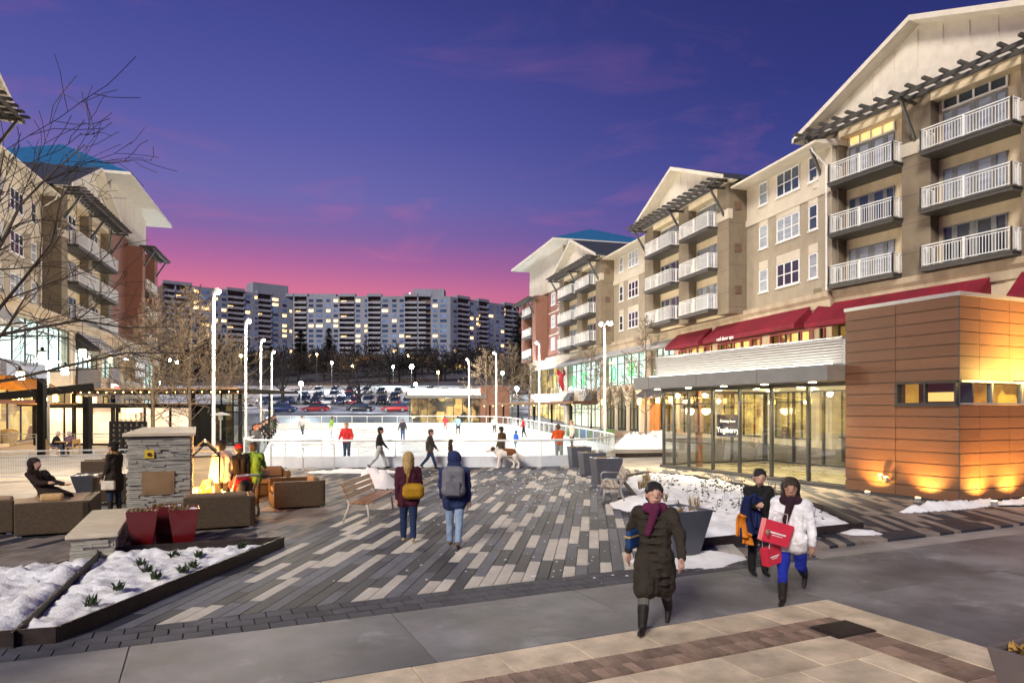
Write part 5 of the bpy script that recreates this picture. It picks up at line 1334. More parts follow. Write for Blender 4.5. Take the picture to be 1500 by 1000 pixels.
planter('grey planter with yellow dead plants cut off by the lower right corner', (3.38+.908*.47+.418*.47, 4.87+.418*.47-.908*.47), A_, .62, .94, .8, pmat('planter_taupe',(.13,.11,.11),.5,.08,2,.1), pmat('yellow_leaf',(.30,.17,.04),.8,.3,8,0), 'grey planters', sn=False)
planter('glossy dark red tapered planter, left front of the group of three', (-6.50,12.02), A_, .30, .50, .72, rpl, group='red planters')
planter('glossy dark red tapered planter, right front of the group of three', (-5.90,12.28), A_, .30, .50, .72, rpl, group='red planters')
planter('dark red planter tucked behind the other two against the seat wall', (-6.45,12.78), A_, .34, .52, .70, rpl, group='red planters')
# ------------------------------------------------------------------ benches
slat_m = pmat('bench_wood', (.33,.15,.055), .5, .2, 3, .1, 40, stretch=(1,8,8), rand=.15); cleg = pmat('bench_frame', (.62,.56,.46), .4, .05, 3, 0)
slat_g = pmat('bench_wood_grey', (.17,.115,.085), .6, .2, 3, .1, 40, stretch=(1,8,8), rand=.12); sleg = pmat('bench_steel', (.45,.45,.44), .35, .05, 3, 0, metal=.5)
def bench(label, c, rz, L_, wood, leg, arms=False):
    "sits facing +y of its own frame, long axis x"
    t = thing('park_bench', label, 'bench', (c[0], c[1], gz(c[1])), rz)
    for i in range(4): MB().box(-L_/2,L_/2,-.2+i*.115,-.2+i*.115+.1,.42,.455).build('seat_slat', wood, t, bevel=.006)
    for i in range(3):
        y_ = -.25-.05*i-.02; z_ = .52+i*.125; MB().beam((-L_/2,y_,z_+.05),(L_/2,y_,z_+.05),.03,.11,(0,-.35,1)).build('back_slat', wood, t, bevel=.006)
    for s_ in (-1, 1):
        x_ = s_*(L_/2-.06)
        MB().tube([(x_,.24,0),(x_,.2,.3),(x_,.17,.405)], [.022,.025,.028], 8).tube([(x_,.17,.405),(x_,-.2,.4)], .024, 8).build('leg', leg, t, smooth=True)
        MB().tube([(x_,-.36,0),(x_,-.24,.3),(x_,-.22,.42),(x_,-.34,.72),(x_,-.39,.88)], [.022,.025,.028,.024,.018], 8).build('leg', leg, t, smooth=True)
        if arms: MB().tube([(x_,.22,.42),(x_,.22,.62),(x_,.16,.67),(x_,-.28,.66)], .018, 8).build('armrest', leg, t, smooth=True)
    return t
bench('warm brown slatted bench with cream legs in the middle of the plaza', (-3.3,16.1), -pi/2-.06, 2.3, slat_m, cleg)
bench('grey-brown slatted bench with steel arms beside the right snowy bed', (2.72,18.9), pi/2-.10, 2.1, slat_g, sleg, True)
bench('distant brown slatted bench by the nearest right light pole', (6.3,43.0), pi+.25, 1.9, slat_g, sleg, True)
# ------------------------------------------------------------------ stone fireplace
ledge = pmat('ledger_stone', (.24,.235,.205), .85, .25, 2.2, .5, 50, c2=(.52,.49,.40), stretch=(1.6,1.6,14), det=3); capm = pmat('cast_stone', (.60,.52,.38), .75, .08, 3, .2, 40, dirt=.15)
def ledger(mb, x0, x1, z0, z1, fn, rnd, hmin=.035, hmax=.06):
    z = z0
    while z < z1-.01:
        h_ = min(rnd.uniform(hmin, hmax), z1-z); x_ = x0
        while x_ < x1-.02:
            l_ = min(rnd.uniform(.12,.42), x1-x_); d_ = rnd.uniform(.0,.045); fn(mb, x_+.002, x_+l_-.002, z+.002, z+h_-.002, d_); x_ += l_
        z += h_
rnd = random.Random(3)
FF = Frame(-7.87, 14.0, A_)
FP_ = thing('stone_fireplace', 'tall grey ledger-stone fireplace wall with pale cap and glass fire hood', 'fireplace', FF.w(0,0,0), A_)
MB().box(.03,1.12,.03,5.5,0,1.9).build('core', ledge, FP_)
sm = MB()
ledger(sm, 0, 1.15, 0, 1.9, lambda m,a,b,c,d,e: m.box(a,b,-e,.04,c,d), rnd)
ledger(sm, 0, 1.3, 0, 1.9, lambda m,a,b,c,d,e: m.box(1.10,1.15+e,a,b,c,d), rnd)
ledger(sm, 4.2, 5.5, 0, 1.9, lambda m,a,b,c,d,e: m.box(1.10,1.15+e,a,b,c,d), rnd)
ledger(sm, 0, 5.5, 0, 1.9, lambda m,a,b,c,d,e: m.box(-e,.04,a,b,c,d), rnd, .05, .08)
o = sm.build('ledger_stones', ledge, FP_); o['kind'] = 'stuff'
tile = pmat('smooth_tile', (.50,.36,.22), .6, .1, 2, .1)
for r_ in range(6):
    for k in range(4): MB().box(1.12,1.155,1.3+k*.725+.004,1.3+(k+1)*.725-.004,.05+r_*.31,.05+(r_+1)*.31-.008).build('tile', tile, FP_)
MB().box(-.1,1.25,-.1,5.6,1.93,2.0).build('cap', capm, FP_, bevel=.012)
MB().box(.25,.85,-.05,-.028,.72,1.2).box(.3,.8,-.055,-.05,.77,1.15).build('service_panel', pmat('bronze_panel',(.40,.26,.13),.4,.1,3,.05,metal=.5), FP_)
MB().box(.30,.47,-.05,-.025,1.48,1.65).build('emergency_button', pmat('yellow_box',(.65,.48,.03),.5), FP_); MB().tube([(.385,-.07,1.56),(.385,-.05,1.56)], .04, 10).build('button', pmat('button_dark',(.1,.02,.02),.4), FP_)
# fire hood
hf = MB(); X0, X1, Y0, Y1 = 1.17, 1.75, 1.0, 3.3
P8 = [(X0,Y0),(X1,Y0),(X1,Y1),(X0,Y1)]
for x_, y_ in P8: hf.box(x_-.02,x_+.02,y_-.02,y_+.02,.5,1.42)
xm = (X0+X1)/2
for a, b in (((X0,Y0,1.42),(X1,Y0,1.42)),((X1,Y0,1.42),(X1,Y1,1.42)),((X0,Y1,1.42),(X1,Y1,1.42)),((X0,Y0,1.42),(X0,Y1,1.42)),((X0,Y0,1.42),(xm,Y0,1.72)),((X1,Y0,1.42),(xm,Y0,1.72)),((X0,Y1,1.42),(xm,Y1,1.72)),((X1,Y1,1.42),(xm,Y1,1.72)),((xm,Y0,1.72),(xm,Y1,1.72))): hf.beam(a, b, .035, .035)
hd = hf.build('fire_hood', darkm, FP_)
gh = glass('hood_glass', (1,.9,.75), .05)
MB().box(X0+.03,X1-.03,Y0,Y0+.008,.52,1.4).build('glass_pane', gh, hd); MB().box(X1-.008,X1,Y0+.03,Y1-.03,.52,1.4).build('glass_pane', gh, hd)
MB().add([(X1,Y0,1.43),(X1,Y1,1.43),(xm,Y1,1.71),(xm,Y0,1.71)], [(0,1,2,3)]).build('glass_pane', gh, hd)
MB().box(X0,X1+.25,Y0-.2,Y1+.2,0,.48).build('hearth', capm, FP_, bevel=.01)
fl_ = MB(); rn = random.Random(2)
for k in range(16):
    y_ = Y0+.15+(Y1-Y0-.3)*k/15; h_ = rn.uniform(.08,.24); x_ = xm+rn.uniform(-.1,.1)
    fl_.tube([(x_,y_,.48),(x_+rn.uniform(-.03,.03),y_,.48+h_*.4),(x_+rn.uniform(-.05,.05),y_+.03,.48+h_)], [.05,.065,.005], 6)
fl_.build('flames', em('flame', C(255,140,40), 5), hd, smooth=True)
for k in range(3): lamp('fire_light', FP_, (xm+.05, Y0+.35+k*.8, .85), 260, (1,.52,.16), .12)
lamp('fire_light', FP_, (X1+.15, Y0-.3, .62), 16, (1,.5,.15), .06)
MB().ell((X1+.08,Y0-.25,.56),(.05,.05,.08)).build('fire_jet', em('flame_jet', C(255,215,120), 60), FP_)
# low seat wall in front of it
SW = thing('seat_wall', 'low ledger-stone seat wall with pale cap running up to the fireplace', 'wall', FF.w(-.5,0,0), A_)
sm = MB(); q0 = -3.05
MB().box(-.02,.5,q0+.03,-.05,0,.4).build('core', ledge, SW)
ledger(sm, -.05, .53, 0, .4, lambda m,a,b,c,d,e: m.box(a,b,q0-e,q0+.04,c,d), rnd, .04, .065); ledger(sm, q0, -.05, 0, .4, lambda m,a,b,c,d,e: m.box(.49,.53+e,a,b,c,d), rnd, .04, .065); ledger(sm, q0, -.05, 0, .4, lambda m,a,b,c,d,e: m.box(-.05-e,0,a,b,c,d), rnd, .05, .08)
o = sm.build('ledger_stones', ledge, SW); o['kind'] = 'stuff'
MB().box(-.13,.61,q0-.09,-.03,.4,.47).build('cap', capm, SW, bevel=.015)
# ------------------------------------------------------------------ wicker lounge furniture
wick = pmat('wicker', (.15,.10,.052), .65, .15, 8, 0, rand=.12)
def weave(m):
    t = m.node_tree; b = t.nodes['Principled BSDF']; co = t.nodes.new('ShaderNodeTexCoord')
    wv1 = t.nodes.new('ShaderNodeTexBrick'); wv1.inputs['Scale'].default_value = 1; wv1.inputs['Brick Width'].default_value = .05; wv1.inputs['Row Height'].default_value = .016; wv1.inputs['Mortar Size'].default_value = .0022
    wv1.inputs['Color1'].default_value = (.14,.095,.05,1); wv1.inputs['Color2'].default_value = (.085,.055,.028,1); wv1.inputs['Mortar'].default_value = (.03,.02,.012,1)
    sp_ = t.nodes.new('ShaderNodeSeparateXYZ'); cb = t.nodes.new('ShaderNodeCombineXYZ'); ad__ = t.nodes.new('ShaderNodeMath'); ad__.operation = 'ADD'
    t.links.new(co.outputs['Object'], sp_.inputs[0]); t.links.new(sp_.outputs[0], ad__.inputs[0]); t.links.new(sp_.outputs[1], ad__.inputs[1]); t.links.new(ad__.outputs[0], cb.inputs[0]); t.links.new(sp_.outputs[2], cb.inputs[1]); t.links.new(cb.outputs[0], wv1.inputs[0])
    t.links.new(wv1.outputs[0], b.inputs['Base Color']); bp = t.nodes.new('ShaderNodeBump'); bp.invert = True; bp.inputs['Strength'].default_value = .6; bp.inputs['Distance'].default_value = .006; t.links.new(wv1.outputs['Fac'], bp.inputs['Height']); t.links.new(bp.outputs[0], b.inputs['Normal'])
weave(wick)
cush = pmat('cushion_brown', (.17,.115,.075), .9, .08, 3, .25, 200); cush_l = pmat('cushion_tan', (.38,.26,.16), .9, .08, 3, .25, 200)
def sofa(label, F, u0, u1, v0, v1, back, arms, h=.68, cm_=None, seat=.36, pillows=True):
    "box sofa on the plaza grid; back in 'n','s','e','w' and arms as a string of sides"
    t = thing('wicker_sofa', label, 'sofa', F.w(u0, v0, gz(F.w(u0,v0).y)), F.a, 'wicker lounge seats'); W, D = u1-u0, v1-v0; th = .13; cm_ = cm_ or cush
    MB().box(.004,W-.004,.004,D-.004,.04,seat-.02).build('base', wick, t, bevel=.012)
    for s_ in back+arms:
        b = {'s': (0,W,0,th), 'n': (0,W,D-th,D), 'w': (0,th,0,D), 'e': (W-th,W,0,D)}[s_]
        MB().box(b[0],b[1],b[2],b[3],.045,h+(.0 if s_ in back else -.015)).build('back_panel' if s_ in back else 'arm_panel', wick, t, bevel=.02)
    x0, x1, y0, y1 = (th if 'w' in back+arms else .02), W-(th if 'e' in back+arms else .02), (th if 's' in back+arms else .02), D-(th if 'n' in back+arms else .02)
    MB().box(x0+.01,x1-.01,y0+.01,y1-.01,seat,seat+.14).build('seat_cushion', cm_, t, bevel=.05)
    if pillows:
        for s_ in back:
            pc = {'s': (x0+.02,x1-.02,y0,y0+.16), 'n': (x0+.02,x1-.02,y1-.16,y1), 'w': (x0,x0+.16,y0+.02,y1-.02), 'e': (x1-.16,x1,y0+.02,y1-.02)}[s_]
            MB().box(pc[0],pc[1],pc[2],pc[3],seat+.15,h+.07).build('back_cushion', cm_, t, bevel=.05)
    for fx in (.08, W-.08):
        for fy in (.08, D-.08): MB().box(fx-.04,fx+.04,fy-.04,fy+.04,0,.04).build('foot', sleg, t)
    return t
def uv(px, py): 
    Z = Z_of(py); X = (px-750)/1000*Z; return X*uc+Z*us, -X*us+Z*uc
u0, v0 = uv(20, 788); sofa('wicker chaise with tan cushion where the hooded person reclines', FU, u0, u0+1.25, v0, v0+1.9, 's', 'e', .66, cush_l, .50, False)
sofa('wicker sofa with tan back cushions cut off by the left edge', FU, u0-1.75, u0-.12, v0+.55, v0+2.6, 's', 'w', .68, cush_l, .36)
u1, v1 = uv(268, 779); sofa('wicker sofa seen from behind in front of the fire hood', FU, u1, u1+1.38, v1, v1+.95, 's', 'e', .68, cush)
u2, v2 = uv(401, 747); sofa('wicker armchair with grey-brown pillows nearest the middle bench', FU, u2, u2+1.25, v2, v2+1.35, 'e', 'sn', .7, cush)
u3, v3 = uv(372, 728); sofa('wicker armchair farther back facing the fire', FU, u3, u3+1.0, v3, v3+.95, 'n', 'ew', .74, cush)
u4, v4 = uv(148, 738); sofa('wicker armchair half hidden behind the person by the stone pillar', FU, u4-.2, u4+.8, v4, v4+.95, 'w', 'sn', .72, cush)
u5, v5 = uv(118, 706); sofa('distant wicker chair behind the left fence posts', FU, u5, u5+.9, v5, v5+.9, 'e', 'sn', .72, cush)
# ------------------------------------------------------------------ fences
fen = pmat('fence_grey', (.52,.53,.53), .4, .05, 3, 0, metal=.2)
def fence(label, p0, p1, h=1.0, bays=3, mesh=True):
    a = Vector(p0); b = Vector(p1); t = thing('metal_fence', label, 'fence', (*a, gz(a.y)), atan2(b.y-a.y, b.x-a.x)); Lf = (b-a).length; dz = gz(b.y)-gz(a.y)
    for i in range(bays+1): x_ = Lf*i/bays; MB().box(x_-.025,x_+.025,-.025,.025,0,h).build('post', fen, t)
    MB().beam((0,0,h),(Lf,0,h),.06,.05).build('top_rail', fen, t); MB().beam((0,0,h-.16),(Lf,0,h-.16),.03,.03).build('middle_rail', fen, t); MB().beam((0,0,.1),(Lf,0,.1),.03,.03).build('bottom_rail', fen, t)
    if mesh:
        m = MB(); n = int(Lf/.07)
        for i in range(n): m.box(Lf*i/n-.003,Lf*i/n+.003,-.003,.003,.1,h-.16)
        for i in range(11): m.box(0,Lf,-.003,.003,.13+i*.068,.136+i*.068)
        o = m.build('wire_mesh', fen, t); o['kind'] = 'stuff'
    return t
fence('pale mesh fence behind the lounge at the left edge', (-19.2,23.6), (-13.3,25.6), 1.0, 3)
fence('pale mesh fence joining the pillar behind the standing woman', (-13.1,25.7), (-11.0,27.0), 1.0, 1)
fence('mesh gate rails in front of the rink boards at the left', (-9.6,27.2), (-7.1,27.3), 1.05, 2)
fence('upper terrace railing on the far left walk', (-30,37), (-20.5,38.5), 1.0, 5, False)
# ================================================================== kiosk and pergola on the left, chairs, hanging lamps
blk = pmat('black_steel', (.010,.009,.009), .7, .15, 3, .05, spec=.12)
kw = em_noise('kiosk_white_panel', C(190,150,110)[:3], C(255,240,215)[:3], .7, .5, lo=.2, hi=.7)
FKL = Frame(-18.6, 43.5, radians(172)) ; kz = gz(43)
KL = thing('cafe_kiosk', 'dark flat-roofed cafe kiosk with pale lit panels left of the rink', 'kiosk', (-23,43,kz))
put(MB().box(-2.2,13.0,-6.5,1.6,3.62,3.80), 'upper_roof', blk, FKL, KL); put(MB().box(-2.2,13.0,1.58,1.66,3.74,3.84), 'roof_edge', pmat('wood_edge',(.28,.15,.06),.6,.2,4,0), FKL, KL)
put(MB().box(.8,13.6,-5.5,1.0,2.72,2.86), 'lower_roof', blk, FKL, KL); put(MB().box(.8,13.6,.98,1.05,2.84,2.90), 'roof_edge', pmat('wood_edge',(.28,.15,.06),.6,.2,4,0), FKL, KL)
for x_ in (-1.6,1.6,4.4,7.2,10,12.8): put(MB().box(x_-.09,x_+.09,.3,.48,kz-.1,3.62), 'post', blk, FKL, KL)
for i, x_ in enumerate((1.8,3.6,5.4,7.4,9.4,11.2)): put(MB().box(x_,x_+1.55,-.1,0,kz+.1,2.6), 'lit_panel', kw, FKL, KL)
put(MB().box(1.5,13,-4,-.12,kz-.1,2.72), 'body', blk, FKL, KL)
sh = MB()
for r_ in range(5): sh.box(5.4,6.9,.02,.25,kz+.6+r_*.36,kz+.63+r_*.36)
for c_ in range(5): sh.box(5.4+c_*.37,5.43+c_*.37,.02,.25,kz+.5,kz+2.1)
put(sh, 'shelf', pmat('pale_shelf',(.55,.48,.4),.6), FKL, KL)
o = put(MB().box(-1.7,.6,-3.2,-.0,kz,kz+.1).box(-1.72,-1.64,-.08,0,kz,3.6).box(-1.72,-1.64,-3.2,-3.12,kz,3.6).box(-.9,-.83,-.08,0,kz,3.6).box(-.1,-.03,-.08,0,kz,3.6).box(.57,.65,-.08,0,kz,3.6).box(-1.7,.6,-.07,0,kz+2.1,kz+2.2), 'glass_porch', blk, FKL, KL)
MB().box(-1.7,.6,-.06,-.04,kz,3.5).build('glass_pane', gl_store, o)
bul = MB().ell((0,0,0),(.035,.035,.035),nu=6,nv=4).mesh('bulb', em('string_bulb', C(255,190,100), 25))
for i in range(26): put(bul, 'bulb', None, FKL, KL, (-2.1+i*.59, 1.55, 3.58))
lamp('kiosk_light', KL, FKL.w(6,.8,2.4)-Vector(KL.location), 160, (1,.72,.42), .4); lamp('kiosk_light', KL, FKL.w(11,.8,2.4)-Vector(KL.location), 160, (1,.72,.42), .4)
# lattice screen
LSC = thing('lattice_screen', 'black screen with a grid of small square holes before the kiosk', 'screen', at(188,36), 0)
m = MB(); 
for i in range(7): m.box(-1.0+i*.3,-.85+i*.3,-.04,.04,0,1.75)
for j in range(7): m.box(-1.0,.95,-.035,.035,j*.27,j*.27+.14)
m.build('grid', blk, LSC)
MB().box(-1.0,.95,.12,.14,0,1.75).build('backing', pmat('pale_panel',(.6,.55,.5),.7), LSC)
# timber and steel pergola at the left edge
PR = thing('steel_pergola', 'black steel pergola with long beams at the left edge', 'pergola', (-25,36,gz(36)))
for px, Y in ((61.5,36.5),(128,37.5),(-20,33)):
    p = at(px, Y); MB().box(p.x-.16,p.x+.16,Y-.16,Y+.16,p.z-.1,4.15 if px == 61.5 else 3.2).build('post', blk, PR, (25,-36,-gz(36)))
a, b = at(-30,34,584), at(136,39,566); MB().beam(a, b, .2, .42).build('beam', blk, PR, (25,-36,-gz(36)))
a, b = at(115,37,594), at(240,43,594); MB().beam(a, b, .15, .25).build('beam', blk, PR, (25,-36,-gz(36)))
a, b = at(-20,33,588), at(50,36,588); MB().beam(a, b, .12, .2).build('beam', pmat('rust_beam',(.2,.08,.04),.7), PR, (25,-36,-gz(36)))
# hanging lamps on a cable
cab = [at(-40,24,470),at(30,25,492),at(62,25.5,486),at(95,26,478),at(121,27,470),at(170,30,462)]
tag(MB().tube(cab, .012, 4).build('lamp_cable', blk), 'thin black cable carrying the hanging lamps at the left', 'cable')
NM = ['first','second','third','fourth']
for i, (px, py, Y) in enumerate(((30,550,25),(62,521,25.5),(95,543,26),(121,517,27))):
    p = at(px, Y, py); t = thing('hanging_lamp', 'glowing hanging lamp with black cap, %s from the left edge' % NM[i], 'hanging lamp', p, 0, 'hanging lamps')
    top = cab[i+1].z-p.z
    MB().tube([(0,0,.3),(0,0,top)], .008, 4).build('cord', blk, t); MB().cyl((0,0),.14,.14,.2,12).cyl((0,0),.06,.2,.32,10).build('cap', blk, t)
    MB().tube([(0,0,-.14),(0,0,-.1),(0,0,.14)], [.10,.135,.12], 12).build('shade', em('hanging_glow', (1,.82,.55), 13), t, smooth=True)
    lamp('hanging_light', t, (0,-.0,-.3), 420, (1,.76,.46), .12)
# plaza lamp with a disc head
p = at(71, 40, 530); PL = thing('plaza_lamp', 'slim plaza lamp with glowing flat disc head by the left shops', 'street lamp', (p.x,40,gz(40)))
h = p.z-gz(40); MB().tube([(0,0,0),(0,0,h)], [.08,.05], 8).build('pole', polem, PL); MB().cyl((0,0),.65,h,h+.04,16).build('disc', em('disc_glow',(1,.92,.75),6), PL); MB().cyl((0,0),.14,h-.45,h,10).build('head', em('disc_core',(1,.9,.7),10), PL); lamp('disc_light', PL, (0,-.3,h-.6), 900, (1,.8,.52), .25)
# patio heaters
for px, Y, lb in ((323,37,'patio heater with round hood left of the rink rail'),(386,58,'distant patio heater by the left rail crowd')):
    p = at(px, Y); t = thing('patio_heater', lb, 'patio heater', p); MB().cyl((0,0),.22,0,.5,12).cyl((0,0),.04,.5,1.8,8).cyl((0,0),.12,1.8,2.05,10).build('stand', sleg, t); MB().tube([(0,0,2.05),(0,0,2.1),(0,0,2.22)], [.5,.48,.06], 16).build('hood', sleg, t)
# snow-fill planters by the left shops
for px, Y, lb in ((12,44,'round pale planter by the far left shop doors'),(142,50,'pale planter under the lit windows left of the kiosk')):
    p = at(px, Y); t = thing('planter', lb, 'planter', p, 0, 'pale shop planters'); MB().tube([(0,0,0),(0,0,.9)], [.42,.6], 14).build('pot', pmat('pale_pot',(.35,.3,.22),.7), t); MB().ell((0,0,.9),(.5,.5,.16)).build('plants', dry_m, t)
planter('low grey planter behind the reclining person', (-12.6,20.6), A_, .8, 1.1, .55, gpl, group='grey planters')
# ------------------------------------------------------------------ slatted lawn chairs
chm = {'green': pmat('chair_green',(.10,.26,.02),.5,.1,4,0), 'blue': pmat('chair_blue',(.03,.20,.48),.5,.1,4,0)}
for i, (px, c_, lb) in enumerate(((838,'green','leftmost green'),(847,'green','second green'),(854,'blue','first blue'),(861,'blue','second blue'),(869,'green','green, between two blue'),(877,'blue','rightmost blue'),(885,'green','second last green'),(894,'green','rightmost green'))):
    p = at(px, 45.5-i*.35); t = thing('lawn_chair', '%s slatted lawn chair in the row beyond the rink corner' % lb, 'chair', p, radians(-8), 'slatted lawn chairs')
    for k in range(5): MB().beam((-.24+k*.12,-.1,.32),(-.24+k*.12,-.42,1.05),.09,.02,(0,-1,0)).build('back_slat', chm[c_], t)
    for k in range(4): MB().box(-.3,.3,-.08+k*.15,.05+k*.15,.34+k*.02,.36+k*.02).build('seat_slat', chm[c_], t)
    for s_ in (-1, 1): MB().beam((s_*.3,-.5,0),(s_*.3,.5,.4),.04,.09).build('leg', chm[c_], t); MB().beam((s_*.3,.45,0),(s_*.3,.45,.58),.06,.06).build('leg', chm[c_], t); MB().box(s_*.34-.07,s_*.34+.07,-.35,.5,.58,.60).build('armrest', chm[c_], t)
# steel pergola before the right restaurants
PR2 = thing('bulb_pergola', 'brown flat pergola with bulbs in front of the right restaurants', 'pergola', at(800,60), 0)
wb = pmat('pergola_brown', (.10,.05,.025), .6, .2, 3, 0)
oo = Vector(PR2.location)
a, b = at(712,72,592)-oo, at(858,55,589)-oo
MB().beam(a, b, 2.4, .22).build('roof', wb, PR2)
for k in range(6):
    c = a.lerp(b, (k+.3)/6); MB().box(c.x-.09,c.x+.09,c.y-.09,c.y+.09,-.2,c.z).build('post', blk, PR2)
for k in range(9):
    c = a.lerp(b, (k+.5)/9); place(bul, 'bulb', PR2, (c.x-.6, c.y-1.0, c.z-.2))
# low planked deck beside the rink corner
dk = thing('low_deck', 'low dark-edged timber deck beside the rink corner', 'deck', (6.4,36.5,gz(36.5)), radians(12))
for k in range(10): MB().box(-1.8,1.8,-1.6+k*.32,-1.6+k*.32+.305,0,.14).build('deck_board', pmat('deck_board',(.16,.13,.11),.7,.2,3,.1,30,rand=.2), dk)
MB().box(-1.84,1.84,-1.66,-1.61,-.1,.15).build('edge', edge_m, dk)
# ================================================================== people
SK = [pmat('skin_light', (.52,.31,.22), .55, .06, 8, 0), pmat('skin_tan', (.36,.20,.13), .55, .06, 8, 0), pmat('skin_brown', (.20,.10,.06), .55, .06, 8, 0)]
_cl = {}
def cloth(c, rough=.9, quilt=0):
    k = tuple(round(x, 3) for x in c)+(quilt,)
    if k not in _cl:
        m = pmat('cloth_%d' % len(_cl), c, rough, .14, 9, .5, 45 if not quilt else 22, spec=.25)
        _cl[k] = m
    return _cl[k]
FOLD = bpy.data.textures.new('folds', 'CLOUDS'); FOLD.noise_scale = .09; FOLD.noise_depth = 2
FOLD2 = bpy.data.textures.new('hair_strands', 'CLOUDS'); FOLD2.noise_scale = .03; FOLD2.noise_depth = 1
def folds(o, s_=.03, tex=None):
    d_ = o.modifiers.new('folds', 'DISPLACE'); d_.texture = tex or FOLD; d_.strength = s_; d_.mid_level = .5; d_.texture_coords = 'LOCAL'
def remesh(o, vox, it=6, fac=.5):
    r = o.modifiers.new('skin', 'REMESH'); r.mode = 'VOXEL'; r.voxel_size = vox; r.use_smooth_shade = True
    s_ = o.modifiers.new('smooth', 'SMOOTH'); s_.factor = fac; s_.iterations = it
def person(label, loc, rz, H=1.68, pose='stand', top=(.05,.05,.05), legs=(.03,.05,.12), hair=(.03,.02,.015), skin=0, shoes=(.02,.018,.016), coat=0.0, vox=.02, arms=None, legp=None, lean=0.0, turn=0.0, look=0.0,
           hat=None, longhair=False, hood=None, scarf=None, boots=None, quilt=0, fingers=False, group='people on the plaza', wide=1.0, tilt=0.0, hem=0.0, name='person', seat_z=None, bald=False):
    """figure facing +y of its own frame. arms=[(swing, out, elbow)*2 (L,R)], legp=[(thigh, knee)*2]; coat = coat length below the hip (fraction of H)"""
    rnd = random.Random(hash(label) & 1023 if False else sum(map(ord, label)))
    t = thing(name, label, 'person', loc, rz, group)
    hipz = .515*H
    def rx(v, a): return Matrix.Rotation(a, 3, 'X') @ Vector(v)
    LG = legp or [(.06,.05),(-.04,.05)]
    # legs first, to know the hip height
    def leg(s_, th, kn):
        hip = Vector((s_*.052*H, 0, 0)); knee = hip+rx((s_*.004*H,0,-.238*H), th); ank = knee+rx((0,0,-.235*H), th-kn); return hip, knee, ank
    lj = [leg(-1, *LG[0]), leg(1, *LG[1])]
    low = min(j[2].z for j in lj)
    hz = -low+.045*H if seat_z is None else seat_z
    base = Vector((0,0,hz)); lj = [[q+base for q in j] for j in lj]
    def tz(v): return base+rx(v, -lean)          # torso point (relative to the hip centre, leaning forward)
    chest = tz((0,0,.22*H)); neck = tz((0,.005*H,.315*H)); headc = neck+rx((0,.022*H,.092*H), -lean*.45-tilt)
    sh = [tz((-.103*H*wide,0,.285*H)), tz((.103*H*wide,0,.285*H))]
    AR = arms or [(.1,.12,.2),(-.1,.12,.2)]
    aj = []
    for i, s_ in enumerate((-1, 1)):
        sw, out, el = AR[i]
        def dirv(a, o_): return (Matrix.Rotation(-lean*.6, 3, 'X') @ Matrix.Rotation(s_*-o_, 3, 'Y') @ Matrix.Rotation(a, 3, 'X')) @ Vector((0,0,-1))
        e_ = sh[i]+dirv(sw, out)*.172*H; w_ = e_+dirv(sw+el, out*.35)*.15*H; hd_ = w_+dirv(sw+el+.12, out*.2)*.05*H
        aj.append((sh[i], e_, w_, hd_))
    # --- body: one continuous skin
    b = MB()
    for j in lj: b.cap(j[0], j[1], .052*H, .034*H); b.cap(j[1], j[2], .033*H, .021*H)
    b.cap(lj[0][0]+Vector((0,0,.02*H)), lj[1][0]+Vector((0,0,.02*H)), .06*H, .06*H)
    b.cap(tz((-.035*H,0,.03*H)), tz((-.05*H,0,.23*H)), .055*H, .06*H); b.cap(tz((.035*H,0,.03*H)), tz((.05*H,0,.23*H)), .055*H, .06*H)
    b.cap(sh[0], sh[1], .036*H, .036*H); b.cap(neck-Vector((0,0,.03*H)), headc, .032*H, .03*H)
    Mh = (Matrix.Rotation(look, 3, 'Z') @ Matrix.Rotation(-lean*.45-tilt, 3, 'X'))
    hs = H*.065
    def hp(x, y, z): return headc+Mh @ (Vector((x, y, z))*hs)
    b.ell(hp(0,-.08,.22), (hs*.88, hs*1.08, hs*1.02), Mh); b.ell(hp(0,.22,-.38), (hs*.66, hs*.72, hs*.82), Mh)
    b.cap(hp(0,.95,.08), hp(0,1.12,-.22), hs*.12, hs*.17); b.ell(hp(-.88,-.05,-.05), (hs*.12,hs*.24,hs*.32), Mh); b.ell(hp(.88,-.05,-.05), (hs*.12,hs*.24,hs*.32), Mh)
    b.ell(hp(0,.88,-.62), (hs*.3,hs*.16,hs*.09), Mh)
    for i, a in enumerate(aj):
        s_ = -1 if i == 0 else 1
        b.cap(a[0], a[1], .033*H, .026*H); b.cap(a[1], a[2], .026*H, .018*H)
        d = (a[3]-a[2]).normalized(); side = Vector((1,0,0)); side = (side-d*side.dot(d)).normalized(); fw = d.cross(side).normalized()
        if fw.y < 0: fw = -fw
        # palm faces the thigh: fingers side by side along the walking direction
        b.cap(a[2], a[3], .019*H, .022*H)
        if fingers:
            lens_ = (.040,.046,.043,.034)
            for k in range(4):
                off_ = fw*(.0155*(1.5-k))*H; p0 = a[3]+off_+d*.008*H; p1 = p0+d*lens_[k]*.55*H-side*s_*.006*H; p2 = p1+(d*.75-side*s_*.65).normalized()*lens_[k]*.5*H
                b.cap(p0, p1, .0058*H, .0053*H, 6); b.cap(p1, p2, .0053*H, .0045*H, 6)
            p0 = a[2]+d*.014*H+fw*.018*H; p1 = p0+(d*.6+fw*.75).normalized()*.027*H; p2 = p1+(d*.9+fw*.2).normalized()*.022*H
            b.cap(p0, p1, .0075*H, .0062*H, 6); b.cap(p1, p2, .0062*H, .0052*H, 6)
        else: b.cap(a[3], a[3]+d*.035*H+fw*.01*H, .018*H, .012*H); b.cap(a[2]+fw*.01*H, a[3]+fw*.026*H, .008*H, .007*H)
    bo = b.build('body', SK[skin], t); remesh(bo, min(vox, .011) if fingers else vox, 3)
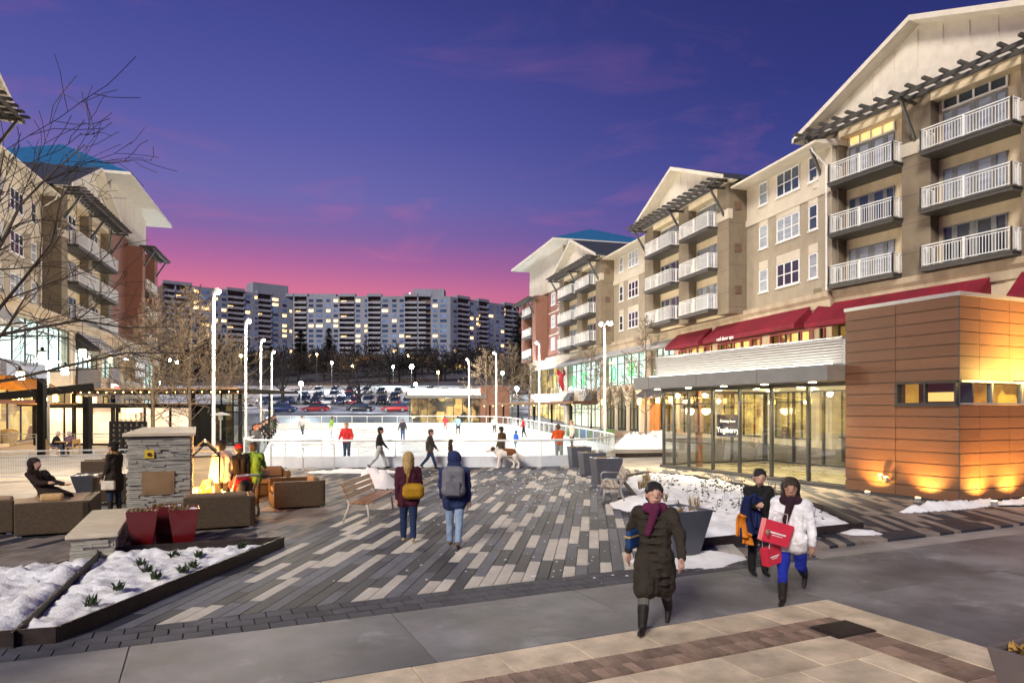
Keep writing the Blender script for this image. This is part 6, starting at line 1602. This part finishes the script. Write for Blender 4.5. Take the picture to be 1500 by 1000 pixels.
    # --- face
    if fingers or vox < .016:
        f = MB()
        for s_ in (-1, 1): f.ell(hp(s_*.33,.845,.03), (hs*.10,hs*.05,hs*.055), Mh, 8, 5)
        f.build('eyes', pmat('eye_dark', (.06,.035,.028), .3, 0, 1, 0), t, smooth=True)
        MB().ell(hp(0,1.0,-.62), (hs*.24,hs*.06,hs*.05), Mh, 8, 5).build('lips', pmat('lips', (.36,.15,.12), .5, 0, 1, 0), t, smooth=True)
    # --- trousers
    p = MB(); lo = boots or 0
    for j in lj: 
        p.cap(j[0], j[1], .063*H, .045*H); p.cap(j[1], j[1].lerp(j[2], .97 if not boots else .55), .044*H, .035*H)
    p.cap(lj[0][0]+Vector((0,0,.02*H)), lj[1][0]+Vector((0,0,.02*H)), .068*H, .068*H); p.cap(tz((-.03*H,0,.05*H)), tz((.03*H,0,.05*H)), .062*H, .062*H)
    o = p.build('trousers', cloth(legs), t); remesh(o, vox, 4); folds(o, .028)
    # --- shoes
    for j, (th, kn) in zip(lj, LG):
        s = MB(); an = j[2]; pitch = (th-kn)*.75 if (an.z > base.z+low*0+ -hz+.1*H+hz and False) else max(-.9, min(.5, (th-kn)))
        if an.z-(.045*H) < .03: pitch = max(-.12, min(.12, pitch))
        fd = rx((0,1,0), pitch); dn = rx((0,0,-1), pitch)
        s.cap(an+dn*.02*H-fd*.018*H, an+dn*.022*H+fd*.045*H, .024*H, .023*H, 8); s.cap(an+dn*.024*H+fd*.045*H, an+dn*.03*H+fd*.098*H, .023*H, .017*H, 8); s.cap(an+dn*.024*H-fd*.022*H, an+dn*.032*H-fd*.02*H, .02*H, .016*H, 8)
        if boots: s.cap(an, j[2].lerp(j[1], .55), .031*H, .041*H)
        o = s.build('boot' if boots else 'shoe', cloth(boots or shoes, .55), t); remesh(o, min(vox, .016), 3)
    # --- jacket or coat
    k = MB(); g_ = 1.32
    k.cap(tz((-.036*H,0,.06*H)), tz((-.052*H,-.004*H,.225*H)), .072*H, .074*H); k.cap(tz((.036*H,0,.06*H)), tz((.052*H,-.004*H,.225*H)), .072*H, .074*H)
    k.cap(tz((-.03*H,0,.0)), tz((.03*H,0,.0)), .076*H, .076*H); k.cap(sh[0]+Vector((0,0,.0)), sh[1], .047*H, .047*H); k.cap(tz((0,0,.26*H)), tz((0,.008*H,.325*H)), .06*H, .043*H)
    if coat:
        av = (lj[0][1]+lj[1][1])*.5
        for j in lj:
            e_ = j[0]+(j[1]-j[0])*min(1.0, coat/.238); k.cap(j[0], e_, .083*H, .078*H); k.cap(tz((0,0,0)), (e_+av)*.5 if coat > .2 else e_, .07*H, .07*H)
        k.cap(lj[0][0].lerp(lj[0][1], min(1,coat/.25)), lj[1][0].lerp(lj[1][1], min(1,coat/.25)), .066*H, .066*H)
    for a in aj: k.cap(a[0], a[1], .046*H, .039*H); k.cap(a[1], a[1].lerp(a[2], .93), .038*H, .029*H)
    if quilt:
        for i in range(9):
            zz = -.18+i*.055; 
            if zz > -coat: k.ell(tz((0,0,zz*H)), (.122*H,.093*H,.012*H))
    o = k.build('coat' if coat else 'jacket', cloth(top, .85, quilt), t); remesh(o, vox, 4); folds(o, .04)
    if hem:
        m = MB().cap(tz((-.04*H,0,-.03*H)), tz((.04*H,0,-.03*H)), .073*H, .073*H); o = m.build('shirt_hem', cloth((.7,.7,.68)), t); remesh(o, vox, 3)
    # --- hair, hat, hood, scarf
    if not bald:
        h_ = MB()
        h_.ell(hp(0,-.14,.46), (hs*.99, hs*1.12, hs*.98), Mh); h_.ell(hp(0,-.45,-.05), (hs*.90, hs*.78, hs*.9), Mh)
        if longhair: h_.cap(hp(0,-.7,.1), hp(0,-.95,-1.5), hs*.85, hs*.75); h_.cap(hp(0,-.95,-1.4), hp(0,-.9,-3.0), hs*.85, hs*.45); h_.cap(hp(-.8,-.1,.2), hp(-.75,-.1,-1.6), hs*.28, hs*.3); h_.cap(hp(.8,-.1,.2), hp(.75,-.1,-1.6), hs*.28, hs*.3)
        o = h_.build('hair', pmat('hair_%d_%d_%d' % tuple(int(c*200) for c in hair), hair, .6, .3, 18, .6, 60, stretch=(4,4,.6)), t); remesh(o, min(vox, .014), 3); folds(o, .02, FOLD2)
    if hat: o = MB().ell(hp(0,-.12,.62), (hs*1.05,hs*1.18,hs*.85), Mh).cap(hp(-.9,.0,.42), hp(.9,.0,.42), hs*.2, hs*.2).build('hat', cloth(hat), t); remesh(o, min(vox, .014), 3)
    if hood: o = MB().ell(hp(0,-.42,.2), (hs*1.2,hs*1.1,hs*1.35), Mh).cap(hp(-.5,-.8,-.9), hp(.5,-.8,-.9), hs*.7, hs*.7).build('hood', cloth(hood), t); remesh(o, min(vox, .016), 3)
    if scarf: o = MB().cap(hp(-.75,.1,-1.35), hp(.75,.1,-1.35), hs*.62, hs*.62).cap(hp(0,.7,-1.4), tz((.03*H,.085*H,.16*H)), hs*.5, hs*.38).cap(hp(0,-.5,-1.3), hp(0,.5,-1.3), hs*.7, hs*.6).build('scarf', cloth(scarf), t); remesh(o, min(vox, .014), 3)
    t['hz'] = hz
    return t, dict(aj=aj, tz=tz, lj=lj, head=headc, H=H)
WALK = [(.42,.18),(-.32,.45)]; WALK2 = [(-.30,.42),(.40,.12)]; ARW = [(-.35,.14,.35),(.4,.14,.35)]
def towards_cam(x, y, extra=0): return atan2(-y, -x)-pi/2+extra
def bag(name, label, cat, loc, rz, build, par=None):
    t = thing(name, label, cat, loc, rz); build(t); return t
# --- foreground
p = Vector((1.62,7.75,0))
person('woman striding at the front in a long dark brown quilted coat and purple scarf', p, pi-.38, 1.68, top=(.030,.024,.018), legs=(.12,.115,.10), hair=(.012,.010,.009), skin=0, coat=.225, vox=.013, arms=[(.35,.42,.25),(-.40,.40,.30)], legp=[(-.30,.40),(.36,.10)], scarf=(.10,.015,.05), boots=(.016,.014,.013), quilt=1, fingers=True, look=.35, tilt=-.15, wide=1.1)
def clutch(t):
    MB().box(-.15,.15,-.035,.035,-.11,.11).build('bag_body', cloth((.012,.045,.14),.6), t, bevel=.04); MB().box(-.155,.155,-.04,.04,.03,.05).build('strap', pmat('bag_gold',(.4,.28,.12),.4), t)
bag('handbag', 'blue handbag tucked under the arm of the woman at the front', 'handbag', p+Vector((-.24,-.02,1.02)), .9, clutch)
p = Vector((3.72,10.3,0))
person('dark-haired man in black carrying a child-size navy and orange jacket', p, pi+.05, 1.58, top=(.012,.012,.012), legs=(.010,.010,.011), hair=(.012,.009,.008), skin=0, vox=.015, arms=[(.25,.14,.5),(.55,.05,1.2)], legp=[(.04,.03),(-.03,.03)], coat=.06, fingers=True, look=-.25, shoes=(.01,.01,.01))
def drape(w_, h_, ph, amp=.03):
    m = MB(); nx, nz = 14, 18
    for j in range(nz+1):
        for i in range(nx+1):
            x_ = -w_/2+w_*i/nx; z_ = -h_*j/nz; sp = .65+.5*(j/nz)
            m.v.append((x_*sp+.015*sin(z_*9+ph), amp*sin(x_*38+ph+z_*3)*(.3+j/nz)+.02*sin(z_*11+ph)-.25*(1-j/nz)**6*.3, z_+.02*sin(x_*16+ph)))
    for j in range(nz):
        for i in range(nx): m.f.append((j*(nx+1)+i, j*(nx+1)+i+1, (j+1)*(nx+1)+i+1, (j+1)*(nx+1)+i))
    return m
def jk(t):
    for nm, w_, h_, c_, lc in (('shell',.30,.62,(.012,.018,.075),(0,0,.34)),('sleeve',.12,.46,(.014,.022,.085),(.13,-.04,.30)),('lining',.16,.34,(.60,.19,.02),(-.14,-.02,.06)),('hem',.14,.18,(.60,.19,.02),(-.04,-.03,-.22))):
        o = drape(w_, h_, w_*20).build(nm, cloth(c_), t, lc, smooth=True); d_ = o.modifiers.new('thick', 'SOLIDIFY'); d_.thickness = .03
bag('carried_jacket', 'navy jacket with orange lining held against the chest of the man in black', 'jacket', p+Vector((-.24,-.22,.90)), .2, jk)
p = Vector((3.58,8.75,0))
person('woman in a white jacket and bright blue trousers with tall black boots', p, pi-.55, 1.60, top=(.74,.74,.76), legs=(.012,.025,.30), hair=(.035,.022,.012), skin=1, vox=.013, arms=[(.1,.22,.25),(.35,.1,1.0)], legp=[(-.42,.62),(.18,.06)], boots=(.014,.012,.011), fingers=True, coat=.05, hood=(.04,.03,.025), wide=1.12, look=.2, scarf=(.03,.012,.02))
bagred = pmat('red_paper_bag', (.58,.03,.06), .45, .08, 3, .1, 20)
def shopbag(t, w_=.42, h_=.33, d_=.14):
    MB().frustum(-w_/2,w_/2,-d_/2,d_/2,0,-w_/2-.01,w_/2+.01,-d_/2,d_/2,h_).build('bag_body', bagred, t, bevel=.006)
    for y_ in (-d_/2, d_/2): MB().tube([(-.08,y_,h_),(-.06,y_,h_+.12),(.06,y_,h_+.12),(.08,y_,h_)], .006, 5).build('handle', cloth((.6,.55,.5)), t)
    MB().box(-w_*.3,w_*.3,-d_/2-.006,-d_/2-.002,h_*.45,h_*.52).box(-w_*.2,w_*.2,-d_/2-.006,-d_/2-.002,h_*.36,h_*.39).build('print', cloth((.8,.75,.75)), t)
t = bag('shopping_bag', 'large red shopping bag hugged by the woman in white', 'shopping bag', p+Vector((-.30,-.15,.80)), .1, lambda t: shopbag(t, .36, .28, .13)); t.rotation_euler = (0,.28,.1)
t = bag('shopping_bag', 'smaller red shopping bag with a pale side hanging below the larger one', 'shopping bag', p+Vector((-.27,-.06,.52)), .3, lambda t: shopbag(t, .25, .23, .11)); t.rotation_euler = (0,-.15,.5)
# --- couple walking away
p = Vector((-1.96,12.9,0))
person('blonde woman walking away in a maroon jacket and dark jeans', p, .1, 1.67, top=(.055,.010,.022), legs=(.016,.03,.075), hair=(.42,.28,.11), vox=.015, arms=[(-.2,.1,.25),(.15,.14,.9)], legp=[(.10,.06),(-.16,.2)], longhair=True, shoes=(.45,.35,.2), coat=.07, fingers=True)
def tote(t): 
    o = MB().cap((-.09,0,.02),(.09,0,.02),.12,.12).cap((-.1,0,-.06),(.1,0,-.06),.11,.11).build('bag_body', cloth((.36,.19,.01),.6), t); remesh(o, .02, 4); MB().tube([(-.12,0,.08),(-.1,-.02,.4),(.0,-.05,.52)], .012, 5).build('strap', cloth((.3,.16,.02)), t)
bag('shoulder_bag', 'mustard yellow shoulder bag on the blonde woman', 'handbag', p+Vector((.12,-.17,.98)), .1, tote)
p = Vector((-1.05,12.45,0))
person('man walking away in a navy and blue hooded jacket and pale jeans', p, -.02, 1.72, top=(.022,.035,.10), legs=(.24,.33,.46), hair=(.02,.015,.01), vox=.015, arms=[(.25,.12,.3),(-.1,.14,.2)], legp=[(.22,.08),(-.26,.22)], hood=(.02,.03,.09), coat=.07, wide=1.18, fingers=True, shoes=(.14,.09,.05))
def bpk(t):
    o = MB().cap((-.09,0,.2),(.09,0,.2),.12,.12).cap((-.1,-.02,-.12),(.1,-.02,-.12),.13,.13).cap((-.1,0,.2),(-.1,0,-.1),.11,.12).cap((.1,0,.2),(.1,0,-.1),.11,.12).build('pack', cloth((.16,.16,.175)), t); remesh(o, .02, 4); MB().box(-.13,.13,-.16,-.125,-.2,.05).build('pocket', cloth((.13,.13,.145)), t, bevel=.02)
bag('backpack', 'large grey backpack on the man walking away', 'backpack', p+Vector((0,-.20,1.16)), 0, bpk)
# --- by the fireplace
p = Vector((-9.55,16.4,0))
person('woman in a dark coat with fur collar standing behind the stone pillar', p, 1.4, 1.7, top=(.03,.022,.018), legs=(.025,.04,.09), hair=(.02,.014,.01), vox=.018, coat=.16, boots=(.03,.024,.02), scarf=(.30,.15,.05), arms=[(.1,.1,.3),(.2,.12,.6)], hat=(.02,.018,.017))
bag('crossbody_bag', 'small white bag hanging at the side of the woman by the pillar', 'handbag', p+Vector((-.02,-.22,.70)), .2, lambda t: (MB().box(-.15,.15,-.05,.05,-.12,.1).build('bag_body', cloth((.68,.6,.5),.6), t, bevel=.03), MB().tube([(-.1,0,.1),(.05,.06,.8)], .01, 4).build('strap', cloth((.6,.52,.42)), t)))
p = FU.w(u0+.62, v0+1.05, .60)
person('person in a hooded dark brown fur coat reclining on the wicker chaise', p+Vector((-.28,0,0)), -pi/2-.15, 1.66, top=(.022,.012,.008), legs=(.018,.012,.010), hair=(.02,.012,.01), vox=.02, coat=.22, arms=[(.5,.1,.5),(.6,.1,.6)], legp=[(1.30,.25),(1.36,.12)], lean=-.62, hood=(.02,.011,.008), seat_z=.14, wide=1.15, shoes=(.02,.015,.01))
bag('handbag', 'pale tan handbag lying on the chaise beside the reclining person', 'handbag', FU.w(u0+.55, v0+.45, .72), A_, lambda t: (MB().box(-.2,.2,-.09,.09,-.08,.07).build('bag_body', cloth((.55,.36,.16),.6), t, bevel=.05), MB().tube([(-.18,0,.06),(-.26,-.05,.0),(-.2,-.1,-.06)], .012, 5).build('strap', cloth((.3,.2,.1)), t)))
person('person in a white sweater and black cap facing the fire', (-7.05,16.6,0), 1.0, 1.72, top=(.72,.66,.58), legs=(.03,.03,.03), hair=(.01,.01,.01), hat=(.01,.01,.011), vox=.02, wide=1.1, coat=.05)
person('person in a black coat with a bright red cap by the fire', (-6.75,16.9,0), .7, 1.62, top=(.012,.011,.012), legs=(.02,.02,.022), hat=(.50,.015,.02), vox=.02, coat=.12)
person('curly-haired person in a leaf green jacket standing behind the stroller', (-6.5,17.15,0), .2, 1.66, top=(.10,.22,.03), legs=(.10,.085,.07), hair=(.045,.03,.02), vox=.018, boots=(.03,.02,.02), coat=.08, wide=1.1, arms=[(.5,.15,.7),(.5,.15,.7)])
ST = thing('stroller', 'dark baby stroller with red canopies by the fire', 'stroller', (-6.35,15.95,0), -.9)
MB().tube([(-.35,-.25,.16),(.1,-.25,.5),(.55,-.25,.98)], .02, 6).tube([(-.35,.25,.16),(.1,.25,.5),(.55,.25,.98)], .02, 6).tube([(.55,-.25,.98),(.6,0,1.0),(.55,.25,.98)], .025, 6).tube([(.3,-.25,.16),(-.1,-.25,.5)], .018, 6).tube([(.3,.25,.16),(-.1,.25,.5)], .018, 6).build('frame', pmat('stroller_metal',(.4,.4,.42),.35,0,1,0,metal=.5), ST)
o = MB().cap((-.25,0,.42),(.12,0,.45),.17,.19).cap((.12,0,.45),(.3,0,.75),.18,.14).build('seat', cloth((.02,.02,.025)), ST); remesh(o, .025)
for x_, z_ in ((.16,.86),(-.2,.72)): o = MB().ell((x_,0,z_),(.2,.22,.14)).build('canopy', cloth((.42,.015,.03)), ST); remesh(o, .02)
wl = MB().tube([(0,-.02,0),(0,.02,0)], .15, 14).mesh('wheel', tyre); wl2 = MB().tube([(0,-.024,0),(0,.024,0)], .1, 12).mesh('hub', rim)
for x_ in (-.36,.32):
    for y_ in (-.28,.28): o = place(wl, 'wheel', ST, (x_,y_,.15)); place(wl2, 'hub', o)
# --- along the rink, outside
def stand(label, px, Y, rz, H, **kw): 
    kw.setdefault('vox', .024); return person(label, at(px, Y), rz, H, **kw)
stand('man in an orange jacket and grey trousers leaning on the right rink rail', 819, 30.9, .15, 1.76, top=(.52,.075,.012), legs=(.22,.22,.22), hair=(.06,.035,.02), lean=.28, arms=[(.9,.1,.5),(.9,.1,.5)], wide=1.12, legp=[(.05,.02),(-.06,.02)], bald=False)
stand('man in a brown jacket and black cap standing behind the dog', 735, 30.0, .9, 1.66, top=(.085,.05,.02), legs=(.05,.04,.03), hat=(.012,.012,.012))
stand('man in a black top and pale grey trousers walking past the rink boards', 556, 28.2, -pi/2+.2, 1.74, top=(.012,.012,.013), legs=(.42,.43,.42), hat=(.012,.012,.012), legp=WALK, arms=ARW)
stand('woman in a grey-brown jacket and dark jeans walking past the rink boards', 630, 28.2, -pi/2-.1, 1.66, top=(.07,.06,.05), legs=(.02,.035,.08), hat=(.06,.05,.045), legp=WALK2, arms=[(.3,.1,.3),(-.3,.12,.3)], coat=.05)
stand('child with long dark hair in a brown coat by the rink boards', 660, 28.0, -pi/2+.4, 1.22, top=(.025,.012,.008), legs=(.05,.04,.04), hair=(.022,.012,.008), longhair=True, coat=.12)
# --- skaters on the ice
def skater(label, px, py, H, rz, **kw):
    Y = 2380/(py-600.0)
    for _ in range(6): Y = (HC-(gz(Y)+.1))*1000/(py-600.0)
    kw.setdefault('vox', .026); kw.setdefault('legp', [(.22,.25),(-.18,.25)]); kw.setdefault('arms', [(.3,.35,.4),(-.2,.4,.3)])
    p = at(px, Y); p.z = gz(Y)+.105; kw.setdefault('lean', .12); return person(label, p, rz, H, group='skaters on the ice', **kw)
t, d = skater('skater in a red sweater and jeans close behind the near boards', 508, 674, 1.72, pi, top=(.50,.025,.025), legs=(.02,.035,.075), hair=(.30,.2,.09), legp=[(.05,.03),(-.04,.04)], arms=[(.2,.35,.7),(.2,.35,.7)], vox=.022)
skater('skater in a dark jacket and blue jeans alone in mid rink', 590, 645, 1.50, pi+.1, top=(.03,.03,.04), legs=(.05,.09,.20), hair=(.1,.05,.02))
skater('child skater in a light blue top and black trousers at the far side', 671, 636, 1.55, .3, top=(.30,.52,.66), legs=(.012,.012,.013), arms=[(.4,.9,.2),(.2,.3,.3)])
skater('skater in a green vest and white sleeves left of centre', 485, 641, 1.62, -.9, top=(.14,.30,.04), legs=(.55,.55,.55), arms=[(.3,.7,.2),(-.3,.7,.2)])
skater('pale-dressed skater far left in the rink', 443, 637, 1.6, pi, top=(.62,.62,.62), legs=(.10,.10,.11))
skater('distant skater in a bright red jacket at the right', 767, 640, 1.5, pi/2, top=(.55,.03,.045), legs=(.015,.015,.018), hat=(.02,.03,.08))
skater('distant blurred skater all in white at the right', 724, 634, 1.45, pi, top=(.75,.75,.74), legs=(.05,.05,.05), hat=(.75,.75,.74))
skater('small child in a bright blue snowsuit near the dog owner', 755, 660, 1.10, -.6, top=(.03,.12,.55), legs=(.20,.24,.26), hat=(.03,.12,.55))
skater('far skater in red behind the red-sweater skater', 652, 630, 1.4, .5, top=(.5,.04,.06), legs=(.3,.1,.1))
stand('person in a pale jacket standing outside the right rink curve', 838, 39.5, 2.0, 1.70, top=(.62,.55,.50), legs=(.10,.10,.10), hair=(.3,.15,.06))
# --- spectators along the left rail
SPC = ((372,33.6,1.68,(.015,.02,.03),(.02,.012,.01),'dark jacket with long black hair nearest on the left rail',True,-.3),(386,32.9,1.64,(.10,.10,.105),(.38,.07,.015),'grey jacket with long red hair leaning on the left rail',True,-.3),(379,36.5,1.66,(.03,.02,.025),(.03,.02,.015),'dark coat behind the red-haired spectator',False,.1),
       (395,39.0,1.7,(.012,.012,.013),(.02,.015,.012),'black jacket at the left rail',False,0),(397,43.0,1.7,(.02,.02,.025),(.012,.01,.01),'dark jacket at the bend of the left rail',False,-.2),(402,47.0,1.7,(.25,.22,.18),(.1,.06,.03),'beige jacket along the far left rail',False,0),(404,51.0,1.68,(.04,.10,.05),(.02,.015,.01),'dark green jacket along the far left rail',False,.1),(407,55,1.7,(.02,.02,.02),(.02,.015,.01),'black coat at the far end of the left rail',False,-.1),(412,60,1.7,(.10,.03,.10),(.02,.015,.01),'plum coat at the far end of the left rail',False,.1))
for px, Y, H_, tc_, hc, lb, lh, tr in SPC:
    xr = -11.5-(Y-32)*.315
    person('spectator in a '+lb, (min(at(px, Y).x, xr-.55), Y, gz(Y)), -pi/2+tr-.45, H_, top=tc_, legs=(.02,.03,.05), hair=hc, longhair=lh, vox=.028, lean=.05, arms=[(.3,.14,.9),(.25,.16,1.0)], group='spectators on the left rail', coat=.04)
# --- seated pair at the left café
for px, lb, tc_, hc, rz in ((78,'seated person in a black jacket at the left cafe tables',(.012,.012,.014),(.55,.5,.45),-1.2),(106,'seated person in a plum and grey jacket at the left cafe tables',(.12,.07,.11),(.4,.36,.33),1.3)):
    p = at(px, 35.5)
    person(lb, p, rz, 1.68, top=tc_, legs=(.05,.07,.14), hair=hc, vox=.026, legp=[(1.5,1.5),(1.45,1.5)], seat_z=.46, lean=.3, arms=[(.7,.1,.7),(.7,.1,.7)], group='seated cafe guests')
    t = thing('cafe_chair', 'light wooden chair under the '+lb.split(' at ')[0].replace('seated ',''), 'chair', p, rz, 'wooden cafe chairs'); wc = pmat('light_wood',(.42,.26,.10),.6,.15,4,0)
    MB().box(-.23,.23,-.25,.22,.40,.44).build('seat', wc, t); MB().box(-.23,.23,-.28,-.25,.6,.85).build('backrest', wc, t)
    for x_ in (-.2,.2):
        MB().box(x_-.02,x_+.02,-.28,-.24,0,.85).build('leg', wc, t); MB().box(x_-.02,x_+.02,.18,.22,0,.4).build('leg', wc, t)
t = thing('cafe_table', 'small round table between the two seated cafe guests', 'table', at(93,35.4), 0); MB().cyl((0,0),.4,.70,.73,16).build('table_top', pmat('light_wood',(.42,.26,.10),.6), t); MB().cyl((0,0),.035,.02,.7,8).build('stem', blk, t); MB().cyl((0,0),.22,0,.02,12).build('foot', blk, t)
# ------------------------------------------------------------------ dog
dg_m = pmat('dog_fur', (.72,.67,.60), .9, .06, 6, .6, 40)
t_ = dg_m.node_tree; b_ = t_.nodes['Principled BSDF']; co_ = t_.nodes.new('ShaderNodeTexCoord'); gr = t_.nodes.new('ShaderNodeTexNoise'); gr.inputs['Scale'].default_value = 3.2; mpp = t_.nodes.new('ShaderNodeSeparateXYZ')
DG = thing('dog', 'large white and brown shaggy dog facing left before the rink boards', 'dog', at(742, 28.3), pi+.06)
d = MB()
d.cap((-.30,0,.60),(.25,0,.62),.16,.19).cap((.25,0,.58),(.32,0,.60),.2,.17).cap((-.32,0,.60),(-.36,0,.58),.17,.15)          # trunk, chest, rump
d.cap((.36,0,.68),(.52,0,.78),.14,.12).ell((.60,0,.80),(.14,.12,.13)).cap((.66,0,.76),(.80,0,.71),.085,.07)                 # neck, head, muzzle
for s_ in (-1, 1):
    d.ell((.56,s_*.115,.80),(.045,.03,.095))                                                                              # ears
    f_ = .07*s_
    d.cap((.28,s_*.1,.5),(.26+f_,s_*.1,.27),.09,.055).cap((.26+f_,s_*.1,.27),(.29+f_,s_*.1,.05),.055,.045).cap((.29+f_,s_*.1,.045),(.37+f_,s_*.1,.04),.05,.04)
    g_ = -.09*s_
    d.cap((-.34,s_*.1,.52),(-.26+g_,s_*.1,.36),.12,.075).cap((-.26+g_,s_*.1,.36),(-.42+g_,s_*.1,.22),.07,.045).cap((-.42+g_,s_*.1,.22),(-.40+g_,s_*.1,.05),.045,.042).cap((-.40+g_,s_*.1,.045),(-.32+g_,s_*.1,.04),.048,.04)
d.cap((-.44,0,.62),(-.62,0,.48),.07,.08).cap((-.62,0,.48),(-.70,0,.34),.085,.04)
o = d.build('body', dg_m, DG); remesh(o, .022, 4)
brn = pmat('dog_brown', (.16,.055,.018), .9, .2, 8, .6, 40)
o = MB().cap((-.26,0,.70),(.08,0,.71),.135,.14).cap((-.30,.05,.64),(-.05,.06,.62),.13,.13).cap((-.30,-.05,.64),(-.05,-.06,.62),.13,.13).build('saddle_patch', brn, DG); remesh(o, .022, 4)
o = MB().ell((.565,.085,.81),(.10,.065,.11)).ell((.565,-.085,.81),(.10,.065,.11)).build('ear_patch', pmat('dog_dark',(.05,.022,.01),.9,.2,8,.4), DG); remesh(o, .018, 3)
MB().ell((.865,0,.73),(.03,.035,.028)).build('nose', pmat('dog_nose',(.01,.01,.01),.4), DG, smooth=True)
